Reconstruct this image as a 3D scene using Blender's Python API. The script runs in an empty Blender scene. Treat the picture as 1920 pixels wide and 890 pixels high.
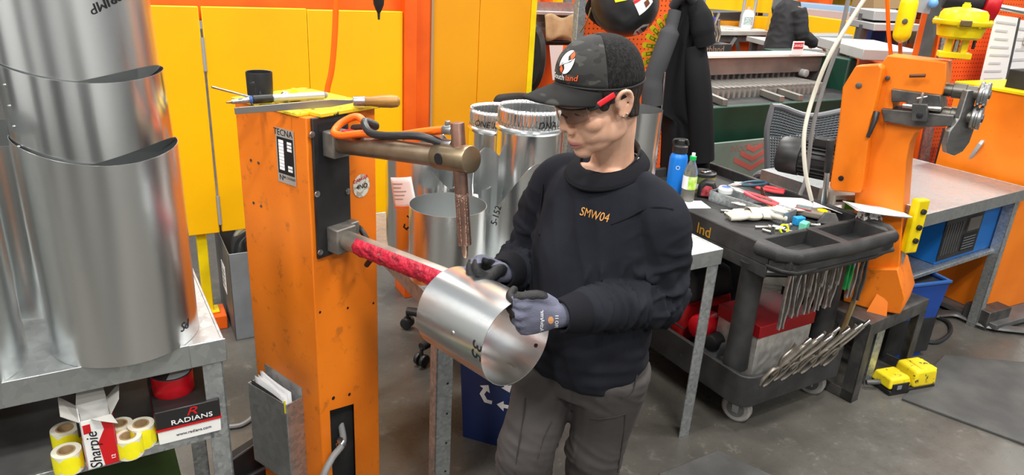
import bpy, bmesh, math, random
import numpy as np
from mathutils import Vector, Matrix, noise
random.seed(7)
SC = bpy.context.scene
COL = SC.collection
# ------------------------------------------------------------------ camera
FPX, PITCH, ROLL, CAM_H = 1350.0, math.radians(21.1), math.radians(3.4), 1.75
FW = Vector((0, math.cos(PITCH), -math.sin(PITCH)))
_r0 = Vector((1, 0, 0)); _u0 = _r0.cross(FW)
RT = _r0*math.cos(ROLL) + _u0*math.sin(ROLL)
UP = _u0*math.cos(ROLL) - _r0*math.sin(ROLL)
EYE = Vector((0, 0, CAM_H))
cam = bpy.data.cameras.new('camera'); camo = bpy.data.objects.new('camera', cam)
cam.sensor_width = 36; cam.lens = 36*FPX/1920; cam.clip_start = .05; cam.clip_end = 200
m = Matrix.Identity(4)
for i in range(3):
    m[i][0] = RT[i]; m[i][1] = UP[i]; m[i][2] = -FW[i]; m[i][3] = EYE[i]
camo.matrix_world = m; COL.objects.link(camo); SC.camera = camo
# ------------------------------------------------------------------ light
SC.view_settings.view_transform = 'Standard'; SC.view_settings.look = 'None'
SC.view_settings.exposure = -.24; SC.view_settings.gamma = 1; SC.view_settings.use_curve_mapping = False
wd = bpy.data.worlds.new('hall_light'); SC.world = wd; wd.use_nodes = True
wd.node_tree.nodes['Background'].inputs[0].default_value = (.92, .96, 1, 1)
wd.node_tree.nodes['Background'].inputs[1].default_value = .46
def bay_or_fill(x, y, z, sx, sy, w, rz=30):
    l = bpy.data.lights.new('bay_or_fill_lamp', 'AREA'); l.shape = 'RECTANGLE'; l.size = sx; l.size_y = sy; l.energy = w
    l.color = (1, .97, .92)
    o = bpy.data.objects.new('bay_or_fill_lamp', l); o.location = (x, y, z); o.rotation_euler = (0, 0, math.radians(rz)); COL.objects.link(o)
for x, y, w in ((-2.6, .3, 120), (.9, -.6, 150), (-.9, 3.4, 130), (2.6, 2.3, 150), (4.4, 5.6, 170), (.6, 7.0, 170), (6.6, 9.0, 200), (2.6, 11, 200), (-3.4, 6.2, 100), (-2.2, -3.4, 190), (2.6, -4.0, 190), (-5.4, -.6, 150), (5.2, -.8, 120)):  # last entries behind the viewer are unseen lamps added to brighten metal and faces
    bay_or_fill(x, y, 5.2, 1.3, .35, w*1.35)
# ------------------------------------------------------------------ helpers
def ray(px, py): return FW + RT*((px-960)/FPX) + UP*((445-py)/FPX)
def pz(px, py, z):
    d = ray(px, py); return EYE + d*((z-CAM_H)/d.z)
def pY(px, py, Y):
    d = ray(px, py); return EYE + d*(Y/d.y)
D2R = math.radians
def T(x=0, y=0, z=0): return Matrix.Translation((x, y, z))
def Rz(a): return Matrix.Rotation(D2R(a), 4, 'Z')
def Rx(a): return Matrix.Rotation(D2R(a), 4, 'X')
def Ry(a): return Matrix.Rotation(D2R(a), 4, 'Y')
def FR(x, y, z=0, a=0): return T(x, y, z) @ Rz(a)
def basis(o, x, y, z):
    M = Matrix.Identity(4)
    for i in range(3): M[i][0] = x[i]; M[i][1] = y[i]; M[i][2] = z[i]; M[i][3] = o[i]
    return M
def along(p0, p1, roll=0):
    """frame at p0 with local z towards p1"""
    p0 = Vector(p0); z = (Vector(p1)-p0).normalized()
    h = Vector((0, 0, 1)) if abs(z.z) < .95 else Vector((1, 0, 0))
    x = h.cross(z).normalized(); y = z.cross(x)
    return basis(p0, x, y, z) @ Rz(roll)
def V(*a): return Vector(a)
def lerp(a, b, t): return a+(b-a)*t
def cr(pts, n=6):
    """Catmull-Rom through points"""
    P = [Vector(p) for p in pts]; P = [P[0]*2-P[1]] + P + [P[-1]*2-P[-2]]; out = []
    for i in range(1, len(P)-2):
        for k in range(n):
            t = k/n; a, b, c, d = P[i-1:i+3]
            out.append(.5*((2*b)+(c-a)*t+(2*a-5*b+4*c-d)*t*t+(3*b-3*c+d-a)*t**3))
    out.append(P[-2]); return out
WM = {}
class MB:
    def __init__(s): s.v = []; s.f = []
    def add(s, vs, fs, M=None):
        o = len(s.v)
        s.v += [(M @ Vector(p)) if M is not None else Vector(p) for p in vs]
        flip = M is not None and M.determinant() < 0
        s.f += [tuple(o+i for i in (reversed(f) if flip else f)) for f in fs]; return s
    def box(s, c, d, M=None, taper=1.0):
        x, y, z = d[0]/2, d[1]/2, d[2]/2; t = taper
        vs = [(c[0]+a*x*(t if e > 0 else 1), c[1]+b*y*(t if e > 0 else 1), c[2]+e*z) for e in (-1, 1) for a, b in ((-1, -1), (1, -1), (1, 1), (-1, 1))]
        return s.add(vs, [(3, 2, 1, 0), (4, 5, 6, 7), (0, 1, 5, 4), (1, 2, 6, 5), (2, 3, 7, 6), (3, 0, 4, 7)], M)
    def bb(s, a, b, M=None):
        return s.box([(a[i]+b[i])/2 for i in range(3)], [abs(b[i]-a[i]) for i in range(3)], M)
    def lathe(s, prof, n=24, M=None, a0=0, a1=360, cap=False):
        full = abs(a1-a0) >= 360; k = n if full else n+1; vs = []; fs = []
        for r, z in prof:
            for i in range(k):
                t = D2R(a0+(a1-a0)*i/n); vs.append((r*math.cos(t), r*math.sin(t), z))
        for j in range(len(prof)-1):
            for i in range(n):
                a = j*k+i; b = j*k+(i+1) % k; fs.append((a, b, b+k, a+k))
        if cap:
            fs.append(tuple(range(k-1, -1, -1))); fs.append(tuple((len(prof)-1)*k+i for i in range(k)))
        return s.add(vs, fs, M)
    def cyl(s, p0, p1, r0, r1=None, n=16, cap=True):
        L = (Vector(p1)-Vector(p0)).length
        return s.lathe([(r0, 0), (r0 if r1 is None else r1, L)], n, along(p0, p1), cap=cap)
    def rcyl(s, p0, p1, r, b=.15, n=20):
        """cylinder with rounded rims"""
        L = (Vector(p1)-Vector(p0)).length; e = min(r*b, L/3)
        return s.lathe([(r-e, 0), (r-e*.3, e*.3), (r, e), (r, L-e), (r-e*.3, L-e*.3), (r-e, L)], n, along(p0, p1), cap=True)
    def path(s, pts, r, n=8, cap=True, sq=None, closed=False):
        P = [Vector(p) for p in pts]; N = len(P); vs = []; fs = []
        tan = []
        for i in range(N):
            a = P[(i-1) % N] if (i or closed) else P[0]; b = P[(i+1) % N] if (i < N-1 or closed) else P[-1]
            tan.append((b-a).normalized())
        h = Vector((0, 0, 1)) if abs(tan[0].z) < .9 else Vector((1, 0, 0))
        x = h.cross(tan[0]).normalized()
        for i in range(N):
            x = (x - tan[i]*x.dot(tan[i])).normalized(); y = tan[i].cross(x)
            rr = r[i] if isinstance(r, (list, tuple)) else r
            for k in range(n):
                t = 2*math.pi*k/n
                if sq: vs.append(P[i]+x*math.cos(t)*sq[0]+y*math.sin(t)*sq[1])
                else: vs.append(P[i]+(x*math.cos(t)+y*math.sin(t))*rr)
        for i in range(N if closed else N-1):
            for k in range(n):
                a = i*n+k; b = i*n+(k+1) % n; c = ((i+1) % N)*n
                fs.append((a, b, c+(k+1) % n, c+k))
        if cap and not closed: fs += [tuple(range(n-1, -1, -1)), tuple((N-1)*n+k for k in range(n))]
        return s.add(vs, fs)
    def prism(s, poly, z0, z1, M=None):
        n = len(poly); A = sum(poly[i][0]*poly[(i+1) % n][1]-poly[(i+1) % n][0]*poly[i][1] for i in range(n))
        if A < 0: poly = poly[::-1]
        vs = [(p[0], p[1], z0) for p in poly]+[(p[0], p[1], z1) for p in poly]
        fs = [tuple(range(n-1, -1, -1)), tuple(range(n, 2*n))]+[(i, (i+1) % n, n+(i+1) % n, n+i) for i in range(n)]
        return s.add(vs, fs, M)
    def ball(s, c, r, M=None, n=14, m=9):
        r = (r, r, r) if not isinstance(r, (tuple, list)) else r; vs = [(0, 0, -1)]; fs = []
        for j in range(1, m):
            p = math.pi*j/m-math.pi/2
            for i in range(n): t = 2*math.pi*i/n; vs.append((math.cos(p)*math.cos(t), math.cos(p)*math.sin(t), math.sin(p)))
        vs.append((0, 0, 1)); e = len(vs)-1
        for i in range(n):
            fs.append((0, 1+(i+1) % n, 1+i)); b = 1+(m-2)*n; fs.append((b+i, b+(i+1) % n, e))
            for j in range(m-2): a = 1+j*n; fs.append((a+i, a+(i+1) % n, a+n+(i+1) % n, a+n+i))
        return s.add([(c[0]+p[0]*r[0], c[1]+p[1]*r[1], c[2]+p[2]*r[2]) for p in vs], fs, M)
    def grid(s, fn, nu, nv, M=None, wrapu=False):
        k = nu if wrapu else nu+1; vs = [fn(i/nu, j/nv) for j in range(nv+1) for i in range(k)]; fs = []
        for j in range(nv):
            for i in range(nu): a = j*k+i; b = j*k+(i+1) % k; fs.append((a, b, b+k, a+k))
        return s.add(vs, fs, M)
    def quad(s, a, b, c, d): return s.add([a, b, c, d], [(0, 1, 2, 3)])
    def slab(s, a, b, c, d, t):
        """a quad with thickness t against its normal"""
        a, b, c, d = map(Vector, (a, b, c, d)); n = (b-a).cross(d-a).normalized()*-t
        return s.add([a, b, c, d, a+n, b+n, c+n, d+n], [(0, 1, 2, 3), (7, 6, 5, 4), (0, 4, 5, 1), (1, 5, 6, 2), (2, 6, 7, 3), (3, 7, 4, 0)])
    def build(s, name, mat, parent=None, world=False, bev=0, smooth=30, sol=0, sub=0, loc=None, rz=0, fix=True, seg=2, M=None):
        """one mesh object; loc+rz: the frame of a top-level mesh, geometry local to it unless world"""
        root = Matrix.Identity(4)
        if parent is not None: root = WM[parent.name]
        elif M is not None: root = M
        elif loc is not None: root = FR(*loc, rz)
        vs = s.v
        if world:
            inv = root.inverted(); vs = [inv @ p for p in vs]
        me = bpy.data.meshes.new(name); me.from_pydata([tuple(p) for p in vs], [], s.f); me.update()
        if fix:
            bm = bmesh.new(); bm.from_mesh(me); bmesh.ops.recalc_face_normals(bm, faces=bm.faces); bm.to_mesh(me); bm.free()
        o = bpy.data.objects.new(name, me); COL.objects.link(o)
        for mm in (mat if isinstance(mat, (list, tuple)) else [mat]): me.materials.append(mm)
        if parent is not None: o.parent = parent
        else: o.matrix_world = root
        WM[o.name] = root
        if smooth:
            me.shade_smooth(); me.set_sharp_from_angle(angle=D2R(smooth))
        if sol:
            q = o.modifiers.new('thickness', 'SOLIDIFY'); q.thickness = sol; q.offset = 0
        if bev:
            q = o.modifiers.new('bevel', 'BEVEL'); q.width = bev; q.segments = seg; q.limit_method = 'ANGLE'; q.angle_limit = D2R(40)
        if sub:
            q = o.modifiers.new('subdivision', 'SUBSURF'); q.levels = sub; q.render_levels = sub
        return o
def thing(name, label, cat, M, group=None):
    o = bpy.data.objects.new(name, None); COL.objects.link(o); o.empty_display_size = .05
    o.matrix_world = M; WM[o.name] = M.copy(); return tag(o, label, cat, group)
def tag(o, label, cat, group=None):
    o['label'] = label; o['category'] = cat
    if group: o['group'] = group
    return o
def structure(o, label=None):
    o['kind'] = 'structure'
    if label: o['label'] = label
    return o
def clone(o, M, label=None, parent=None):
    """a copy of a thing with copies of its parts and their sub-parts"""
    c = o.copy(); COL.objects.link(c); c.parent = parent
    if parent is None: c.matrix_world = M; WM[c.name] = M.copy()
    if label: c['label'] = label
    for ch in [k for k in bpy.data.objects if k.parent == o]: clone(ch, M, None, c)
    return c
_txt = {}
def glyphs(body, size, depth=.0004, shear=0, sx=1):
    key = (body, size, depth, shear, sx)
    if key not in _txt:
        cu = bpy.data.curves.new('lettering', 'FONT'); cu.body = body; cu.size = size; cu.align_x = 'CENTER'; cu.align_y = 'CENTER'
        cu.extrude = depth; cu.shear = shear; cu.resolution_u = 3
        ob = bpy.data.objects.new('lettering', cu); COL.objects.link(ob)
        dg = bpy.context.evaluated_depsgraph_get(); me = bpy.data.meshes.new_from_object(ob.evaluated_get(dg))
        _txt[key] = ([Vector((p.co.x*sx, p.co.y, p.co.z)) for p in me.vertices], [tuple(p.vertices) for p in me.polygons])
        bpy.data.objects.remove(ob); bpy.data.curves.remove(cu); bpy.data.meshes.remove(me)
    return _txt[key]
def lettering(body, size, M, mat, parent, name='lettering', fn=None, shear=0, sx=1, depth=.0004):
    """flat letters in the local xy plane of M (world frame)"""
    v, f = glyphs(body, size, depth, shear, sx); b = MB()
    b.add([fn(p) for p in v] if fn else v, f, None if fn else M)
    return b.build(name, mat, parent, world=True, smooth=0, fix=False)
# ------------------------------------------------------------------ materials
MT = {}
def nd(t, typ, **k):
    n = t.nodes.new(typ)
    for a, b in k.items():
        if a in n.inputs: n.inputs[a].default_value = b
        else: setattr(n, a, b)
    return n
def c4(c): return (c[0], c[1], c[2], 1)
def hexc(h):
    r = [int(h[i:i+2], 16)/255 for i in (0, 2, 4)]
    return tuple(x/12.92 if x <= .04045 else ((x+.055)/1.055)**2.4 for x in r)
def pm(name, col, rough=.5, metal=0, col2=None, scale=6, lo=.4, hi=.65, bump=0, bscale=60, spec=.5, detail=4, stretch=None,
       wear=None, wscale=14, wlo=.62, whi=.68, rvar=0, trans=0, alpha=1, coat=0, ior=1.45, sheen=0, emit=0):
    """procedural principled material: base colour with noise variation, worn patches, roughness variation and bump"""
    if name in MT: return MT[name]
    col = hexc(col) if isinstance(col, str) else col; mt = bpy.data.materials.new(name); mt.use_nodes = True; t = mt.node_tree
    p = t.nodes['Principled BSDF']; I = p.inputs
    I['Base Color'].default_value = c4(col); I['Roughness'].default_value = rough; I['Metallic'].default_value = metal
    I['Specular IOR Level'].default_value = spec; I['IOR'].default_value = ior; I['Transmission Weight'].default_value = trans; I['Alpha'].default_value = alpha
    I['Coat Weight'].default_value = coat; I['Coat Roughness'].default_value = .15; I['Sheen Weight'].default_value = sheen
    if emit: I['Emission Color'].default_value = c4(col); I['Emission Strength'].default_value = emit
    L = t.links.new; tc = nd(t, 'ShaderNodeTexCoord'); src = tc.outputs['Object']
    if stretch:
        mp = nd(t, 'ShaderNodeMapping'); mp.inputs['Scale'].default_value = stretch; L(src, mp.inputs[0]); src = mp.outputs[0]
    out = None
    if col2 is not None:
        col2 = hexc(col2) if isinstance(col2, str) else col2
        n = nd(t, 'ShaderNodeTexNoise', Scale=scale, Detail=detail); L(src, n.inputs['Vector'])
        r = nd(t, 'ShaderNodeMapRange'); r.inputs[1].default_value = lo; r.inputs[2].default_value = hi; L(n.outputs[0], r.inputs[0])
        x = nd(t, 'ShaderNodeMix', data_type='RGBA'); x.inputs[6].default_value = c4(col); x.inputs[7].default_value = c4(col2)
        L(r.outputs[0], x.inputs[0]); out = x.outputs[2]
        if rvar:
            q = nd(t, 'ShaderNodeMapRange'); q.inputs[3].default_value = rough-rvar; q.inputs[4].default_value = rough+rvar
            L(n.outputs[0], q.inputs[0]); L(q.outputs[0], I['Roughness'])
    if wear is not None:
        wear = hexc(wear) if isinstance(wear, str) else wear
        n = nd(t, 'ShaderNodeTexNoise', Scale=wscale, Detail=8, Roughness=.7); L(tc.outputs['Object'], n.inputs['Vector'])
        r = nd(t, 'ShaderNodeMapRange'); r.inputs[1].default_value = wlo; r.inputs[2].default_value = whi; L(n.outputs[0], r.inputs[0])
        x = nd(t, 'ShaderNodeMix', data_type='RGBA'); x.inputs[6].default_value = c4(col); x.inputs[7].default_value = c4(wear)
        if out: L(out, x.inputs[6])
        L(r.outputs[0], x.inputs[0]); out = x.outputs[2]
    if out: L(out, I['Base Color'])
    if bump:
        n = nd(t, 'ShaderNodeTexNoise', Scale=bscale, Detail=3); L(src, n.inputs['Vector'])
        b = nd(t, 'ShaderNodeBump', Strength=bump, Distance=.01); L(n.outputs[0], b.inputs['Height']); L(b.outputs[0], I['Normal'])
    MT[name] = mt; return mt
def zinc(name, base, rough, cell=55, contrast=.12, metal=.9):
    """galvanised steel: spangle cells that vary in tone and gloss"""
    mt = bpy.data.materials.new(name); mt.use_nodes = True; t = mt.node_tree; L = t.links.new; I = t.nodes['Principled BSDF'].inputs
    tc = nd(t, 'ShaderNodeTexCoord'); v = nd(t, 'ShaderNodeTexVoronoi', Scale=cell); L(tc.outputs['Object'], v.inputs['Vector'])
    n = nd(t, 'ShaderNodeTexNoise', Scale=cell*.12, Detail=6); L(tc.outputs['Object'], n.inputs['Vector'])
    s = nd(t, 'ShaderNodeSeparateColor'); L(v.outputs['Color'], s.inputs[0])
    a = nd(t, 'ShaderNodeMath', operation='MULTIPLY'); L(s.outputs[0], a.inputs[0]); a.inputs[1].default_value = .55
    b = nd(t, 'ShaderNodeMath', operation='ADD'); L(a.outputs[0], b.inputs[0]); L(n.outputs[0], b.inputs[1])
    r = nd(t, 'ShaderNodeMapRange'); r.inputs[1].default_value = .3; r.inputs[2].default_value = 1.1; L(b.outputs[0], r.inputs[0])
    x = nd(t, 'ShaderNodeMix', data_type='RGBA'); lo = [c*(1-contrast*2) for c in base]; hi = [min(1, c*(1+contrast)) for c in base]
    x.inputs[6].default_value = c4(lo); x.inputs[7].default_value = c4(hi); L(r.outputs[0], x.inputs[0]); L(x.outputs[2], I['Base Color'])
    q = nd(t, 'ShaderNodeMapRange'); q.inputs[3].default_value = rough+.08; q.inputs[4].default_value = rough-.06; L(r.outputs[0], q.inputs[0]); L(q.outputs[0], I['Roughness'])
    I['Metallic'].default_value = metal; MT[name] = mt; return mt
M_orange = pm('orange_paint', 'EE7F14', .42, col2='E07008', scale=3, wear='b0601a', wscale=9, wlo=.64, whi=.8, bump=.03, bscale=90)
M_orangeworn = pm('scuffed_orange_paint', 'EC7E16', .45, col2='DC6E0C', scale=2.5, wear='6e4420', wscale=18, wlo=.57, whi=.8, bump=.04)
M_orange2 = pm('orange_rack_paint', 'F0640A', .5, col2='DE5606', scale=4)
M_yellow = pm('yellow_panel_paint', 'F5B800', .38, col2='EDAE02', scale=1.5, bump=.015, bscale=5)
M_yellow2 = pm('yellow_machine_paint', 'EFD305', .35, col2='DDBE08', scale=9, wear='8a7a10', wscale=20, wlo=.68, whi=.75)
M_yellowworn = pm('worn_yellow_paint', 'E9D21C', .5, col2='D8BE20', scale=10, wear='3a3626', wscale=26, wlo=.56, whi=.62)
M_amber = pm('amber_yellow', 'E39A06', .45, col2='DA9004', scale=1.2)  # darker, deeper yellow than the guard panel
M_galv = zinc('galvanised_steel', (.47, .49, .49), .46, 48, .14)
M_galvleg = zinc('galvanised_leg_steel', (.50, .53, .54), .5, 90, .22)
M_sheet = pm('bright_sheet_steel', (.84, .86, .86), .2, 1, col2=(.78, .80, .80), scale=3, stretch=(1, 1, .12), rvar=.05, bump=.006, bscale=300)
M_sheetsoft = pm('galvanised_sheet', (.84, .86, .86), .26, 1, col2=(.78, .80, .80), scale=5, rvar=.04, stretch=(1, 1, .15), bump=.006, bscale=400)
M_sheetin = pm('sheet_inside', (.42, .47, .48), .5, .8, col2=(.36, .41, .42), scale=4)
M_steel = pm('machined_steel', (.55, .56, .56), .3, 1, col2=(.42, .42, .42), scale=20, rvar=.08)
M_darksteel = pm('dark_steel', (.09, .09, .09), .45, .7, col2=(.17, .16, .15), scale=14)
M_bronze = pm('bronze_arm', (.26, .19, .125), .42, .85, col2=(.36, .28, .2), scale=18, rvar=.1)
M_copper = pm('copper_electrode', (.36, .2, .15), .4, .9, col2=(.25, .15, .12), scale=40)
M_black = pm('black_plastic', (.014, .014, .015), .42, col2=(.026, .026, .027), scale=12)
M_blackm = pm('black_matte', (.011, .011, .012), .7, col2=(.02, .02, .02), scale=10, bump=.05)
M_cart = pm('black_cart_plastic', (.022, .022, .023), .55, col2=(.042, .042, .042), scale=9, wear=(.12, .12, .12), wscale=30, wlo=.66, whi=.8, bump=.15, bscale=220)
M_rubber = pm('rubber_mat', (.055, .054, .053), .8, col2=(.085, .084, .08), scale=5, bump=.3, bscale=180)
M_white = pm('white_paper', (.86, .87, .88), .7)
M_red = pm('red_plastic', 'C00C1C', .35, col2='A50A18', scale=8)
M_redtape = pm('red_tape_wrap', 'C21E38', .5, col2='8E1228', scale=30, bump=.8, bscale=70)
M_orangehose = pm('orange_hose', 'FF6A08', .4)
M_blackhose = pm('black_hose', (.02, .02, .022), .4)
M_greyhose = pm('grey_conduit', (.2, .2, .2), .5)
M_ink = pm('black_marker_ink', (.008, .008, .01), .5)
M_wood = pm('file_handle_wood', 'A5793A', .45, col2='7C5624', scale=12, stretch=(1, 1, 6))
M_blue = pm('blue_bin_plastic', '143E8C', .5, col2='12387C', scale=5)
M_navybin = pm('navy_bin_plastic', '0A1E4C', .5)
M_bottle = pm('blue_bottle_paint', '1274D0', .35)
M_green = pm('green_machine_paint', '0E3A2C', .45, col2='0B3024', scale=4)
M_grey = pm('grey_plastic', (.2, .21, .23), .5)
M_lgrey = pm('light_grey_metal', (.40, .41, .41), .45, .3)
M_dgrey = pm('dark_grey_metal', (.1, .1, .1), .5, .4, col2=(.15, .15, .15), scale=8)
M_glass = pm('clear_lens', (.85, .85, .85), .05, trans=1, ior=1.2)
M_card = pm('brown_card', 'A58A64', .7)
def peg(name, col, hole, pitch=.025, rad=.16):
    mt = bpy.data.materials.new(name); mt.use_nodes = True; t = mt.node_tree; L = t.links.new; I = t.nodes['Principled BSDF'].inputs
    tc = nd(t, 'ShaderNodeTexCoord'); mp = nd(t, 'ShaderNodeMapping'); mp.inputs['Scale'].default_value = (1/pitch, 0, 1/pitch); L(tc.outputs['Object'], mp.inputs[0])
    fr = nd(t, 'ShaderNodeVectorMath', operation='FRACTION'); L(mp.outputs[0], fr.inputs[0])
    d = nd(t, 'ShaderNodeVectorMath', operation='DISTANCE'); L(fr.outputs[0], d.inputs[0]); d.inputs[1].default_value = (.5, 0, .5)
    c = nd(t, 'ShaderNodeMath', operation='LESS_THAN'); L(d.outputs['Value'], c.inputs[0]); c.inputs[1].default_value = rad
    x = nd(t, 'ShaderNodeMix', data_type='RGBA'); x.inputs[6].default_value = c4(hexc(col)); x.inputs[7].default_value = c4(hexc(hole)); L(c.outputs[0], x.inputs[0]); L(x.outputs[2], I['Base Color'])
    I['Roughness'].default_value = .5; MT[name] = mt; return mt
M_peg = peg('orange_pegboard', 'F0601C', '5a2008')
M_pegbrown = peg('brown_pegboard', '8a5424', 'd8ccb0', .022, .12)
def concrete():
    mt = bpy.data.materials.new('concrete_floor'); mt.use_nodes = True; t = mt.node_tree; L = t.links.new; I = t.nodes['Principled BSDF'].inputs
    tc = nd(t, 'ShaderNodeTexCoord'); S = tc.outputs['Object']
    def ns(sc, de, ro=.6):
        n = nd(t, 'ShaderNodeTexNoise', Scale=sc, Detail=de, Roughness=ro); L(S, n.inputs['Vector']); return n
    def mix(f, a, b):
        x = nd(t, 'ShaderNodeMix', data_type='RGBA')
        for k, q in ((6, a), (7, b)):
            if isinstance(q, tuple): x.inputs[k].default_value = c4(q)
            else: L(q, x.inputs[k])
        L(f, x.inputs[0]); return x.outputs[2]
    def rng(n, lo, hi, k=0):
        r = nd(t, 'ShaderNodeMapRange'); r.inputs[1].default_value = lo; r.inputs[2].default_value = hi; L(n.outputs[k], r.inputs[0]); return r.outputs[0]
    a = ns(1.3, 6); b = ns(11, 8, .75); c = ns(.5, 3); d = ns(60, 3)
    col = mix(rng(a, .35, .68), (.058, .055, .048), (.118, .111, .097))
    col = mix(rng(b, .56, .72), col, (.155, .147, .128))
    col = mix(rng(c, .52, .66), col, (.044, .042, .039))
    col = mix(rng(d, .70, .74), col, (.24, .23, .205))
    v = nd(t, 'ShaderNodeTexVoronoi', Scale=9); L(S, v.inputs['Vector'])
    col = mix(rng(v, .045, .03), col, (.035, .033, .03))
    L(col, I['Base Color']); L(rng(b, 0, 1.6), I['Roughness']); I['Roughness'].default_value = .6
    I['Specular IOR Level'].default_value = .35
    bp = nd(t, 'ShaderNodeBump', Strength=.12, Distance=.01); L(b.outputs[0], bp.inputs['Height']); L(bp.outputs[0], I['Normal'])
    return mt
M_floor = concrete()
def onp(px, py, M):
    """where the ray through a pixel meets the vertical plane y=0 of frame M, in that frame"""
    I = M.inverted(); o = I @ EYE; d = I.to_3x3() @ ray(px, py); return o + d*(-o.y/d.y)
# ================================================================== setting
b = MB(); b.box((0, 0, -.05), (26, 26, .1)); flo = structure(b.build('floor', M_floor, loc=(2, 6, 0), rz=30, smooth=0), 'worn grey concrete workshop floor')
# joints cut in the slab
M_wall = pm('hall_wall_paint', (.8, .81, .81), .8, col2=(.66, .67, .67), scale=1)
b = MB(); b.box((0, 0, 3), (26, .2, 6)); structure(b.build('wall_far', M_wall, loc=(2-13*.5+.05, 6+13*.866, 0), rz=30, smooth=0))
b = MB(); b.box((0, 0, 3), (.2, 26, 6)); structure(b.build('wall_right', M_wall, loc=(2+13*.866, 6+13*.5, 0), rz=30, smooth=0))
b = MB(); b.box((0, 0, 3), (.2, 26, 6)); structure(b.build('wall_left', M_wall, loc=(2-13*.866, 6-13*.5, 0), rz=30, smooth=0))
b = MB(); b.box((0, 0, 3), (26, .2, 6)); structure(b.build('wall_near', M_wall, loc=(2+13*.5, 6-13*.866, 0), rz=30, smooth=0))
# dark racks added out of view, to put dark reflections into the sheet metal
for k, (x, y, w_, h_, mt_, lb_) in enumerate(((-4.2, -2.6, 1.3, 2.4, pm('reflection_charcoal', (.05, .05, .052), .6), 'unseen dark rack added behind the viewer on the left for reflections'), (-1.6, -3.6, 1.0, 2.6, pm('reflection_charcoal', (.05, .05, .052), .6), 'unseen dark rack added behind the viewer in the middle for reflections'), (1.6, -3.2, 1.4, 2.2, pm('reflection_charcoal', (.05, .05, .052), .6), 'unseen dark rack added behind the viewer on the right for reflections'), (-4.6, 1.0, 1.0, 2.3, pm('reflection_charcoal', (.05, .05, .052), .6), 'unseen dark rack added left of the duct tubes for reflections'))):
    t = thing('storage_rack', lb_, 'rack', FR(x, y, 0, 30))
    for xx in (-w_/2, w_/2): b = MB(); b.bb((xx-.04, -.35, 0), (xx+.04, .35, h_)); b.build('upright', mt_, t)
    for zz in (.1, h_*.36, h_*.68, h_): b = MB(); b.bb((-w_/2, -.35, zz-.05), (w_/2, .35, zz)); b.build('shelf', mt_, t)
    for zz in (.1, h_*.36, h_*.68): b = MB(); b.bb((-w_/2+.06, -.3, zz), (w_/2-.06, .3, zz+h_*.26)); b.build('carton', mt_, t)
# ------------------------------------------------------------------ yellow guard panels and orange rack
DP = FR(-1.482, 3.035, 0, 29)
x0 = onp(268, 10, DP).x; xg = onp(373, 10, DP).x; x2 = onp(575, 14, DP).x; x3 = onp(756, 18, DP).x; zt = 1.495
zl = onp(370, 441, DP).z; zr = onp(396, 437, DP).z
t = thing('guard_panel', 'tall yellow sheet steel folding guard panel behind the spot welder', 'panel', FR(-1.482, 3.035, 0, 29))
b = MB(); b.bb((x0, 0, zl), (xg-.004, .02, zt)); b.build('leaf', M_yellow, t, bev=.004)
b = MB(); b.bb((xg+.006, 0, zr), (x2-.001, .02, zt)); b.build('leaf', M_yellow, t, bev=.004)
b = MB(); b.bb((x2+.001, .002, zr), (x3, .022, zt-.004)); b.build('leaf', M_yellow, t, bev=.004)
for z in (1.3, .6):
    b = MB(); b.bb((xg-.006, -.003, z-.07), (xg+.008, .0, z+.07)); b.cyl((xg+.001, -.003, z-.07), (xg+.001, -.003, z+.07), .004, n=8); b.build('hinge', M_lgrey, t)
b = MB(); b.bb((xg-.105, .04, .075), (xg-.06, .075, zl+.15)); b.bb((xg-.125, .02, .07), (xg-.035, .1, .08)); b.build('post', M_yellow2, t, bev=.004)
b = MB(); b.bb((x0-.3, -.02, .0), (xg-.01, .12, .07)); b.build('base_rail', M_orange2, t, bev=.004)
b = MB(); b.bb((x0-.2, .04, zt-.06), (x3+.02, .1, 1.9)); o = b.build('rack_beam', M_orange2, loc=(-1.482, 3.035, 0), rz=29, bev=.004)
tag(o, 'orange steel beam running above the yellow guard panel', 'beam')
xa = onp(757, 120, DP).x; xb = onp(779, 120, DP).x; xc = onp(811, 120, DP).x
t = thing('rack_column', 'orange steel column between the yellow panels', 'column', FR(-1.482, 3.035, 0, 29))
b = MB(); b.bb((xa, -.02, 0), (xb, .14, 2.6)); b.build('flange', M_orange2, t, bev=.003)
b = MB(); b.bb((xb, .03, 0), (xc, .06, 2.6)); b.build('web', M_orange2, t, bev=.002)
b = MB(); b.bb((xc, .02, 0), (xc+.012, .1, 2.6)); b.build('edge_strip', M_card, t)
PP = FR(*(DP @ V(xc+.014, .03, 0)), 24)
xe = onp(990, 100, PP).x; xf = onp(897, 100, PP).x
t = thing('partition_panel', 'amber yellow folded steel partition beside the orange column', 'partition', PP)
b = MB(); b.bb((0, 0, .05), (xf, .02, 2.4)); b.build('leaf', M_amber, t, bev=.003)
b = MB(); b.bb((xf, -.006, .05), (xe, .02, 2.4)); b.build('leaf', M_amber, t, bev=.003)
b = MB(); b.bb((xe, -.012, 0), (xe+.03, .05, 2.4)); b.build('edge_trim', M_yellow2, t, bev=.003)
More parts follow.
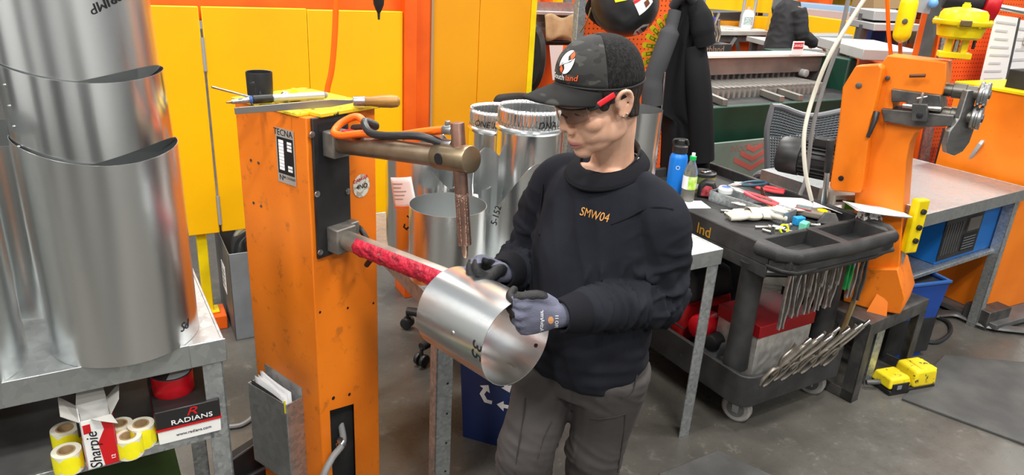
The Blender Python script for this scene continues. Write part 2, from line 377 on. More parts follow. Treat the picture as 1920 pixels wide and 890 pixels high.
# hoses that hang in front of the panel
b = MB(); P = [pY(632, -60, 2.75), pY(628, 60, 2.75), pY(622, 130, 2.75), pY(612, 188, 2.75)]; Q = [P[-1]+V(0, 0, -.25), P[-1]+V(.04, .03, -.6)]
b.path(cr(P+Q, 6), .011, 10); o = b.build('air_hose', M_orangehose, loc=tuple(P[-1]), world=True); tag(o, 'bright orange air hose hanging down behind the spot welder', 'hose')
t = thing('hanging_air_tool', 'black inline tool hanging at the top over the yellow panel', 'tool', T(*pY(710, 30, 2.8)))
p = pY(710, 8, 2.8); b = MB(); b.lathe([(.006, -.03), (.012, -.02), (.02, 0), (.022, .03), (.022, .14), (.012, .16)], 16, T(*p), cap=True); b.build('body', M_black, t, world=True)
b = MB(); b.cyl(p+V(0, 0, -.055), p+V(0, 0, -.02), .004, .006, 10); b.build('tip', M_blackm, t, world=True)
b = MB(); b.cyl(p+V(0, 0, .15), p+V(0, 0, .9), .008, n=10); b.build('hose', M_blackhose, t, world=True)
# ------------------------------------------------------------------ grey scrap box
c = pz(475, 634, 0); q = pz(393, 520, .3)
BX = FR(c.x-.07, c.y-.03, 0, 30)
t = thing('scrap_box', 'open grey sheet metal scrap box on the floor by the yellow panel', 'box', BX)
L, W, h = .36, .46, .44
for nm, a, d in (('front_panel', (0, 0, 0), (L, .004, h)), ('back_panel', (0, W, 0), (L, W+.004, h)), ('side_panel', (0, 0, 0), (.004, W, h)), ('side_panel', (L, 0, 0), (L+.004, W, h)), ('bottom', (0, 0, 0), (L, W, .004))):
    b = MB(); b.bb(a, d); b.build(nm, M_dgrey if nm != 'front_panel' else pm('box_zinc', (.36, .4, .43), .5, .6, col2=(.28, .31, .33), scale=6), t, bev=.001)
b = MB(); b.bb((-.001, .16, .17), (-.003, .27, .31)); b.build('label', M_white, t)
b = MB()
for i in range(4): b.bb((-.004, .18, .2+i*.025), (-.0035, .25-.02*(i % 2), .206+i*.025))
b.build('print', M_ink, t)
p = BX @ V(.1, .2, .3)
b = MB(); b.path(cr([p+V(-.05, .05, .0), p+V(-.03, .02, .12), p+V(.06, .0, .2), p+V(.16, -.03, .22)], 8), .035, 16)
o = b.build('flexible_duct', M_sheet, loc=tuple(p), world=True); tag(o, 'curved bright metal duct offcut sticking out of the grey scrap box', 'duct')
b = MB(); b.rcyl(p+V(.05, .04, -.25), p+V(.08, .02, .11), .05); o = b.build('scrap_pipe', M_darksteel, loc=tuple(p+V(.05, .04, -.25)), world=True); tag(o, 'dark pipe offcut standing in the grey scrap box', 'pipe')
# ------------------------------------------------------------------ left galvanised table
ZT = .87; _a = pz(417, 635, ZT); _b = pz(55, 707, ZT); LT = FR(_a.x, _a.y, 0, math.degrees(math.atan2(_a.y-_b.y, _a.x-_b.x)))
t = thing('welding_table', 'galvanised steel table at the left edge carrying the tall duct tubes', 'table', LT)
b = MB(); b.bb((-1.5, 0, ZT-.004), (0, .62, ZT)); b.build('table_top', M_galv, t, bev=.002)
for a, d in (((-1.5, -.003, ZT-.06), (0, .004, ZT+.002)), ((-.004, 0, ZT-.06), (.003, .62, ZT+.002)), ((-1.5, .616, ZT-.06), (0, .623, ZT+.002))):
    b = MB(); b.bb(a, d); b.build('apron', M_galv, t, bev=.0015)
for lx, ly in ((-.05, .002), (-.05, .57), (-1.45, .57)):
    b = MB(); b.bb((lx, ly, 0), (lx+.046, ly+.005, ZT-.05)); b.bb((lx+.041, ly, 0), (lx+.046, ly+.046, ZT-.05)); b.build('leg', M_galvleg, t, bev=.001)
zs = onp(290, 836, LT).z
b = MB(); b.bb((-1.5, .01, zs-.02), (-.04, .6, zs)); b.build('shelf', M_dgrey, t, bev=.002)
b = MB(); b.bb((-1.5, .002, zs-.022), (-.04, .012, zs+.003)); b.build('shelf_edge', M_galvleg, t, bev=.001)
b = MB(); b.bb((-.075, -.006, ZT-.058), (.006, -.002, ZT+.003)); b.build('corner_plate', M_galv, t, bev=.002)
t2 = thing('pegboard_screen', 'brown pegboard panel standing behind the shelf under the left table', 'pegboard', LT @ T(-1.5, .56, 0))
b = MB(); b.bb((0, 0, zs+.002), (1.02, .012, ZT-.08)); b.build('board', M_pegbrown, t2)
b = MB(); b.bb((.98, -.03, zs), (1.06, .0, ZT-.08)); b.build('post', M_blackm, t2)
b = MB(); b.bb((1.15, -.03, zs), (1.23, .0, ZT-.08)); b.build('post', M_blackm, t2)
# ------------------------------------------------------------------ tall duct tubes on it
def tube(mb, c, r, z0, z1, tilt=V(0, 0, 0), f0=None, f1=None, n=72, th=.0012, nz=3):
    """open sheet tube with wall thickness; f0/f1 give the heights of the lower/upper edge by angle"""
    def P(rr, k, w):
        t = 2*math.pi*k/n; a = z0+(f0(t) if f0 else 0); e = z1+(f1(t) if f1 else 0); z = lerp(a, e, w); q = c+tilt*((z-z0))
        return (q.x+rr*math.cos(t), q.y+rr*math.sin(t), z)
    vs = []; R = [(r, j/nz) for j in range(nz+1)]+[(r-th, 1-j/nz) for j in range(nz+1)]
    for rr, w in R: vs += [P(rr, k, w) for k in range(n)]
    m_ = len(R); fs = [(j*n+k, j*n+(k+1) % n, ((j+1) % m_)*n+(k+1) % n, ((j+1) % m_)*n+k) for j in range(m_) for k in range(n)]
    mb.add(vs, fs); return mb
def oncyl(c, r, ang, z, size_fn=None):
    """maps flat letters onto an upright cylinder"""
    def fn(p):
        t = D2R(ang)+p.x/r; rr = r+.0006+p.z; return V(c.x+rr*math.cos(t), c.y+rr*math.sin(t), z+p.y)
    return fn
C1 = V(-.9, 1.497, 0); R1 = .157; AV = math.atan2(-C1.y, -C1.x)       # AV: the side of the tube that faces the viewer
def rim1(t): return .014*math.cos(t-AV+D2R(80))-.012*math.cos(2*(t-AV))-.002
def low2(t): return max(-.045, .075*(math.cos(t-AV-D2R(42))-math.cos(D2R(47))))
o = tube(MB(), C1, R1, ZT+.001, 1.335, f1=rim1).build('duct_tube', M_sheetsoft, loc=tuple(C1+V(0, 0, ZT)), world=True)
t = tag(o, 'wide galvanised duct tube standing on the left table, lowest of its stack', 'duct')
lettering('Sd', .03, None, M_ink, o, 'marking', oncyl(C1, R1, math.degrees(AV)+48, .915), shear=.3)
def rim2(t): return .012*math.cos(t-AV+D2R(80))-.009*math.cos(2*(t-AV))
C2 = C1+V(-.006, .006, 0)
o = tube(MB(), C2, R1*.972, 1.335, 1.49, V(-.05, .03, 0), f0=lambda t: rim1(t)+low2(t), f1=rim2).build('duct_tube', M_sheet, loc=tuple(C2+V(0, 0, 1.335)), world=True)
tag(o, 'middle galvanised duct ring nested in the wide tube on the left table', 'duct')
for k in range(4):
    b = MB(); tt = AV-D2R(62); z = 1.35+.04*k; q = C2+V(-.05, .03, 0)*(z-1.335); b.ball((q.x+R1*.974*math.cos(tt), q.y+R1*.974*math.sin(tt), z), .0035, n=8, m=5)
    b.build('rivet', M_steel, o, world=True)
C3 = C2+V(-.0145, .01, 0)
o = tube(MB(), C3, R1*.95, 1.49, 1.66, V(-.05, .03, 0), f0=lambda t: rim2(t)+low2(t)*.8, f1=lambda t: .012*math.cos(t-AV-D2R(60))).build('duct_tube', M_sheetsoft, loc=tuple(C3+V(0, 0, 1.5)), world=True)
tag(o, 'top galvanised duct ring marked in black ink, highest of the left stack', 'duct')
lettering('CRIMP', .026, None, M_ink, o, 'marking', lambda p: oncyl(C3+V(-.006, .003, 0), R1*.95, math.degrees(AV)+27, 1.632)(V(p.x*-.94+p.y*.42, -p.y*.9-p.x*.42, p.z)), shear=.2)
CL = V(-1.195, 1.30, 0)
o = tube(MB(), CL, .158, ZT+.001, 1.36).build('duct_tube', M_sheetsoft, loc=tuple(CL+V(0, 0, ZT)), world=True); tag(o, 'galvanised duct tube cut off by the left edge of the photo', 'duct')
lettering('Sd', .03, None, M_ink, o, 'marking', oncyl(CL, .158, math.degrees(AV)+32, .91), shear=.3)
CB = V(-1.2, 1.68, 0)
o = tube(MB(), CB, .15, ZT+.001, 1.30).build('duct_tube', M_sheet, loc=tuple(CB+V(0, 0, ZT)), world=True); tag(o, 'dark galvanised duct tube standing behind the two front tubes on the left table', 'duct')
# ------------------------------------------------------------------ under the left table
def shelf_pt(px, py): return pz(px, py, zs)
M_tapey = pm('yellow_sticker', 'F2E81A', .5); M_tapew = pm('label_liner', (.75, .73, .6), .6)
def sticker_roll(px, py, label, r=.03, h=.05, a=0):
    p = shelf_pt(px, py)+V(0, .02, 0); t = thing('sticker_roll', label, 'tape roll', FR(p.x, p.y, zs, a), 'rolls of yellow round stickers')
    b = MB(); b.lathe([(r*.62, 0), (r, 0), (r, h), (r*.62, h), (r*.62, 0)], 32); b.build('roll', M_tapew, t)
    b = MB(); b.lathe([(r*.5, .001), (r*.62, .001), (r*.62, h+.001), (r*.5, h+.001), (r*.5, .001)], 24); b.build('core', M_card, t)
    for k in range(3):
        am = -125+k*75
        def dot(u, w, am=am): 
            rr = h*.47*w; x = rr*math.cos(2*math.pi*u); y = rr*math.sin(2*math.pi*u); tt = D2R(am)+x/r
            return ((r+.0007)*math.cos(tt), (r+.0007)*math.sin(tt), h/2+y)
        b = MB(); b.grid(dot, 16, 3, wrapu=True); b.build('sticker', M_tapey, t, fix=False)
sticker_roll(121, 889, 'roll of yellow round stickers nearest the viewer, left of the marker box')
sticker_roll(118, 846, 'roll of yellow round stickers half hidden behind the marker box')
sticker_roll(237, 860, 'roll of yellow round stickers just right of the marker box', .029)
sticker_roll(262, 840, 'rearmost tall roll of yellow round stickers beside the glove box', .029, .055)
sticker_roll(222, 836, 'roll of stickers peeping out between its two neighbours', .027)
p = shelf_pt(166, 881); MX = FR(p.x, p.y, zs, 36)          # origin at the corner between the two visible sides
t = thing('marker_box', 'open red and white marker carton with torn flaps', 'carton', MX)
w, d, h = .062, .075, .128
M_cred = pm('carton_red', 'C4161C', .5); M_cwhite = pm('carton_white', (.82, .82, .8), .55); M_cgrey = pm('carton_grey', (.45, .44, .41), .8)
b = MB()
for a, e in (((0, 0, 0), (w, .002, h)), ((0, d, 0), (w, d+.002, h)), ((0, 0, 0), (.002, d, h)), ((w, 0, 0), (w+.002, d, h)), ((0, 0, 0), (w, d, .002))): b.bb(a, e)
b.build('carton', M_cwhite, t)
b = MB(); b.prism([(w*.55, 0), (w, 0), (w, h*.98), (w*.62, h*.98), (w*.7, h*.75), (w*.45, h*.5)], -.0008, 0, Matrix(((1, 0, 0, 0), (0, 0, 1, 0), (0, 1, 0, 0), (0, 0, 0, 1)))); b.build('red_print', M_cred, t)
for a, e in (((-.0008, 0, 0), (0, d, h*.5)), ((-.0016, d*.2, .0), (-.0008, d*.55, h*.42)), ((w, 0, 0), (w+.003, d, h)), ((w*.06, -.0008, h*.74), (w*.3, 0, h*.92))): b = MB(); b.bb(a, e); b.build('red_print', M_cred if a[0] > -.001 else M_cwhite, t)
lettering('Sharpie', .033, MX @ T(w*.3, -.001, h*.37) @ Rx(90) @ Rz(90), M_ink, t, 'lettering', shear=.25)
lettering('12', .012, MX @ T(w*.86, -.0015, h*.14) @ Rx(90) @ Rz(90), M_white, t, 'lettering')
b = MB(); b.path([MX @ V(-.001, d*.62, h*.5), MX @ V(-.001, d*.62, h*.92)], .006, 8, sq=(.008, .0012)); b.build('marker_picture', M_ink, t, world=True)
for a, bb_, c, dd in (((0, 0, h), (0, d, h), (-.03, d*1.1, h+.03), (-.032, .01, h+.022)), ((0, d, h), (w, d, h), (w*.95, d+.03, h+.035), (.01, d+.03, h+.04)), ((w, 0, h), (w, d, h), (w+.03, d, h+.03), (w+.02, .0, h+.034)), ((w*.35, 0, h), (w, 0, h), (w*1.15, -.012, h*.84), (w*.5, -.02, h*1.05))):
    b = MB(); b.slab(a, bb_, c, dd, .0012); b.build('flap', M_cgrey, t)
p = LT @ V(0, .055, 0); q = shelf_pt(300, 838); GX = FR(q.x-.004, q.y+.006, zs, math.degrees(LT.to_euler().z)-1)
t = thing('glove_box', 'black and white carton with red stripe on the shelf under the left table', 'carton', GX)
w, d, h = .14, .24, .092
M_cblk = pm('carton_black', (.018, .017, .017), .35)
b = MB(); b.bb((0, 0, 0), (w, d, h*.42)); b.build('tray', M_cwhite, t, bev=.002)
b = MB(); b.bb((-.002, -.002, h*.45), (w+.002, d+.002, h)); b.build('lid', M_cblk, t, bev=.003)
b = MB(); b.bb((-.003, -.003, h*.41), (w+.003, d+.003, h*.47)); b.build('stripe', M_cred, t)
lettering('RADIANS', .018, GX @ T(w*.55, -.0028, h*.6) @ Rx(90), M_white, t, sx=1.25)
lettering('R', .03, GX @ T(w*.55, -.0028, h*.82) @ Rx(90), M_cred, t, 'emblem', shear=.3, sx=1.5)
lettering('www.radians.com', .011, GX @ T(w*.56, -.0008, h*.2) @ Rx(90), M_ink, t)
lettering('LEVEL 5', .02, GX @ T(w*.4, d*.3, h+.0005) @ Rz(60), pm('dim_print', (.3, .28, .26), .5), t)
p = GX @ V(w*.36, d*.36, h)
t = thing('tape_roll', 'wide red tape roll lying on the black carton', 'tape roll', T(*p))
b = MB(); b.lathe([(.03, 0), (.046, 0), (.0475, .003), (.0475, .05), (.046, .053), (.03, .053), (.03, 0)], 40); b.build('roll', M_red, t)
b = MB(); b.lathe([(.0465, .0515), (.0465, .0538), (.0, .0538)], 40); b.build('end_label', pm('tape_end_black', (.03, .03, .03), .4), t)
b = MB(); b.lathe([(.01, .0542), (.044, .0542)], 12, a0=-80, a1=50); b.build('sticker', pm('tape_sticker', 'BFD0DC', .5, col2='E6C98A', scale=30), t)
b = MB(); b.bb((-.62, -.02, zs-.26), (-.12, .3, zs-.18)); o = b.build('green_case', pm('green_case_paint', '2E4A24', .5), M=LT); tag(o, 'green case stored below the shelf of the left table', 'case')
b = MB(); b.bb((-.13, .0, zs-.176), (-.03, .05, zs-.172), LT @ T(-.15, 0, 0)); o = b.build('shipping_label', M_white, world=True, loc=tuple(LT @ V(-.28, 0, zs-.176))); tag(o, 'white paper label lying on the green case', 'label')
# ================================================================== spot welder
KW = .9; WF = FR(-.597*KW, 1.993*KW, 0, 55); WL = FR(-.597*KW, 1.993*KW, 0, 145); WW, WD, WH = .263*KW, .335*KW, CAM_H-.45*KW
XZ = Matrix(((1, 0, 0, 0), (0, 0, 1, 0), (0, 1, 0, 0), (0, 0, 0, 1)))     # (x,y,z) -> x, depth z, height y
wel = thing('spot_welder', 'tall orange pedestal spot welder with two horizontal arms', 'machine', WF)
oa = onp(619, 770, WF); ob = onp(664, 757, WF)
b = MB()
b.prism([(0, 0), (oa.x, 0), (oa.x, oa.z), (ob.x, ob.z), (ob.x, 0), (WW, 0), (WW, WH), (0, WH)], 0, .004, XZ)
b.bb((0, .002, 0), (.004, WD, WH)); b.bb((WW-.004, .002, 0), (WW, WD, WH)); b.bb((0, WD-.004, 0), (WW, WD, WH)); b.bb((0, 0, WH-.004), (WW, WD, WH))
b.build('body', M_orangeworn, wel, bev=.003)
b = MB(); b.bb((.006, .02, .004), (WW-.006, WD-.006, oa.z+.12)); b.build('inner_void', M_blackm, wel)
b = MB(); b.bb((-.05, -.05, 0), (WW+.05, WD+.06, .012)); b.build('base_plate', M_dgrey, wel, bev=.003)
b = MB(); b.bb((.035, -.014, WH), (WW+.008, WD+.01, WH+.011)); b.bb((-.004, .03, WH), (.04, WD+.01, WH+.009)); b.build('top_plate', pm('chipped_yellow', 'E3C52A', .5, col2='D6B41C', scale=9, wear='403a20', wscale=24, wlo=.57, whi=.62), wel, bev=.002)
# holes in the front sheet
for px, py, r in ((625, 746, .006), (655, 739, .0055), (600, 585, .004), (652, 577, .004), (700, 568, .004)):
    q = onp(px, py, WF); b = MB(); b.cyl((q.x, .001, q.z), (q.x, -.0006, q.z), r, n=12); b.build('bolt_hole', M_ink, wel)
for px, py in ((471, 300), (485, 305), (476, 380), (490, 386)):
    q = onp(px, py, WL); b = MB(); b.cyl(WL @ V(q.x, -.001, q.z), WL @ V(q.x, .002, q.z), .004, n=10); b.build('side_screw', M_darksteel, wel, world=True)
# black insulating panel
a = onp(573, 224, WF); c = onp(649, 208, WF); d = onp(660, 466, WF); e = onp(588, 481, WF)
x0, x1, z0, z1 = .012, c.x, (d.z+e.z)/2, (a.z+c.z)/2
b = MB(); b.bb((x0, -.009, z0), (x1, 0, z1)); pan = b.build('insulating_panel', M_black, wel, bev=.003)
for px, py in ((580, 251), (590, 362), (648, 357), (596, 471), (655, 455)):
    q = onp(px, py, WF); b = MB(); b.rcyl((q.x, -.008, q.z), (q.x, -.013, q.z), .0085, n=14); b.cyl((q.x, -.013, q.z), (q.x, -.0135, q.z), .004, n=6); b.build('bolt', M_steel, pan)
b = MB(); u0 = onp(594, 240, WF); u1 = onp(640, 288, WF); b.bb((u0.x-.004, -.0095, u1.z-.012), (u1.x+.012, -.0085, u0.z+.012)); b.build('slot', M_ink, pan)
M_block = pm('grey_clamp_steel', (.2, .19, .175), .5, .7, col2=(.3, .28, .25), scale=25)
ub = V((u0.x+u1.x)/2, 0, (u0.z+u1.z)/2)
b = MB(); b.box((ub.x, -.03, ub.z), (.062, .045, .068)); b.build('clamp_block', M_block, wel, bev=.004)
l0 = onp(627, 441, WF); b = MB(); b.box((l0.x, -.03, l0.z), (.068, .045, .072)); b.box((l0.x+.045, -.022, l0.z+.005), (.03, .03, .065)); b.build('clamp_block', M_block, wel, bev=.004)
# arms
AD = V(math.cos(D2R(-36)), math.sin(D2R(-36)), 0)
la = WF @ V(l0.x, -.03, l0.z)
lend = la+AD*.61
b = MB(); b.rcyl(la, lend, .0265, .12, 28); low = b.build('lower_arm', pm('tinned_arm', (.34, .31, .27), .42, .85, col2=(.5, .46, .4), scale=14), wel, world=True)
def wrap(u, w):
    s = .075+w*.38; F_ = along(la, lend); a_ = D2R(lerp(15, 242, u)); rr = .0285+.0035*noise.noise(V(u*9, w*22, 3))+.0015*noise.noise(V(u*30, w*70, 1))
    edge = min(u, 1-u)*12; rr = lerp(.0267, rr, min(1, edge+.15)) if True else rr
    j = .012*noise.noise(V(u*6, w*9, 9)) if w in (0, 1) else 0
    return F_ @ V(rr*math.cos(a_), -rr*math.sin(a_), s+j)
b = MB(); b.grid(wrap, 34, 60); b.build('tape_wrap', M_redtape, low, world=True, fix=False, smooth=60)
lt = la+AD*.54; b = MB(); b.rcyl(lt+V(0, 0, -.02), lt+V(0, 0, .04), .011, n=18); b.build('electrode', M_copper, low, world=True)
ua = WF @ V(ub.x, -.03, ub.z)
# the upper arm is rocked open: it rises towards its tip
ue = pY(882, 299, 1.685*KW); ud = (ue-ua).normalized()
b = MB(); b.rcyl(ua, ue, .0255, .1, 28); upa = b.build('upper_arm', M_bronze, wel, world=True)
uc = ue-ud*.105
b = MB(); b.rcyl(uc, ue+ud*.004, .0305, .1, 28); b.build('arm_head', pm('brass_head', (.34, .26, .165), .38, .9, col2=(.26, .2, .13), scale=22), upa, world=True)
q = uc+ud*.035; sd = ud.cross(V(0, 0, 1)).normalized(); b = MB(); b.cyl(q+sd*.02, q+sd*.031, .013, n=18); b.build('bore', M_ink, upa, world=True)
et = ue-ud*.034; ev = (V(0, 0, 1)-ud*ud.z).normalized()
zt_ = pY(874, 231, et.y).z-et.z; zb = et.z-pY(882, 455, et.y).z
b = MB(); b.rcyl(et-ev*zb, et+ev*zt_, .0155, .12, 20); el = b.build('electrode_holder', M_copper, wel, world=True)
b = MB(); b.lathe([(.0155, 0), (.0155, .1), (.0158, .12)], 16, along(et-ev*zb, et)); b.build('pitted_sleeve', pm('pitted_copper', (.3, .18, .14), .5, .85, col2=(.4, .28, .22), scale=60, bump=.8, bscale=160), el, world=True)
b = MB(); tp = et-ev*zb; b.lathe([(.004, -.031), (.0062, -.026), (.0075, 0)], 16, along(tp, et), cap=True); b.build('electrode_tip', pm('bright_copper', (.62, .4, .3), .3, .95), el, world=True)
# cooling hoses and clamp
cl = et+ev*(zt_-.018)-ud*.025
b = MB(); b.rcyl(cl-ud*.018, cl+ud*.012, .011, n=14); b.rcyl(cl-ud*.008+V(0, 0, .0), cl-ud*.008+V(0, 0, .02), .006, n=10); b.build('hose_fitting', M_steel, el, world=True)
cl2 = cl-V(0, 0, .032)
b = MB(); b.rcyl(cl2-ud*.02, cl2+ud*.012, .011, n=14); b.build('hose_fitting', M_steel, el, world=True)
def up_at(s, h, side=0): return ua+ud*s+V(0, 0, h)+sd*side
L_ = (et-ua).length
b = MB(); b.path(cr([cl-ud*.015, up_at(L_*.72, .05), up_at(L_*.5, .035, .0), up_at(L_*.3, .037, .02), up_at(L_*.16, .03, .034), up_at(L_*.07, .035, .03), up_at(L_*.05, .055, .0), up_at(L_*.12, .07, -.025), up_at(L_*.2, .05, -.03)], 6), .0095, 12); b.build('cooling_hose', M_orangehose, wel, world=True)
b = MB(); b.path(cr([cl2-ud*.015, up_at(L_*.75, .045, .02), up_at(L_*.52, .04, .03), up_at(L_*.38, .045, .028), up_at(L_*.29, .066, .01), up_at(L_*.3, .05, -.02), up_at(L_*.1, .04, -.02)], 6), .0095, 12); b.build('cooling_hose', M_blackhose, wel, world=True)
b = MB(); b.box((0, 0, 0), (.05, .03, .01), T(*up_at(L_*.2, .036, .018)) @ Rz(-36)); b.build('hose_strap', M_red, wel, world=True, bev=.004)
# side plate, warning signs
p0 = onp(517, 237, WL); p1 = onp(557, 350, WL)
PL = basis(WL @ V(p0.x, .0012, 0), *(WL.to_3x3() @ V(-1, 0, 0), WL.to_3x3() @ V(0, 0, 1), WL.to_3x3() @ V(0, 1, 0)))   # x to the right, y up, z out
pw = p0.x-p1.x; za, zb_ = p1.z, p0.z
b = MB(); b.bb((0, za, 0), (pw, zb_, .0012), PL); pl = b.build('rating_plate', pm('plate_aluminium', (.55, .53, .5), .45, .6), wel, world=True)
b = MB(); b.bb((pw*.06, lerp(za, zb_, .17), .0012), (pw*.94, lerp(za, zb_, .84), .0018), PL); b.build('black_field', M_ink, pl, world=True)
for k in range(9):
    z = lerp(za, zb_, .24+k*.062); b = MB(); b.bb((pw*.15, z, .0018), (pw*.42, z+.008, .0022), PL)
    if k in (0, 1, 6, 7, 8): b.bb((pw*.62, z, .0018), (pw*.86, z+.007, .0022), PL)
    b.build('print_line', M_white, pl, world=True)
lettering('TECNA', .024, PL @ T(pw*.42, lerp(za, zb_, .92), .0014), M_ink, pl)
lettering('N', .022, PL @ T(pw*.2, lerp(za, zb_, .09), .0014), M_ink, pl, 'emblem')
lettering('AIR COOLED', .009, PL @ T(pw*.62, lerp(za, zb_, .11), .0014), M_ink, pl)
q = onp(684, 232, WF); FP = WF @ T(0, -.0008, 0) @ Rx(90)      # x right, y up, z out
b = MB(); b.prism([(q.x-.022, q.z-.016), (q.x+.022, q.z-.016), (q.x, q.z+.022)], 0, .0006, FP); sg = b.build('warning_sign', M_ink, wel, world=True, smooth=0)
b = MB(); b.prism([(q.x-.018, q.z-.0135), (q.x+.018, q.z-.0135), (q.x, q.z+.017)], .0006, .001, FP); b.build('sign_field', pm('sign_amber', 'F0A020', .5), sg, world=True, smooth=0)
b = MB(); b.bb((q.x-.009, q.z-.004, .001), (q.x+.009, q.z, .0014), FP); b.bb((q.x-.002, q.z-.01, .001), (q.x+.002, q.z+.006, .0014), FP); b.build('sign_symbol', M_ink, sg, world=True, smooth=0)
q = onp(677, 348, WF)
b = MB(); b.add([(q.x+.031*math.cos(k*.2618)*(1+.05*math.sin(k*3.1)), q.z+.034*math.sin(k*.2618), z) for z in (0, .0006) for k in range(24)], [tuple(range(24, 48)), tuple(range(23, -1, -1))]+[(k, (k+1) % 24, 24+(k+1) % 24, 24+k) for k in range(24)], FP); st = b.build('danger_sticker', pm('torn_sticker', (.62, .6, .52), .6, col2=(.35, .3, .25), scale=60, lo=.5, hi=.56), wel, world=True, smooth=0)
lettering('DANGER', .0135, FP @ T(q.x-.002, q.z+.02, .0012) @ Rz(10), M_cred, st)
lettering('4NO', .02, FP @ T(q.x+.002, q.z-.002, .0012), M_ink, st)
# cable behind the lower arm, conduit with clamp, document pocket
q = WF @ V(l0.x+.075, 0, l0.z+.01)
b = MB(); b.path(cr([q, q+AD*.03+V(0, 0, -.01), q+AD*.07+V(0, .01, -.07), q+AD*.04+V(0, .02, -.12)], 6), .008, 10); b.build('power_cable', M_blackhose, wel, world=True)
q0 = WF @ V(onp(655, 790, WF).x, .05, onp(655, 790, WF).z); q1 = WF @ V(onp(635, 820, WF).x, -.02, onp(635, 822, WF).z); q2 = WF @ V(onp(605, 850, WF).x, -.04, onp(600, 853, WF).z); q3 = WF @ V(onp(582, 896, WF).x, -.045, onp(582, 896, WF).z); q4 = q3+V(-.05, -.03, -.2)
b = MB(); b.path(cr([q0+V(0, 0, .03), q0, q1, q2, q3, q4], 8), .0105, 12); b.build('flexible_conduit', M_greyhose, wel, world=True)
b = MB(); F_ = along(q1, q2); b.lathe([(.011, -.007), (.0145, -.007), (.0145, .007), (.011, .007), (.011, -.007)], 18, F_ @ T(0, 0, .012)); b.box((.0, .02, .012), (.012, .012, .014), F_); b.build('conduit_clamp', M_steel, wel, world=True)
h0 = onp(567, 727, WL); h1 = onp(497, 680, WL); hb = .2
b = MB(); b.prism([(h0.x, hb), (h0.x, h0.z), (h1.x, h1.z), (h1.x, hb)], .0, .003, WL @ Matrix(((1, 0, 0, 0), (0, 0, 1, 0), (0, 1, 0, 0), (0, 0, 0, 1)))); doc = b.build('document_pocket', M_galv, wel, world=True, bev=.001)
f0 = h0.x+.002; f1 = h1.x+.005; zp = h0.z-.03
b = MB(); b.bb((f0, .058, hb), (f1, .061, zp), WL); b.build('pocket_front', M_galv, doc, world=True, bev=.001)
b = MB(); b.bb((f0-.003, .0, hb), (f0, .061, zp), WL); b.build('pocket_side', M_galvleg, doc, world=True, bev=.001)
b = MB(); b.bb((f1, .0, hb), (f1+.003, .061, zp), WL); b.build('pocket_side', M_galvleg, doc, world=True, bev=.001)
b = MB(); b.bb((f0, .0, hb), (f1, .061, hb+.003), WL); b.build('pocket_bottom', M_galvleg, doc, world=True)
t = thing('paper_stack', 'sheaf of papers in the pocket on the side of the spot welder', 'papers', WL @ T(0, .03, hb))
for k in range(5):
    y = .012+.009*k; b = MB(); hh = zp+.03-.004*k+.006*(k % 2)
    b.grid(lambda u, w, y=y, hh=hh, k=k: (lerp(f0+.03, f1-.012, u), y+.004*math.sin(u*3+k)+.006*w*w, lerp(hb+.01, hh-.02*(1-u), w)), 8, 4, WL); b.build('sheet', M_white if k != 4 else pm('dark_cover', (.03, .03, .03), .5), t, world=True, sol=.0006, fix=False)
b = MB(); b.bb((f0+.002, .059, zp-.03), (f0+.006, .063, zp+.012), WL); b.build('yellow_tab', M_tapey, t, world=True)
b = MB(); F_ = FR(*pz(460, 905, 0).xy, 0, 50); b.prism([(-.1, 0), (.1, 0), (.085, .16), (-.085, .13)], -.02, .02, F_ @ Rx(90)); b.box((0, 0, .03), (.15, .1, .06), F_); o = b.build('foot_pedal', M_black, world=True, loc=tuple(F_.translation), bev=.006); tag(o, 'black plastic foot switch on the floor left of the spot welder', 'pedal')
for k, (mt, nm) in enumerate(((pm('blue_cable', '1C3C90', .4), 'blue'), (pm('pink_cable', 'B04848', .4), 'red'))):
    b = MB(); b.path(cr([pz(418+k*-3, 884+k*8, .006), pz(440, 868+k*9, .006), pz(480, 820+k*14, .006), pz(520, 800+k*14, .006)], 6), .006, 8); o = b.build('cable', mt, loc=tuple(pz(418, 884, 0)), world=True); tag(o, nm+' cable on the floor between the left table and the spot welder', 'cable')
b = MB(); b.path(cr([pz(428, 800, .01), pz(455, 795, .01), pz(478, 776, .01), pz(500, 740, .01), pz(560, 700, .01)], 6), .009, 8); o = b.build('cable', M_greyhose, loc=tuple(pz(428, 800, 0)), world=True); tag(o, 'thick grey cable on the floor behind the left table leg', 'cable')
# ------------------------------------------------------------------ things lying on the welder
ZP = WH+.0112
q = pz(489, 186, ZP); t = thing('black_cup', 'scuffed black cylindrical cup standing on top of the spot welder', 'cup', T(*q))
b = MB(); b.lathe([(r_*KW, z_*KW) for r_, z_ in [(.0, 0), (.035, 0), (.037, .003), (.0385, .08), (.0375, .083), (.035, .082), (.034, .02), (0, .02)]], 32); b.build('cup', pm('scuffed_black', (.016, .016, .016), .4, wear=(.3, .3, .3), wscale=40, wlo=.62, whi=.75, stretch=(1, 1, .3)), t)
def rod_item(name, label, cat, a, bb_, segs):
    a, bb_ = Vector(a), Vector(bb_); t = thing(name, label, cat, T(*a)); L = (bb_-a).length; F_ = along(a, bb_)
    for nm, s0, s1, r0, r1, mt in segs:
        m = MB(); e = min(r0, r1)*.2; m.lathe([(r0-e, s0*L), (r0, s0*L+e), (r1, s1*L-e), (r1-e, s1*L)], 16, F_, cap=True); m.build(nm, mt, t, world=True)
    return t
rod_item('scribe', 'thin steel scribe lying on the spot welder beside the black cup', 'scribe', pz(397, 163, ZP+.055), pz(478, 184, ZP+.012), (('shaft', 0, 1, .0028, .0032, M_steel),))
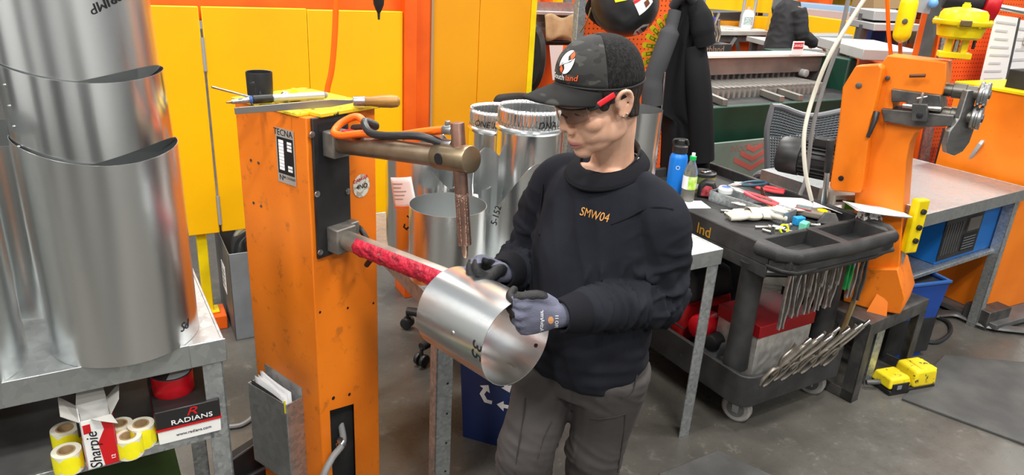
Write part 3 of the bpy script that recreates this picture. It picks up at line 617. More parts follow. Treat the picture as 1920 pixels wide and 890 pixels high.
rod_item('center_punch', 'pencil shaped automatic punch with brass tip on the spot welder', 'punch', pz(424, 192, ZP+.009), pz(473, 187, ZP+.011), (('tip', 0, .2, .002, .004, M_copper), ('barrel', .2, 1, .006, .009, M_steel)))
rod_item('marker_pen', 'thick grey marker pen with black cap lying on the spot welder', 'marker', pz(468, 187, ZP+.013), pz(613, 178, ZP+.013), (('cap_end', 0, .03, .0095, .0115, pm('pen_blue', '3C5C9C', .4)), ('cap', .03, .28, .0115, .0118, M_black), ('barrel', .28, .96, .0108, .0108, pm('pen_grey', (.42, .43, .44), .35, .5)), ('end', .96, 1, .0095, .008, M_grey)))
q = pz(552, 188, ZP); t = thing('yellow_clip', 'small yellow hooked bracket standing on the spot welder', 'clip', FR(*q, 20))
b = MB(); b.prism([(-.014, 0), (.016, 0), (.010, .028), (.004, .034), (-.006, .034), (-.011, .02)], 0, .012, Rx(90)); b.build('bracket', M_yellowworn, t, bev=.002)
q = pz(535, 180, ZP+.016); b = MB(); b.ball((0, 0, 0), .0135, n=18, m=12); b.lathe([(.006, -.016), (.007, -.01)], 10, cap=True); o = b.build('steel_ball_knob', M_steel, loc=tuple(q)); tag(o, 'small shiny steel ball knob beside the black cup', 'knob')
fa, fb = pz(440, 208, ZP+.008), pz(662, 190, ZP+.016); fe = pz(750, 190, ZP+.02)
t = thing('metal_file', 'long flat steel file with wooden handle across the spot welder', 'file', T(*fa))
F_ = along(fa, fb); L = (fb-fa).length
b = MB(); b.prism([(-.008, 0), (.008, 0), (.010, L*.8), (.004, L), (-.004, L), (-.010, L*.8)], -.002, .002, F_ @ Matrix(((0, 0, 1, 0), (1, 0, 0, 0), (0, 1, 0, 0), (0, 0, 0, 1)))); b.build('blade', pm('file_steel', (.3, .3, .29), .45, .9), t, world=True, bev=.0008)
d_ = (fe-fb); Lh = d_.length; F_ = along(fb, fe)
b = MB(); b.lathe([(.012, 0), (.0135, .002), (.0135, .03), (.0145, .032)], 20, F_, cap=True); b.build('ferrule', M_steel, t, world=True)
b = MB(); b.lathe([(.0135, .03), (.0125, .045), (.0165, Lh*.6), (.0175, Lh*.82), (.015, Lh*.95), (.008, Lh)], 20, F_, cap=True); b.build('handle', M_wood, t, world=True)
# ================================================================== duct table behind the worker
T2 = FR(-.204, 1.867, 0, 30.7); Z2 = .81; L2 = 1.131; W2 = .8
t = thing('work_table', 'galvanised steel table behind the worker carrying the upright ducts', 'table', T2)
b = MB(); b.bb((0, 0, Z2-.004), (L2, W2, Z2)); b.build('table_top', M_galv, t, bev=.002)
for a, d in (((0, -.003, Z2-.058), (L2, .003, Z2+.002)), ((-.003, 0, Z2-.058), (.003, W2, Z2+.002)), ((L2-.003, 0, Z2-.058), (L2+.003, W2, Z2+.002)), ((0, W2-.003, Z2-.058), (L2, W2+.003, Z2+.002))):
    b = MB(); b.bb(a, d); b.build('apron', M_galv, t, bev=.0015)
for lx, ly, sx in ((.0, 0, 1), (L2, 0, -1), (L2, W2, -1), (0, W2, 1)):
    sy = 1 if ly == 0 else -1; b = MB(); b.bb((lx+sx*.004, ly+sy*.004, 0), (lx+sx*.058, ly+sy*.009, Z2-.05)); b.bb((lx+sx*.004, ly+sy*.004, 0), (lx+sx*.009, ly+sy*.052, Z2-.05)); b.build('leg', M_galvleg, t, bev=.001)
for k in range(4): 
    b = MB(); b.cyl((.042, .0035, .2+k*.11), (.042, .0045, .2+k*.11), .004, n=10); b.build('bolt_hole', M_ink, t)
# ------------------------------------------------------------------ ducts on the table
def crimp_pipe(c, r, top, label, text=None, ang=-95):
    o = thing('duct_pipe', label, 'duct', T(c.x, c.y, Z2)); n = 144; b = MB()
    tube(b, c, r, Z2+.001, top-.075, n=72); b.build('pipe', M_sheet, o, world=True)
    b = MB(); F_ = T(c.x, c.y, top-.07); b.lathe([(r, -.012), (r+.004, -.008), (r+.006, -.002), (r+.004, .004), (r-.002, .008)], 64, F_); b.build('bead', M_sheet, o, world=True)
    def crimp(u, w):
        t = 2*math.pi*u; a = r-.002-.003*w; d_ = .0022*min(1, w*4)*math.cos(t*48); z = top-.064+.064*w; return V(c.x+(a+d_)*math.cos(t), c.y+(a+d_)*math.sin(t), z)
    b = MB(); b.grid(crimp, 384, 4, wrapu=True); b.build('crimped_collar', M_sheet, o, world=True, fix=False, sol=.0008)
    if text: lettering(text, .032, None, M_ink, o, 'marking', oncyl(c, r+.004, ang, top-.045), shear=.2)
    return o
crimp_pipe(V(.040, 2.47, 0), .116, 1.285, 'tall bright crimped duct pipe directly left of the worker\'s head', 'DNA', -62)
crimp_pipe(V(-.07, 2.66, 0), .116, 1.235, 'tall crimped duct pipe reflecting yellow, half hidden behind its brighter neighbour', 'ONE INE', -108)
o = tube(MB(), V(.42, 2.62, 0), .1, Z2+.001, 1.27).build('duct_pipe', M_sheet, loc=(.42, 2.62, Z2), world=True); tag(o, 'plain upright duct pipe showing behind the worker\'s neck', 'duct')
CA = V(-.2, 2.075, 0); AV2 = math.atan2(-CA.y, -CA.x)
o = tube(MB(), CA, .118, Z2+.001, 1.045).build('short_duct', M_sheetsoft, loc=tuple(CA+V(0, 0, Z2)), world=True); tag(o, 'short wide open duct tube at the front of the duct table', 'duct')
CBk = V(-.315, 2.31, 0)
o = tube(MB(), CBk, .118, Z2+.001, 1.11, f1=lambda t: .075*math.cos(2*(t-AV2)+.9)).build('wavy_duct', M_sheet, loc=tuple(CBk+V(0, 0, Z2)), world=True)
tag(o, 'wavy cut duct fitting with a white paper label behind the short tube', 'duct')
def pape(u, w, c=CBk, r=.1195, a=-78, zc=1.03):
    x = (u-.5)*.085; y = (w-.5)*.105; x, y = x*.97-y*.2, y*.97+x*.2; t = D2R(a)+x/r; return V(c.x+r*math.cos(t), c.y+r*math.sin(t), zc+y)
A_L = math.degrees(AV2)-28
b = MB(); b.grid(lambda u, w: pape(u, w, a=A_L), 8, 6); lab = b.build('paper_label', M_white, o, world=True, fix=False, sol=.0006)
for k in range(5):
    b = MB(); b.grid(lambda u, w, k=k: pape(lerp(.1, .5+.1*(k % 3), u), .3+.12*k+.035*w, r=.1203, a=A_L), 6, 1); b.build('print_line', pm('grey_print', (.35, .36, .38), .6), lab, world=True, fix=False)
b = MB(); b.grid(lambda u, w: pape(lerp(.05, .95, u), .02+.05*w, r=.1203, a=A_L), 6, 1); b.build('orange_print', M_orangehose, lab, world=True, fix=False)
lettering('5-1', .045, None, M_ink, o, 'marking', lambda p: oncyl(CBk, .119, A_L+12, .925)(V(p.x*.3-p.y*.95, p.x*.95+p.y*.3, p.z)), shear=.3)
CD = V(-.02, 2.30, 0)
o = tube(MB(), CD, .122, Z2+.001, 1.06, f1=lambda t: .09*math.cos(2*(t-AV2)-1.4)).build('wavy_duct', M_sheetsoft, loc=tuple(CD+V(0, 0, Z2)), world=True); tag(o, 'curved cut duct fitting between the short tube and the worker\'s sleeve', 'duct')
lettering('5-152', .03, None, M_ink, o, 'marking', lambda p: oncyl(CD, .123, math.degrees(AV2)-22, .98)(V(p.x*.2-p.y*.97, p.x*.97+p.y*.2, p.z)))
b = MB(); b.grid(lambda u, w: pape(u*.35, w, CD, .1235, math.degrees(AV2)-48, .985), 6, 4); b.build('paper_label', M_white, o, world=True, fix=False, sol=.0006)
CE = V(-.17, 2.47, 0)
o = tube(MB(), CE, .11, Z2+.001, 1.08, f1=lambda t: .08*math.cos(2*(t-AV2)+2.0)).build('wavy_duct', M_sheetsoft, loc=tuple(CE+V(0, 0, Z2)), world=True); tag(o, 'wavy cut duct fitting at the back, seen above the short tube', 'duct')
# ------------------------------------------------------------------ recycling bin under the table
a = pz(869, 818, 0); c = pz(940, 838, 0); RB = FR(a.x, a.y, 0, math.degrees(math.atan2(c.y-a.y, c.x-a.x)))
t = thing('recycling_bin', 'dark blue recycling bin with white arrows under the duct table', 'bin', RB)
w, d, h = .27, .36, .40
b = MB(); b.box((w/2, d/2, h/2), (w, d, h)); b.v = [V(w/2+(p.x-w/2)*lerp(1, 1.12, p.z/h), d/2+(p.y-d/2)*lerp(1, 1.12, p.z/h), p.z) for p in b.v]; b.f = [f for f in b.f if f != (4, 5, 6, 7)]; b.build('body', M_navybin, t, sol=.004)
b = MB(); e = .06
x_, y_ = w*.06, d*.06
for a, e in (((-x_-.01, -y_-.01, h-.02), (w+x_+.01, -y_+.008, h)), ((-x_-.01, d+y_-.008, h-.02), (w+x_+.01, d+y_+.01, h)), ((-x_-.01, -y_, h-.02), (-x_+.008, d+y_, h)), ((w+x_-.008, -y_, h-.02), (w+x_+.01, d+y_, h))): b.bb(a, e)
b.build('rim', M_navybin, t, bev=.006)
cx, cz = w*.52, .245
for k in range(3):
    a0 = 90+120*k; b = MB(); Fk = RB @ T(cx, -.017, cz) @ Rx(90+5) @ Rz(a0-90)
    for poly in ([(-.035, .05), (-.02, .075), (.02, .075), (.038, .048), (.052, .056), (.045, .02), (.012, .032), (.024, .04), (.012, .058), (-.012, .058), (-.022, .04)],):
        b.prism(poly, 0, .0008, Fk)
    b.build('arrow', M_white, t, world=True, smooth=0)
# ------------------------------------------------------------------ drafting chair behind the table
CH = FR(-.2, 3.1, 0, 0); CU = CH @ Rz(-62)
t = thing('drafting_chair', 'black swivel chair standing behind the duct table', 'chair', CH)
for k in range(5):
    a = D2R(163+72*k); p = V(.31*math.cos(a), .31*math.sin(a), .085); b = MB(); b.path([CH @ V(0, 0, .12), CH @ (p*.5+V(0, 0, .06)), CH @ (p+V(0, 0, .012))], [.03, .026, .02], 12); b.build('base_leg', M_black, t, world=True)
    b = MB(); u = V(-math.sin(a), math.cos(a), 0); c0 = CH @ (p+V(0, 0, -.052)); b.rcyl(c0-u*.028, c0-u*.006, .03, .3, 18); b.rcyl(c0+u*.006, c0+u*.028, .03, .3, 18); b.rcyl(c0+V(0, 0, .0), c0+V(0, 0, .06), .008); b.build('caster', M_black, t, world=True)
b = MB(); b.rcyl((0, 0, .1), (0, 0, .55), .028); b.build('column', M_dgrey, t)
b = MB(); b.box((0, 0, .58), (.48, .46, .07), CU); b.build('seat', M_blackm, t, world=True, bev=.03, seg=4)
b = MB(); b.grid(lambda u, w: (lerp(-.2, .2, u)*(1-.3*w*w), .22-.10*(2*u-1)**2+.05*w, lerp(.68, 1.165, w)+.03*(1-(2*u-1)**2)*w), 14, 8, CU); b.build('backrest', M_blackm, t, world=True, sol=.05, fix=False, bev=.015)
b = MB(); b.path(cr([CU @ V(0, .0, .56), CU @ V(0, .2, .57), CU @ V(0, .26, .66), CU @ V(0, .25, .85)], 5), .02, 8); b.build('back_bar', M_dgrey, t, world=True)
# ================================================================== tool cart
ZC = .82; _b = pz(1486, 480, ZC); CF = FR(_b.x, _b.y, 0, 31.5)
cart = thing('utility_cart', 'black plastic two-shelf utility cart loaded with hand tools', 'cart', CF)
W, L = .685, 1.10
def frame_ring(b, x0, y0, x1, y1, z0, z1, t):
    for a, d in (((x0, y0, z0), (x1, y0+t, z1)), ((x0, y1-t, z0), (x1, y1, z1)), ((x0, y0+t, z0), (x0+t, y1-t, z1)), ((x1-t, y0+t, z0), (x1, y1-t, z1))): b.bb(a, d)
    return b
yh = .20
b = MB(); b.prism([(.05, .0), (W-.05, .0), (W-.01, .04), (W, .1), (W, L), (0, L), (0, .1), (.01, .04)], ZC-.085, ZC-.072); b.bb((.02, yh, ZC-.072), (W-.02, L-.02, ZC-.045)); b.build('tray_floor', M_cart, cart, bev=.004)
def side_wall(x0, y0, x1, y1, z0, z1, t=.022):
    b = MB(); d = V(x1-x0, y1-y0, 0).normalized()*.001; n = V(d.y, -d.x, 0).normalized()*t/2
    b.add([(x0+n.x, y0+n.y, z0), (x1+n.x, y1+n.y, z0), (x1-n.x, y1-n.y, z0), (x0-n.x, y0-n.y, z0), (x0+n.x, y0+n.y, z1), (x1+n.x, y1+n.y, z1), (x1-n.x, y1-n.y, z1), (x0-n.x, y0-n.y, z1)], [(3, 2, 1, 0), (4, 5, 6, 7), (0, 1, 5, 4), (1, 2, 6, 5), (2, 3, 7, 6), (3, 0, 4, 7)])
    return b
for q in ((.011, .1, .011, L), (W-.011, .1, W-.011, L), (.0, L-.011, W, L-.011)):
    side_wall(*q[:4], ZC-.085, ZC).build('tray_wall', M_cart, cart, bev=.006)
side_wall(.022, yh, W-.022, yh, ZC-.085, ZC-.012).build('divider', M_cart, cart, bev=.005)
# moulded handle end with two open bins
b = MB(); b.path([CF @ V(*p) for p in ((.004, .16, ZC-.026), (.012, .07, ZC-.024), (.06, .016, ZC-.022), (W*.5, .004, ZC-.022), (W-.06, .016, ZC-.022), (W-.012, .07, ZC-.024), (W-.004, .16, ZC-.026))], .03, 14, sq=(.024, .027)); b.build('push_handle', M_cart, cart, world=True)
for xa, xb in ((.03, .06), (W/2-.02, W/2+.02), (W-.06, W-.03)):
    b = MB(); b.bb((xa, .02, ZC-.08), (xb, yh, ZC-.006)); b.build('bin_rib', M_cart, cart, bev=.005)
b = MB(); b.bb((.03, .02, ZC-.085), (W-.03, yh, ZC-.07)); b.build('bin_floor', M_cart, cart)
b = MB(); b.prism([(.0, .1), (.045, .02), (.16, .0), (W-.16, .0), (W-.045, .02), (W, .1)], ZC-.1, ZC-.045); b.build('front_skirt', M_cart, cart, bev=.012, seg=3)
b = MB(); b.bb((.0, .1, ZC-.13), (.012, L, ZC-.08)); b.build('side_skirt', M_cart, cart, bev=.004)
for q in ((W*.32, .07),): pass
for x, y in ((.055, .20), (W-.1, .20), (.055, L-.12), (W-.1, L-.12)):
    b = MB(); F_ = CF @ T(x, y, 0); b.lathe([(.062, .24), (.055, .4), (.055, .68), (.066, ZC-.1)], 14, F_ @ Matrix.Diagonal((1.0, .72, 1, 1)), cap=True); b.build('post', M_cart, cart, world=True, smooth=40)
zl0, zl1 = .155, .265
b = MB(); b.prism([(.04, .09), (W-.12, .09), (W-.08, .13), (W-.08, L-.06), (.01, L-.06), (.01, .13)], zl0, zl0+.015); b.build('lower_shelf', M_cart, cart, bev=.003)
def ring_wall(poly, t, z0, z1):
    n = len(poly); c = (sum(p[0] for p in poly)/n, sum(p[1] for p in poly)/n); inn = [(p[0]-t*(1 if p[0] > c[0] else -1), p[1]-t*(1 if p[1] > c[1] else -1)) for p in poly]
    b = MB(); b.add([(p[0], p[1], z) for z in (z0, z1) for q in (poly, inn) for p in q], [(k, (k+1) % n, 2*n+(k+1) % n, 2*n+k) for k in range(n)]+[(n+(k+1) % n, n+k, 3*n+k, 3*n+(k+1) % n) for k in range(n)]+[(2*n+k, 2*n+(k+1) % n, 3*n+(k+1) % n, 3*n+k) for k in range(n)]+[(k, n+k, n+(k+1) % n, (k+1) % n) for k in range(n)]); return b
def rrect(x0, y0, x1, y1, r, m=5): return [(cx+r*math.cos(D2R(a0+90*k/m)), cy+r*math.sin(D2R(a0+90*k/m))) for cx, cy, a0 in ((x1-r, y1-r, 0), (x0+r, y1-r, 90), (x0+r, y0+r, 180), (x1-r, y0+r, 270)) for k in range(m+1)]
ring_wall(rrect(-.012, .075, W-.06, L-.04, .06), .018, zl0-.03, zl1).build('shelf_wall', M_cart, cart, bev=.004)
for k, (x, y) in enumerate(((.075, .165), (W-.14, .165), (.075, L-.16), (W-.14, L-.16))):
    p = CF @ V(x, y, .062); rollv = V(math.cos(D2R(-38)), math.sin(D2R(-38)), 0); ax = V(-rollv.y, rollv.x, 0)
    b = MB(); b.lathe([(.03, -.017), (.054, -.017), (.062, -.011), (.062, .011), (.054, .017), (.03, .017)], 30, along(p, p+ax), cap=True); wh = b.build('caster_wheel', pm('caster_tyre', (.22, .21, .2), .6, col2=(.3, .29, .27), scale=9), cart, world=True)
    b = MB(); b.lathe([(.012, -.0185), (.038, -.0185), (.038, .0185), (.012, .0185)], 24, along(p, p+ax), cap=True); b.build('hub', M_dgrey, wh, world=True)
    b = MB(); b.box((0, 0, 0), (.03, .004, .095), T(*(p+ax*.022+V(0, 0, .03))) @ Rz(-38)); b.box((0, 0, 0), (.03, .004, .095), T(*(p-ax*.022+V(0, 0, .03))) @ Rz(-38)); b.box((0, 0, 0), (.06, .055, .012), T(*(p+V(0, 0, .076))) @ Rz(-38)); b.build('caster_fork', M_steel, cart, world=True, bev=.002)
CLf = CF @ T(-.0005, 0, 0) @ Rz(-90)     # left long side: x runs towards the viewer
q = CF.inverted() @ pz(1322, 430, ZC-.05)
lettering('lnd', .065, basis(CF @ V(-.001, q.y, ZC-.055), CF.to_3x3() @ V(0, -1, 0), V(0, 0, 1), CF.to_3x3() @ V(-1, 0, 0)), pm('worn_gold_print', 'B8861E', .5), cart)
b = MB(); q2 = CF.inverted() @ pz(1370, 462, ZC-.1); b.bb((-.002, q2.y-.02, ZC-.108), (.0, q2.y+.02, ZC-.098)); b.build('red_mark', pm('faded_red', '8A2424', .6), cart)
# ------------------------------------------------------------------ pliers hung on the end, locking clamps on the lower shelf
M_tool = pm('tool_steel', (.58, .56, .53), .32, .95, col2=(.4, .38, .36), scale=30, rvar=.06)
M_toold = pm('worn_clamp_steel', (.28, .25, .21), .4, .9, col2=(.4, .36, .31), scale=25)
M_ggrip = pm('green_grip', '1E7A3C', .4)
def hung_pliers(x, h, mt, label, sp=.018, y=.055, grip=None):
    o = thing('pliers', label, 'pliers', CF @ T(x, y, ZC-.115-h), 'pliers hung under the cart handle'); z1 = h+.02
    for s in (-1, 1):
        b = MB(); b.path(cr([(s*.004, 0, z1), (s*sp, .0, z1*.72), (s*sp*1.25, -.002, z1*.4), (s*sp*.8, 0, z1*.12), (s*sp*.95, 0, 0)], 4), [.0045]*8+[.0058]*9, 8, sq=(.0085, .005)); b.build('handle', grip or mt, o)
    b = MB(); b.box((0, 0, z1+.012), (.022, .012, .05)); b.build('jaw', mt, o, bev=.003); return o
xs = [(.10, .205, 'long plain steel pliers hung first from the left under the cart handle'), (.135, .165, 'second pliers from the left under the cart handle'), (.165, .17, 'third pliers from the left under the cart handle'), (.2, .175, 'fourth pliers from the left under the cart handle'),
      (.235, .17, 'fifth pliers from the left under the cart handle'), (.265, .165, 'sixth pliers from the left under the cart handle'), (.295, .17, 'seventh pliers from the left under the cart handle'), (.33, .165, 'eighth pliers from the left under the cart handle'),
      (.362, .17, 'ninth pliers from the left under the cart handle, left of the green grips'), (.395, .18, 'tenth pliers under the cart handle, just left of the green grips')]
for k, (x, h, lb) in enumerate(xs): hung_pliers(x, h*1.12, M_tool, lb, .012+.003*(k % 3), .06+.02*(k % 2))
hung_pliers(.445, .12, M_tool, 'green handled pliers hung under the cart handle', .011, .05, M_ggrip)
hung_pliers(.49, .17, M_tool, 'pliers hung just right of the green handled pair', .013, .06)
hung_pliers(.535, .19, M_tool, 'rightmost dark pliers hung under the cart handle', .014, .05, M_darksteel)
# a few flat tools among them
for k, (x, h) in enumerate(((.182, .09), (.25, .08), (.31, .1), (.35, .09))):
    b = MB(); b.path([(0, 0, h), (.002, 0, h*.4), (0, 0, 0)], .005, 8, sq=(.008, .003)); b.cyl((0, -.004, .008), (0, .004, .008), .009, n=12)
    o = b.build('spanner', M_tool, M=CF @ T(x, .03, ZC-.1-h)); tag(o, ('short spanner hung in front of the third and fourth pliers', 'short spanner hung in front of the fifth pliers', 'short spanner hung in front of the seventh pliers', 'short spanner hung in front of the eighth pliers')[k], 'spanner', 'spanners hung under the cart handle')
def clamp(M, label):
    o = thing('locking_clamp', label, 'clamp', M, 'locking clamps hooked on the lower cart shelf')
    b = MB(); b.path(cr([(0, 0, .02), (.0, 0, .08), (.012, 0, .13), (.02, 0, .19)], 5), [.008]*8+[.006]*8, 8, sq=(.011, .006)); b.build('handle', M_toold, o)
    b = MB(); b.path(cr([(.0, .0, .06), (-.028, 0, .1), (-.022, 0, .15), (-.03, 0, .18)], 5), .005, 8, sq=(.007, .005)); b.build('lever', M_toold, o)
    b = MB(); b.path(cr([(0, 0, .06), (.022, 0, .03), (.024, 0, -.02), (.014, 0, -.045)], 5), .005, 8, sq=(.008, .005)); b.build('jaw', M_toold, o)
    b = MB(); b.path(cr([(0, 0, .06), (-.018, 0, .035), (-.02, 0, -.02), (-.012, 0, -.045)], 5), .005, 8, sq=(.008, .005)); b.build('jaw', M_toold, o)
    b = MB(); b.rcyl((.02, 0, .185), (.026, 0, .225), .0075); b.build('screw', M_steel, o); return o
cls = [(.10, 'first locking clamp from the cart post'), (.16, 'second locking clamp from the cart post'), (.21, 'third locking clamp from the cart post'), (.27, 'fourth locking clamp from the cart post'), (.33, 'fifth locking clamp from the cart post'), (.40, 'sixth locking clamp from the cart post'), (.47, 'last locking clamp, farthest from the cart post')]
c0 = None
for k, (x, lb) in enumerate(cls):
    Mk = CF @ T(x, .065, zl1-.01+.012*(k % 2)) @ Ry(28+4*(k % 3)) @ Rx(16)
    if c0 is None: c0 = clamp(Mk, lb+' on the lower shelf edge')
    else: clone(c0, Mk, lb+' on the lower shelf edge')
b = MB(); b.path(cr([(0, 0, 0), (.02, 0, .12), (.06, 0, .3)], 4), .008, 8, sq=(.013, .006)); o = b.build('brass_bar', pm('brass_bar', (.5, .4, .2), .35, .9), M=CF @ T(.53, .075, .29)); tag(o, 'flat brass coloured bar leaning on the right end of the cart', 'bar')
# ------------------------------------------------------------------ on the lower cart shelf
zq = zl0+.0155
KX = CF @ T(.13, .17, zq); t = thing('supply_carton', 'red topped white carton on the lower cart shelf behind the clamps', 'carton', KX)
b = MB(); b.bb((0, 0, 0), (.33, .22, .2)); b.build('carton', pm('foil_carton', (.62, .6, .56), .35, .4, col2=(.4, .39, .36), scale=22), t, bev=.002)
b = MB(); b.bb((-.006, -.006, .2), (.336, .226, .255)); b.build('lid', pm('carton_lid_red', '8E1018', .45), t, bev=.003)
b = MB(); b.bb((.2, -.002, -.0), (.3, -.0005, .08)); b.build('blue_label', pm('pale_blue_label', (.35, .45, .55), .5), t)
KR = CF @ T(.04, .47, zq)
M_bagred = pm('red_bag_fabric', 'A80F12', .5, col2='8C0A0E', scale=6, bump=.3, bscale=12)
t = thing('red_tool_bag', 'red fabric tool bag on the lower cart shelf', 'bag', KR)
b = MB(); b.box((.2, .23, .1), (.34, .34, .2), taper=.88); b.build('bag', M_bagred, t, bev=.03, seg=4)
b = MB(); b.path(cr([KR @ V(.02, .04, .09), KR @ V(.018, .2, .1), KR @ V(.03, .38, .1)], 4), .004, 6); b.build('zip', M_blackm, t, world=True)
b = MB(); b.bb((.022, .06, .012), (.026, .1, .03)); b.build('yellow_tab', M_tapey, t)
b = MB(); b.rcyl(KR @ V(.02, -.03, .13), KR @ V(.14, -.02, .13), .055, .3); b.build('side_pocket', M_red, t, world=True)
KB = CF @ T(.05, .48, zq+.202); t = thing('glove_bag', 'black printed bag lying on the red tool bag', 'bag', KB)
b = MB(); b.box((.17, .2, .07), (.28, .34, .14), taper=.85); b.build('bag', M_blackm, t, bev=.03, seg=3)
SLf = lambda y, z: basis(KB @ V(.034, y, z), CF.to_3x3() @ V(0, -1, 0), V(0, 0, 1), CF.to_3x3() @ V(-1, 0, 0)) @ Rx(-8)
lettering('TILLMAN', .04, SLf(.19, .085), M_white, t); lettering('DEDICATED GLOVES\nLEATHER PALM', .016, SLf(.2, .045), M_lgrey, t)
KH = CF @ T(.05, .66, zq+.345); t = thing('grey_case', 'grey plastic case with a black badge under the cart tray', 'case', KH)
b = MB(); b.box((.14, .12, .045), (.2, .26, .09), taper=.9); b.build('case', M_grey, t, bev=.02, seg=3)
b = MB(); b.bb((.034, .09, .03), (.042, .17, .065)); b.build('badge', M_ink, t); lettering('ROBINTEC', .013, basis(KH @ V(.0335, .13, .05), CF.to_3x3() @ V(0, -1, 0), V(0, 0, 1), CF.to_3x3() @ V(-1, 0, 0)), M_white, t)
KG = CF @ T(.10, .36, zq); t = thing('knee_pad', 'rolled grey and black knee pad beside the cart post', 'knee pad', KG)
b = MB(); b.rcyl((-.02, .0, .07), (.12, .02, .07), .05, .4); b.build('pad', M_grey, t); b = MB(); b.rcyl((-.035, .0, .09), (.05, .01, .09), .04, .4); b.build('shell', M_black, t)
b = MB(); b.bb((-.04, -.05, .0), (.1, .07, .012)); b.build('paper', M_white, t)
b = MB(); b.box((.2, .30, .2), (.24, .3, .4), taper=.9); o = b.build('backpack', pm('dark_pack_fabric', (.03, .034, .04), .8, bump=.3, bscale=20), M=CF @ T(.33, .45, zq), bev=.04, seg=3); tag(o, 'dark fabric bag stuffed in the shade of the lower cart shelf', 'bag')
# ------------------------------------------------------------------ on the cart tray
zf = ZC-.0445
def tray(px, py, dz=0): return pz(px, py, zf+dz)
q = CF @ V(.10, .93, zf)
q = tray(1263, 365); q = V(q.x, q.y, zf); t = thing('water_bottle', 'blue steel water bottle with black lid on the cart', 'bottle', T(*q))
r = .041
b = MB(); b.lathe([(0, 0), (r-.004, 0), (r, .005), (r, .175), (r-.004, .19), (r-.012, .2), (0, .2)], 32); b.build('bottle', M_bottle, t)
b = MB(); b.lathe([(r-.012, .2), (r-.007, .203), (r-.007, .232), (r-.012, .236), (.018, .238), (.018, .258), (.014, .262), (0, .262)], 28); lid = b.build('lid', M_black, t)
b = MB(); b.path(cr([(-.03, 0, .232), (-.034, 0, .256), (-.01, 0, .262), (.025, 0, .258), (.034, 0, .236)], 5), .006, 8); b.build('carry_loop', M_black, lid)
b = MB(); a_ = D2R(-100); b.lathe([(.007, 0), (.009, 0), (.009, .001), (.007, .001), (.007, 0)], 20, T((r+.0005)*math.cos(a_), (r+.0005)*math.sin(a_), .14) @ Rz(-100+90) @ Rx(90)); b.build('emblem', M_white, t)
q = tray(1281, 372, 0); t = thing('soda_bottle', 'clear plastic drink bottle with green cap and label', 'bottle', T(q.x+.01, q.y-.03, zf))
M_pet = pm('clear_pet', (.9, .93, .9), .06, trans=.9, ior=1.3); r = .031
b = MB(); b.lathe([(0, 0), (r-.005, 0), (r, .008), (r, .13), (r*.8, .155), (.013, .185), (.0115, .2), (0, .2)], 28); b.build('bottle', M_pet, t)
b = MB(); b.lathe([(0, .003), (r-.003, .006), (r-.003, .05), (0, .05)], 24); b.build('drink', pm('brown_drink', (.1, .07, .03), .1, trans=.3), t)
b = MB(); b.lathe([(r+.0006, .06), (r+.0006, .12)], 28, a0=-115, a1=40); b.build('label', pm('lime_label', '9CCB1C', .5, col2='D6E8A0', scale=30), t)
b = MB(); b.lathe([(r+.0006, .06), (r+.0006, .12)], 28, a0=-245, a1=-115); b.build('label_back', M_white, t)
b = MB(); b.lathe([(.0145, .19), (.0145, .207), (.012, .209), (0, .209)], 20); b.build('cap', pm('green_cap', '12B050', .4), t)
b = MB(); b.lathe([(.008, .209), (.008, .222), (0, .224)], 14); b.build('nozzle', M_white, t)
q = tray(1318, 362); t = thing('food_tin', 'tin with black lid and photo label on the cart', 'tin', T(q.x, q.y+.04, zf)); r = .056
b = MB(); b.lathe([(0, 0), (r, 0), (r, .085), (0, .085)], 32); b.build('tin', pm('tin_print', '6C7A44', .45, col2='C6A850', scale=14), t)
b = MB(); b.lathe([(r+.0006, .008), (r+.0006, .05)], 16, a0=-95, a1=-45); b.build('label_photo', pm('food_photo', 'C06038', .5, col2='E0B090', scale=60), t)
b = MB(); b.lathe([(r+.0006, .02), (r+.0006, .045)], 8, a0=-130, a1=-112); b.build('label_panel', M_white, t)
b = MB(); b.lathe([(r+.003, .08), (r+.003, .092), (r-.004, .096), (r-.008, .09), (0, .088)], 32); b.build('lid', M_black, t)
b = MB(); b.box((.01, -.005, .094), (.045, .03, .012), Rz(30)); b.build('foil', M_sheet, t, bev=.005)
q = tray(1312, 362); TM = FR(q.x+.02, q.y-.05, zf, -10) @ Matrix.Scale(1.25, 4); t = thing('tape_measure', 'red and black tape measure beside the tin', 'tape measure', TM)
b = MB(); b.prism([(-.036, 0), (.036, 0), (.036, .03), (.02, .062), (-.012, .066), (-.034, .045)], -.022, .022, Rx(90)); b.build('case', M_black, t, bev=.008, seg=3)
b = MB(); b.prism([(-.024, .008), (.024, .008), (.022, .03), (.01, .046), (-.01, .048), (-.022, .034)], .0222, .025, Rx(90)); b.build('side_plate', pm('tape_red', '7E1420', .45, col2='C05058', scale=50), t, bev=.002)
b = MB(); b.bb((.036, -.008, .004), (.05, .008, .006)); b.bb((.048, -.009, -.004), (.05, .009, .006)); b.build('hook', M_steel, t)
TB = FR(*tray(1345, 382).xy, zf, -48); t = thing('metal_tray', 'open grey sheet metal box holding pliers on the cart', 'tray', TB)
for nm, a, d in (('side', (-.05, 0, 0), (.32, .003, .05)), ('side', (-.05, .1, 0), (.32, .103, .05)), ('end', (-.05, 0, 0), (-.047, .1, .05)), ('end', (.317, 0, 0), (.32, .1, .05)), ('bottom', (-.05, 0, 0), (.32, .1, .003))):
    b = MB(); b.bb(a, d); b.build(nm, M_galvleg, t)
p = TB @ V(.0, .05, .045); t = thing('putty_tub', 'white tub with blue lid resting on the metal box', 'tub', T(*p))
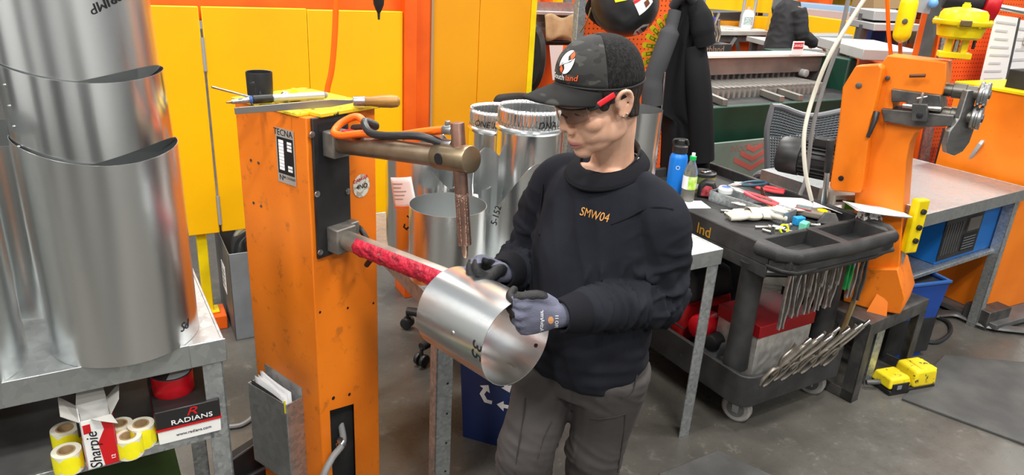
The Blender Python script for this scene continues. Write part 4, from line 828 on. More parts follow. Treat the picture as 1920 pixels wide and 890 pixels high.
b = MB(); b.lathe([(0, .0), (.03, 0), (.034, .018), (.03, .026), (0, .027)], 24); b.build('tub', M_white, t); b = MB(); b.lathe([(0, .028), (.02, .0275), (.021, .0265)], 24); b.build('lid_label', pm('tub_blue', '3A5CB0', .4), t)
def flat_pliers(M, grip, label, cat='pliers', r=.008, name='pliers'):
    o = thing(name, label, cat, M)
    for s in (-1, 1):
        b = MB(); b.path(cr([(0, 0, .012), (.05, s*.02, .012), (.11, s*.024, .012), (.16, s*.012, .012)], 5), r, 8); b.build('grip', grip, o)
        b = MB(); b.path([(.01, s*.004, .012), (-.03, s*.008, .012), (-.065, s*.002, .012)], [.007, .008, .003], 8); b.build('jaw', M_tool, o)
    return o
M_redgrip = pm('red_grip', 'C03038', .4)
flat_pliers(FR(*tray(1402, 352, .05).xy, zf+.052, -28), M_redgrip, 'red handled pliers lying uppermost on the metal box')
flat_pliers(FR(*tray(1392, 366, .05).xy, zf+.054, -40) @ Ry(6), pm('pink_grip', 'C65058', .4), 'pink red handled snips lying beside the red pliers', 'snips')
flat_pliers(FR(*tray(1385, 352, .06).xy, zf+.062, 25), pm('teal_grip', '2A4A58', .4), 'dark teal handled pliers pointing to the back of the cart')
flat_pliers(FR(*tray(1400, 385, .03).xy, zf+.02, -20), M_black, 'black handled shears lying in front of the metal box', 'shears', .011, 'shears')
PB = FR(*tray(1478, 384, .03).xy, zf+.034, 12) @ Ry(3); t = thing('clipboard', 'brown clipboard holding white paper on the cart', 'clipboard', PB)
b = MB(); b.box((0, 0, 0), (.25, .19, .004)); b.build('board', M_card, t); b = MB(); b.box((.012, -.006, .004), (.24, .18, .003)); b.build('paper', M_white, t)
b = MB(); b.box((-.105, .03, .012), (.05, .09, .012)); b.prism([(-.024, 0), (.024, 0), (.008, .05), (-.008, .05)], 0, .004, T(-.105, .04, .016) @ Rz(90) @ Rx(65)); b.build('clip', pm('clip_bronze', (.16, .12, .09), .4, .7), t, bev=.003)
def leather_glove(M, label):
    o = thing('work_glove', label, 'glove', M, 'white leather work gloves'); mt = pm('white_leather', (.6, .58, .5), .7, col2=(.5, .47, .38), scale=14, bump=.4, bscale=18)
    b = MB(); b.ball((0, 0, .022), (.06, .045, .024), n=18, m=10); b.build('palm', mt, o)
    for k in range(4): b = MB(); b.path(cr([(.03, -.03+.02*k, .026), (.08, -.034+.022*k, .03-.004*k), (.12, -.03+.018*k, .012)], 5), [.013]*6+[.011]*5, 10); b.build('finger', mt, o)
    b = MB(); b.path(cr([(-.01, -.03, .022), (.02, -.07, .02), (.06, -.08, .014)], 5), .013, 10); b.build('thumb', mt, o)
    b = MB(); b.lathe([(.035, 0), (.042, .06), (.04, .061), (.033, 0)], 16, T(-.045, 0, .024) @ Ry(-90) @ Matrix.Diagonal((.55, 1, 1, 1))); b.build('cuff', mt, o); return o
leather_glove(FR(*tray(1408, 412).xy, zf+.002, 190) @ Matrix.Scale(.85, 4), 'white leather work glove lying nearest the cart edge'); leather_glove(FR(*tray(1436, 410).xy, zf+.012, 12) @ Matrix.Scale(.85, 4), 'white leather work glove lying behind the other one')
MM = FR(*tray(1520, 408).xy, zf+.008, -28); t = thing('multimeter', 'grey brown multimeter with yellow dial on the cart', 'meter', MM)
b = MB(); b.box((0, 0, .016), (.15, .075, .032)); b.build('case', pm('meter_case', (.2, .17, .14), .5), t, bev=.01, seg=3); b = MB(); b.bb((-.06, -.025, .032), (-.005, .025, .034)); b.build('display', pm('meter_display', '7A8A8A', .3), t); b = MB(); b.rcyl((.04, 0, .03), (.04, 0, .037), .022); b.build('dial', M_yellow2, t); b = MB(); b.bb((-.07, -.036, .033), (-.0, -.03, .0345)); b.build('red_strip', M_redgrip, t)
for k, (px, py, c, nm) in enumerate(((1496, 421, '1E8CC8', 'blue'), (1506, 431, '6CC6A8', 'mint green'))):
    Mx = FR(*tray(px, py, .0).xy, zf+.0, 20+30*k); b = MB(); b.box((0, 0, .018), (.045, .03, .036)); o = b.build('small_box', pm('box_'+nm.replace(' ', '_'), c, .5), M=Mx, bev=.004); tag(o, 'small '+nm+' box among the tools on the cart', 'box')
b = MB(); b.lathe([(.016, -.004), (.022, -.004), (.022, .004), (.016, .004), (.016, -.004)], 20, T(0, 0, .02) @ Rx(70)); o = b.build('yellow_ring', pm('hi_vis', 'D8E81A', .4), M=FR(*tray(1468, 440).xy, zf+.004, 20)); tag(o, 'fluorescent yellow ring at the front corner of the cart tray', 'ring')
b = MB(); b.prism([(-.05, 0), (.05, 0), (.02, .05), (-.02, .05)], 0, .02, Rx(75)); o = b.build('bracket', M_darksteel, M=FR(*tray(1552, 420).xy, zf, -10), bev=.002); tag(o, 'dark wedge shaped steel bracket standing by the cart divider', 'bracket')
b = MB(); b.path([(-.02, 0, .0), (-.02, 0, .05), (.03, 0, .055)], .01, 4, sq=(.014, .005)); o = b.build('angle_bracket', M_galvleg, M=FR(*tray(1455, 448).xy, zf, -50)); tag(o, 'bent galvanised bracket leaning on the front wall of the cart tray', 'bracket')
for k, (px, py, a, l) in enumerate(((1430, 428, 10, .07), (1475, 430, 60, .06), (1482, 436, -30, .05), (1462, 432, 5, .045), (1512, 424, 40, .05), (1528, 424, -15, .04), (1370, 398, 0, .09), (1380, 404, -10, .1), (1440, 436, -40, .05), (1478, 424, 20, .03))):
    b = MB(); b.rcyl((-l/2, 0, .006), (l/2, 0, .006), .0055, .2, 10); b.rcyl((l/2-.012, 0, .006), (l/2, 0, .006), .009, .2, 10); o = b.build('drill_bit', M_tool, M=FR(*tray(px, py).xy, zf+.0, a)); tag(o, ('steel bit lying near the front left of the cart tray', 'steel bit beside the yellow ring', 'steel bit just right of the yellow ring', 'steel bit at the front corner of the tray', 'steel bit in front of the multimeter', 'short steel bit by the wedge bracket', 'long steel bit in front of the black shears', 'longer steel rod just below the black shears', 'steel bit under the leather glove', 'tiny steel bit near the cart divider')[k], 'bit', 'loose steel bits on the cart')
b = MB(); b.bb((-.07, -.05, 0), (.07, .05, .002)); o = b.build('paper_sheet', M_white, M=FR(*tray(1296, 384).xy, zf+.0005, 12)); tag(o, 'white paper sheet on the cart beside the worker\'s arm', 'paper')
b = MB(); b.grid(lambda u, w: (lerp(-.06, .06, u), lerp(-.05, .05, w), .006+.008*math.sin(u*4+w*3)), 8, 6); o = b.build('paper_sheet', M_white, M=FR(*tray(1548, 402).xy, zf+.03, -20), sol=.0008, fix=False); tag(o, 'creased white paper lying right of the multimeter', 'paper')
OM = FR(*tray(1625, 425).xy, zf, 10); t = thing('patterned_box', 'small black and white patterned box on the cart', 'box', OM)
b = MB(); b.box((0, 0, .035), (.085, .06, .07)); b.build('box', pm('swirl_print', (.75, .72, .7), .5, col2=(.06, .05, .05), scale=55, lo=.48, hi=.52), t, bev=.004)
for k in range(3): b = MB(); b.grid(lambda u, w, k=k: (lerp(-.13, .1, u), lerp(-.06, .07, w)-.01*k, .074+.004*k+.014*(1-u)**2-.01*u), 8, 4, T(.04, .0, 0) @ Rz(-6+3*k)); b.build('paper', M_white, t, sol=.0008, fix=False)
# ================================================================== beading machine on its stand
SF = FR(1.541, 2.745, 0, 36.5); SH = .395
t = thing('machine_stand', 'low black steel stand under the orange beading machine', 'stand', SF)
w, d = .5, .44
b = MB(); b.bb((0, 0, SH-.006), (w, d, SH)); b.build('top_plate', M_darksteel, t, bev=.002)
for a, e in (((0, 0, SH-.065), (w, .006, SH-.004)), ((0, d-.006, SH-.065), (w, d, SH-.004)), ((0, 0, SH-.065), (.006, d, SH-.004)), ((w-.006, 0, SH-.065), (w, d, SH-.004))): b = MB(); b.bb(a, e); b.build('top_rail', M_darksteel, t, bev=.002)
for x, y in ((0, 0), (w-.055, 0), (0, d-.055), (w-.055, d-.055)):
    sx = 0 if x == 0 else .05; b = MB(); b.bb((x, y, 0), (x+.055, y+.006, SH-.06)); b.bb((x+sx, y, 0), (x+sx+.006, y+.055, SH-.06)); b.build('leg', M_darksteel, t, bev=.001)
for a, e in (((0, 0, .0), (.006, d, .05)), ((0, .0, 0), (.06, d, .005)), ((w-.006, 0, 0), (w, d, .05)), ((0, d-.006, .0), (w, d, .05))): b = MB(); b.bb(a, e); b.build('bottom_rail', M_darksteel, t, bev=.001)
b = MB(); b.bb((.1, d-.02, .06), (.4, d-.014, .36)); b.build('back_panel', pm('olive_panel', (.09, .09, .07), .6), t)
b = MB(); b.bb((.17, d-.023, .06), (.21, d-.02, .11)); b.build('label', pm('blue_tag', (.3, .4, .5), .5), t)
RF = FR(1.655, 2.885, 0, -36); XZr = XZ
mac = thing('beading_machine', 'orange swan-neck beading machine bolted on a black stand', 'machine', RF @ T(0, 0, SH))
def R2(px, py): q = onp(px, py, RF); return (q.x, q.z)
col_ = [(1590, 556), (1601, 400), (1606, 300), (1622, 200), (1640, 150), (1655, 116), (1664, 104), (1775, 117), (1774, 150), (1766, 179), (1676, 167), (1672, 224), (1737, 237), (1716, 250), (1706, 268), (1700, 300), (1693, 400), (1686, 500), (1676, 560)]
b = MB(); b.prism([R2(*p) for p in col_], 0, .15, RF @ XZr); b.build('frame', M_orange, mac, world=True, bev=.004)
cov = [(1572, 352), (1563, 345), (1566, 325), (1580, 230), (1588, 160), (1612, 121), (1655, 118), (1662, 126), (1650, 180), (1640, 220), (1626, 335), (1620, 356)]
b = MB(); b.prism([R2(*p) for p in cov], -.07, 0, RF @ XZr); cv = b.build('belt_cover', M_orange, mac, world=True, bev=.006)
for px, py, mt, r in ((1618, 157, M_darksteel, .012), (1585, 328, M_ink, .011), (1665, 146, M_darksteel, .009)):
    q = onp(px, py, RF); b = MB(); b.rcyl(RF @ V(q.x, -.068 if px < 1650 else 0, q.z), RF @ V(q.x, -.076 if px < 1650 else -.02, q.z), r); b.build('cover_bolt', mt, cv, world=True)
b = MB(); b.prism([R2(*p) for p in ((1588, 500), (1686, 500), (1700, 556), (1690, 585), (1640, 585), (1583, 562))], -.03, .2, RF @ XZr); b.v = [V(p.x, p.y, max(p.z, SH+.001)) for p in b.v]; b.build('foot', M_orangeworn, mac, world=True, bev=.006)
b = MB(); q = R2(1663, 545); b.add([(q[0]-.05, -.06, SH), (q[0]+.03, -.05, SH), (q[0]+.0, 0, SH), (q[0]-.0, 0, SH+.14), (q[0]-.02, -.012, SH+.13)], [(0, 1, 4), (1, 3, 4), (0, 4, 3, 2), (0, 2, 1), (1, 2, 3)], RF); b.build('gusset', M_orange, mac, world=True)
qa, qb = onp(1708, 141, RF), onp(1738, 140, RF); b = MB(); b.rcyl(RF @ V(qa.x, -.03, qa.z), RF @ V(qb.x, -.035, qb.z), .007); b.build('pull_bar', pm('rust_bar', (.14, .06, .03), .6, .5), mac, world=True)
# jaws, shafts and rolls
for nm, poly, y0, y1 in (('upper_jaw', [(1673, 166), (1765, 178), (1768, 205), (1712, 205), (1700, 190), (1673, 190)], -.02, .13), ('lower_jaw', [(1655, 202), (1720, 208), (1790, 215), (1785, 235), (1718, 236), (1660, 226)], -.03, .13), ('slide_block', [(1716, 190), (1745, 192), (1744, 224), (1714, 222)], -.07, -.03)):
    b = MB(); b.prism([R2(*p) for p in poly], y0, y1, RF @ XZr); b.build(nm, M_darksteel, mac, world=True, bev=.003)
q = onp(1730, 212, RF); b = MB(); b.rcyl(RF @ V(q.x, -.069, q.z), RF @ V(q.x, -.074, q.z), .012); b.build('bore', M_ink, mac, world=True)
b = MB(); b.rcyl(RF @ V(R2(1697, 195)[0], -.05, R2(1697, 195)[1]), RF @ V(R2(1768, 202)[0], -.05, R2(1768, 202)[1]), .009); b.build('guide_rod', M_steel, mac, world=True)
b = MB(); q = onp(1733, 180, RF); p0 = RF @ V(q.x, -.06, q.z); b.rcyl(p0+V(0, 0, -.03), p0+V(0, 0, .02), .006); b.rcyl(p0+V(-.02, 0, -.005), p0+V(.02, 0, .005), .005); b.build('wing_screw', M_steel, mac, world=True)
RX = RF.to_3x3() @ V(1, 0, 0)
for k, (ps, pe, r) in enumerate((((1772, 170), (1838, 181), .05), ((1768, 215), (1824, 226), .05))):
    a = RF @ V(R2(*ps)[0], .05, R2(*ps)[1]); L_ = (onp(*pe, RF)-onp(*ps, RF)).length; ax = RX
    b = MB(); b.lathe([(.026, -.06), (.026, .02), (.03, .022), (.03, L_*.55), (.027, L_*.57), (.027, L_-.01)], 24, along(a, a+ax), cap=True); sh = b.build('shaft', pm('shaft_steel', (.2, .19, .165), .35, .95), mac, world=True)
    b = MB(); c_ = a+ax*(L_-.012); b.lathe([(.02, 0), (.043, 0), (.047, .004), (.047, .012), (.041, .016), (.041, .02), (.047, .024), (.047, .032), (.043, .036), (.03, .036), (.028, .032), (.012, .032)], 36, along(c_, c_+ax), cap=True); rl = b.build('forming_roll', M_steel, sh, world=True)
    b = MB(); c_ = c_+ax*.032; b.lathe([(.018, 0), (.018, .008), (.012, .01)], 6, along(c_, c_+ax), cap=True); b.build('roll_nut', M_dgrey, rl, world=True)
fe = [(1790, 185), (1806, 190), (1808, 215), (1812, 240), (1806, 275), (1793, 295), (1775, 301), (1762, 290), (1765, 250), (1772, 200)]
Fg = RF @ T(R2(1790, 240)[0], 0, 0) @ Rz(62)
gp = [(-.03, .16), (.03, .16), (.034, .1), (.06, .06), (.075, 0), (.07, -.05), (.045, -.085), (.0, -.1), (-.05, -.085), (-.07, -.05), (-.07, 0), (-.035, .05)]
zc_ = R2(1788, 245)[1]; b = MB(); b.prism([(p[0]+.03, p[1]+zc_) for p in gp], -.012, .012, Fg @ XZr); b.build('gauge_plate', pm('gauge_steel', (.2, .2, .195), .45, .85, col2=(.27, .265, .255), scale=6, stretch=(1, 1, 4)), mac, world=True, bev=.003)
q = onp(1648, 208, RF); h0_ = RF @ V(q.x, -.05, q.z); b = MB(); b.path([h0_, h0_+V(-.008, -.02, -.03), h0_+V(-.02, -.02, -.1)], [.014, .011, .008], 10); b.build('lever', M_black, mac, world=True)
# air actuator
q = onp(1782, 110, RF); ac = RF @ V(q.x, .07, q.z-.005)
act = thing('air_actuator', 'yellow diaphragm actuator with domed cover on top of the beading machine', 'actuator', T(*ac) @ Matrix.Diagonal((.86, .86, .86, 1)))
b = MB(); b.box((0, 0, .018), (.13, .085, .026), Rz(-20)); b.build('foot', M_yellow2, act, bev=.003)
for sx in (-.032, .032): b = MB(); b.box((sx, 0, .06), (.026, .05, .07), Rz(-20)); b.build('yoke_leg', M_yellow2, act, bev=.003)
b = MB(); b.rcyl((0, 0, .0), (0, 0, .1), .012); b.build('stem', M_steel, act)
b = MB(); b.lathe([(.0, .088), (.075, .09), (.09, .1), (.1, .145), (.102, .155)], 40, cap=False); b.build('lower_dish', M_yellow2, act)
b = MB(); b.lathe([(.1, .15), (.117, .15), (.12, .156), (.12, .168), (.115, .172), (.1, .172)], 40); b.build('flange', M_yellow2, act)
b = MB(); b.lathe([(.1, .172), (.096, .2), (.085, .214), (.05, .222), (.03, .225), (0, .225)], 40); b.build('dome', M_yellow2, act)
b = MB(); b.lathe([(.02, .223), (.02, .236), (.014, .24), (.014, .246), (0, .246)], 6, cap=False); b.build('cap_nut', M_yellow2, act)
for k in range(8): b = MB(); a_ = D2R(10+45*k); b.cyl((.109*math.cos(a_), .109*math.sin(a_), .145), (.109*math.cos(a_), .109*math.sin(a_), .178), .007, n=6); b.build('flange_bolt', M_yellow2, act)
b = MB(); b.box((-.05, -.117, .162), (.045, .02, .026)); b.build('vent_port', pm('vent_brown', (.12, .08, .03), .5), act, bev=.004)
b = MB(); b.rcyl((.06, -.03, .05), (.06, -.03, .09), .007); b.build('valve_button', M_black, act)
# motor with cooling ribs
mc = RF @ V(R2(1575, 315)[0], -.0, R2(1575, 315)[1]); ms = -RX
ml = .26; mc = mc+V(.02, .06, 0)
mot = thing('electric_motor', 'black ribbed electric motor on the left of the beading machine', 'motor', T(*mc))
b = MB(); b.lathe([(.07, 0), (.07, ml*.62), (.082, ml*.62), (.084, ml*.64), (.084, ml*.95), (.078, ml), (.05, ml+.004)], 36, along(mc, mc+ms), cap=True); b.build('housing', M_black, mot, world=True)
for k in range(22):
    a_ = 2*math.pi*k/22; F_ = along(mc, mc+ms) @ Matrix.Rotation(a_, 4, 'Z'); b = MB(); b.bb((.068, -.002, .01), (.082, .002, ml*.6), F_); b.build('rib', M_black, mot, world=True)
b = MB(); F_ = along(mc, mc+ms); b.box((0, .085, ml*.3), (.07, .04, .08), F_); b.build('terminal_box', M_black, mot, world=True, bev=.004)
# air pipe, hoses
pA = [pY(1640, -30, 3.0), pY(1600, 30, 3.0), pY(1555, 105, 3.0), pY(1525, 180, 3.02), pY(1508, 250, 3.0), pY(1510, 320, 2.98), pY(1522, 376, 2.98)]
b = MB(); b.path(cr(pA, 6), .0085, 10); o = b.build('air_hose', pm('cream_hose', (.68, .66, .56), .45), loc=tuple(pA[-1]), world=True); tag(o, 'cream air hose curving down to the cart beside the orange machine', 'hose')
pA = [pY(1597, -30, 3.03), pY(1572, 80, 3.03), pY(1545, 160, 3.03), pY(1524, 240, 3.03), pY(1512, 330, 3.03), pY(1500, 365, 3.03)]
b = MB(); b.path(cr(pA, 6), .0085, 10); o = b.build('air_hose', M_greyhose, loc=tuple(pA[-1]), world=True); tag(o, 'grey hose hanging just behind the cream air hose', 'hose')
a, c = pY(1545, 382, 2.9), pY(1558, 262, 2.9); t = thing('torque_bar', 'steel bar with black grip leaning upright behind the cart', 'bar', T(*a)); b = MB(); b.rcyl(a, lerp(a, c, .52), .0115); b.build('bar', M_steel, t, world=True); b = MB(); b.rcyl(lerp(a, c, .5), c, .015); b.build('grip', M_black, t, world=True)
NB = FR(*pz(1558, 400, .77).xy, .77, 12); t = thing('meter_box', 'small beige instrument with green display behind the cart', 'instrument', NB)
b = MB(); b.bb((0, 0, 0), (.17, .12, .085)); b.build('case', pm('beige_case', (.42, .4, .34), .5, col2=(.3, .29, .25), scale=8), t, bev=.006); b = MB(); b.bb((.06, -.002, .02), (.11, 0, .06)); b.build('display', pm('display_green', '3C8A1C', .3), t); b = MB(); b.bb((.01, -.002, .055), (.045, 0, .065)); b.build('print', M_ink, t)
b = MB(); b.bb((-.0, .0, -.77), (.17, .13, -.001), NB); o = b.build('narrow_cabinet', M_dgrey, M=NB @ T(0, 0, -.77), world=True); tag(o, 'narrow dark cabinet behind the cart carrying the beige instrument', 'cabinet')
# yellow pendant weight on its rope, yellow control pendant
a = pY(1687, 80, 3.25); t = thing('balance_weight', 'yellow capsule shaped balancer weight hanging beside the machine', 'weight', T(*a))
r = .036; b = MB(); b.lathe([(0, 0)]+[(r*math.sin(D2R(k*15)), r*(1-math.cos(D2R(k*15)))) for k in range(1, 7)]+[(r, .16)]+[(r*math.cos(D2R(k*15)), .16+r*math.sin(D2R(k*15))) for k in range(1, 6)]+[(0, .202)], 28, T(*a)); b.build('capsule', M_yellow2, t, world=True)
b = MB(); b.cyl(a+V(0, 0, .2), a+V(0, 0, .6), .006, n=10); b.build('rope', M_yellow2, t, world=True)
b = MB(); b.rcyl(a+V(-.02, -.043, .09), a+V(-.02, -.038, .09), .012); b.build('eyelet', M_dgrey, t, world=True)
b = MB(); pA = [pY(1663, -20, 3.3), pY(1666, 60, 3.3), pY(1672, 118, 3.3)]; b.path(pA+[pA[-1]+V(0, 0, -.4)], .009, 8); o = b.build('hanging_hose', M_orangehose, loc=tuple(pA[-1]), world=True); tag(o, 'thin orange hose hanging left of the yellow balancer weight', 'hose')
b = MB(); pA = [pY(1688, 80, 3.32), pY(1688, 125, 3.32)]; b.path(pA+[pA[-1]+V(0, 0, -.4)], .009, 8); o = b.build('hanging_hose', pm('rust_hose', 'B05020', .5), loc=tuple(pA[-1]), world=True); tag(o, 'rust coloured hose below the yellow balancer weight', 'hose')
a = pz(1703, 425, .7); _p = pY(1701, 472, 2.9); PN = FR(_p.x, _p.y, _p.z, 20)
t = thing('control_pendant', 'yellow push button pendant behind the orange machine column', 'pendant', PN)
b = MB(); b.bb((-.032, -.02, .0), (.032, .02, .24)); b.build('case', M_yellow2, t, bev=.008)
for z in (.19, .12, .06): b = MB(); b.rcyl((-.0, -.02, z), (0, -.032, z), .012); b.build('button', M_black, t)
b = MB(); b.bb((-.02, .02, -_p.z), (.02, .05, .2)); b.build('bracket_post', M_galvleg, t)
# foot pedal
c = pz(1690, 722, 0); FPd = FR(c.x, c.y, 0, 20)
t = thing('foot_switch', 'worn yellow guarded foot switch on the floor by the black stand', 'foot switch', FPd)
b = MB(); b.box((0, 0, .012), (.27, .12, .024)); b.build('base', M_blackm, t, bev=.004)
b = MB(); b.box((-.075, 0, .055), (.13, .115, .05), taper=.86); b.build('guard', M_yellowworn, t, bev=.01, seg=3)
b = MB(); b.bb((-.125, -.061, .022), (-.03, -.056, .058)); b.build('dark_side', M_black, t); 
b = MB(); b.bb((-.1, -.063, .03), (-.075, -.06, .05)); b.build('window_plate', M_grey, t)
b = MB(); b.box((.065, 0, .065), (.14, .13, .085), taper=.9); b.build('pedal_hood', M_yellowworn, t, bev=.014, seg=3)
b = MB(); b.box((.075, -.0, .112), (.1, .09, .012), Ry(8)); b.build('hood_flap', M_yellowworn, t, bev=.004)
b = MB(); b.rcyl((-.14, 0, .04), (-.2, .02, .035), .012); b.build('cable_gland', M_dgrey, t)
# blue waste bin
a = pz(1640, 640, 0); c = pz(1704, 676, 0); BB = FR(1.95, 3.27, 0, 20)
t = thing('waste_bin', 'blue plastic waste basket behind the black stand', 'bin', BB); w, d, h = .30, .22, .42
b = MB(); b.box((0, 0, h/2), (w*.78, d*.78, h)); b.v = [V(p.x*lerp(1, 1.28, p.z/h), p.y*lerp(1, 1.28, p.z/h), p.z) for p in b.v]; b.f = [f for f in b.f if f != (4, 5, 6, 7)]; b.build('basket', M_blue, t, sol=.005, bev=.02, seg=3)
b = MB(); frame_ring(b, -w/2-.008, -d/2-.008, w/2+.008, d/2+.008, h-.012, h+.004, .016); b.build('rim', pm('bin_rim', '2C5A9C', .5), t, bev=.004)
b = MB(); b.bb((-w/2+.006, -d/2+.01, .03), (w/2-.006, d/2-.006, h-.02)); b.build('liner', M_blackm, t)
# ================================================================== right hand table, second welder
ZR = .80; A0, A1, A2 = pz(1712, 408, ZR), pz(1412, 320, ZR), pz(1735, 298, ZR)
RTF = FR(A0.x, A0.y, 0, 34); WRt = 1.1; DRt = (RTF.inverted() @ A1).y
t = thing('steel_table', 'galvanised steel table behind the orange beading machine', 'table', RTF)
b = MB(); b.bb((0, 0, ZR-.004), (WRt, DRt, ZR)); b.build('table_top', M_galv, t, bev=.002)
for a, e in (((0, -.003, ZR-.06), (WRt, .003, ZR+.001)), ((-.003, 0, ZR-.06), (.003, DRt, ZR+.001)), ((WRt-.003, 0, ZR-.06), (WRt+.003, DRt, ZR+.001))): b = MB(); b.bb(a, e); b.build('apron', M_galv, t, bev=.001)
for x, y in ((.02, .02), (WRt-.07, .02), (.02, DRt-.07), (WRt-.07, DRt-.07)):
    b = MB(); b.bb((x, y, 0), (x+.05, y+.005, ZR-.05)); b.bb((x, y, 0), (x+.005, y+.05, ZR-.05)); b.build('leg', M_galvleg, t, bev=.001)
b = MB(); b.bb((.25, .05, .43), (WRt, DRt-.06, .45)); b.build('lower_shelf', M_galvleg, t, bev=.002)
BM = RTF @ T(.5, .08, .4505); t = thing('blue_power_unit', 'blue and black power unit on the shelf under the right table', 'power unit', BM)
b = MB(); b.bb((0, 0, 0), (.62, .45, .26)); b.build('case', pm('blue_case', '1268B8', .4), t, bev=.006)
b = MB(); b.bb((-.004, -.004, .02), (.36, 0, .25)); b.build('front_panel', M_black, t); b = MB(); b.bb((.2, -.006, .04), (.34, -.004, .13)); pl = b.build('data_plate', M_ink, t)
for k in range(5): b = MB(); b.bb((.21, -.007, .05+.015*k), (.33, -.006, .054+.015*k)); b.build('print_line', M_grey, pl)
b = MB(); b.bb((.21, -.012, .15), (.33, -.004, .22)); b.build('window', pm('smoke_window', (.1, .09, .08), .2), t)
for k in range(7): b = MB(); b.bb((.01+.024*k, -.008, .05), (.018+.024*k, -.004, .21)); b.build('vent_slat', M_dgrey, t)
b = MB(); b.bb((.615, -.03, .0), (.64, .45, .27)); b.build('end_guard', M_blackm, t)
c = pz(1806, 548, 0); W2F = FR(2.66, 3.66, 0, 28)
t = thing('spot_welder', 'second orange spot welder pedestal at the right edge of the photo', 'machine', W2F)
b = MB(); b.bb((0, 0, .05), (.45, .5, 1.24)); b.build('body', M_orange, t, bev=.004)
b = MB(); b.bb((-.01, -.01, 1.24), (.46, .51, 1.255)); b.build('top_plate', M_yellow2, t, bev=.002); b = MB(); b.bb((-.08, -.12, .02), (.53, .55, .05)); b.build('base_plate', M_dgrey, t, bev=.003)
b = MB(); b.bb((-.1, -.08, .0), (.1, .06, .11)); b.build('base_channel', M_darksteel, t, bev=.004)
for z in (.92, .68):
    for x in (.16, .2): b = MB(); b.cyl((x, -.002, z), (x, .001, z), .005, n=8); b.build('screw_hole', M_ink, t)
b = MB(); b.box((.2, .2, .045), (.22, .2, .1)); o = b.build('black_control_box', M_blackm, M=W2F @ T(0, 0, 1.256), bev=.006); tag(o, 'black box on top of the second spot welder', 'box')
b = MB(); P = [pz(1815, 462, .05)+V(0, .1, .12), pz(1760, 485, .02), pz(1728, 515, .02), pz(1700, 530, .02)]; b.path(cr(P, 6), .014, 10); o = b.build('air_hose', pm('red_hose', 'C8401C', .4), loc=tuple(P[-1]), world=True); tag(o, 'orange red hose on the floor under the right table', 'hose')
for k, (mt, lb) in enumerate(((M_blackhose, 'black cable curving on the floor beside the red hose'), (M_blackhose, 'black cable on the floor nearest the blue waste basket'))):
    P = [pz(1820, 478+24*k, .02), pz(1780, 492+18*k, .02), pz(1745, 520+10*k, .02), pz(1715, 528+20*k, .02)]; b = MB(); b.path(cr(P, 6), .01, 8); o = b.build('cable', mt, loc=tuple(P[-1]), world=True); tag(o, lb, 'cable')
P = [pz(1740, 590, .02), pz(1790, 588, .02), pz(1850, 610, .02), pz(1930, 620, .02)]; b = MB(); b.path(cr(P, 6), .016, 8, sq=(.035, .012)); o = b.build('cable_cover', M_dgrey, loc=tuple(P[0]), world=True); tag(o, 'flat grey cable cover on the floor right of the waste basket', 'cable cover')
P = [pz(1738, 588, .012), pz(1775, 602, .012), pz(1782, 622, .012), pz(1760, 640, .012), pz(1735, 640, .012)]; b = MB(); b.path(cr(P, 6), .011, 8); o = b.build('cable', M_blackhose, loc=tuple(P[0]), world=True); tag(o, 'black cable looping on the floor beside the blue waste basket', 'cable')
# ------------------------------------------------------------------ floor mats
def mat(pts, label):
    P = [pz(*p, .0) for p in pts]; c = sum(P, V(0, 0, 0))/len(P); b = MB(); b.add([V(p.x, p.y, z) for z in (.0005, .012) for p in P], [(3, 2, 1, 0), (4, 5, 6, 7)]+[(k, (k+1) % 4, 4+(k+1) % 4, 4+k) for k in range(4)]); o = b.build('rubber_mat', M_rubber, world=True, loc=tuple(c), rz=30, bev=.003, smooth=0); tag(o, label, 'mat', 'rubber floor mats')
mat(((1690, 750), (1960, 850), (2120, 700), (1770, 668)), 'dark rubber mat on the floor right of the yellow foot switch')
mat(((1235, 892), (1345, 848), (1470, 905), (1330, 1010)), 'dark rubber mat at the bottom edge right of the worker\'s leg')
# ================================================================== people
from mathutils.bvhtree import BVHTree
def skinmesh(mb, voxel, it=4, disp=None, fac=.5):
    """fuse overlapping tubes and balls into one continuous smooth surface"""
    me = bpy.data.meshes.new('form'); me.from_pydata([tuple(p) for p in mb.v], [], mb.f); ob = bpy.data.objects.new('form', me); COL.objects.link(ob)
    bm = bmesh.new(); bm.from_mesh(me); bmesh.ops.recalc_face_normals(bm, faces=bm.faces); bm.to_mesh(me); bm.free()
    r = ob.modifiers.new('r', 'REMESH'); r.mode = 'VOXEL'; r.voxel_size = voxel
    s = ob.modifiers.new('s', 'SMOOTH'); s.iterations = it; s.factor = fac
    ev = ob.evaluated_get(bpy.context.evaluated_depsgraph_get()); m2 = bpy.data.meshes.new_from_object(ev)
    n = len(m2.vertices); co = np.empty(n*3, 'f'); m2.vertices.foreach_get('co', co); no = np.empty(n*3, 'f'); m2.vertices.foreach_get('normal', no)
    co = co.reshape(-1, 3); no = no.reshape(-1, 3); fs = [tuple(p.vertices) for p in m2.polygons]
    bpy.data.objects.remove(ob); bpy.data.meshes.remove(me); bpy.data.meshes.remove(m2)
    if disp: co = co + no*np.array([disp(Vector(c), Vector(q)) for c, q in zip(co.tolist(), no.tolist())], 'f')[:, None]
    out = MB(); out.v = [Vector(c) for c in co.tolist()]; out.f = fs; return out
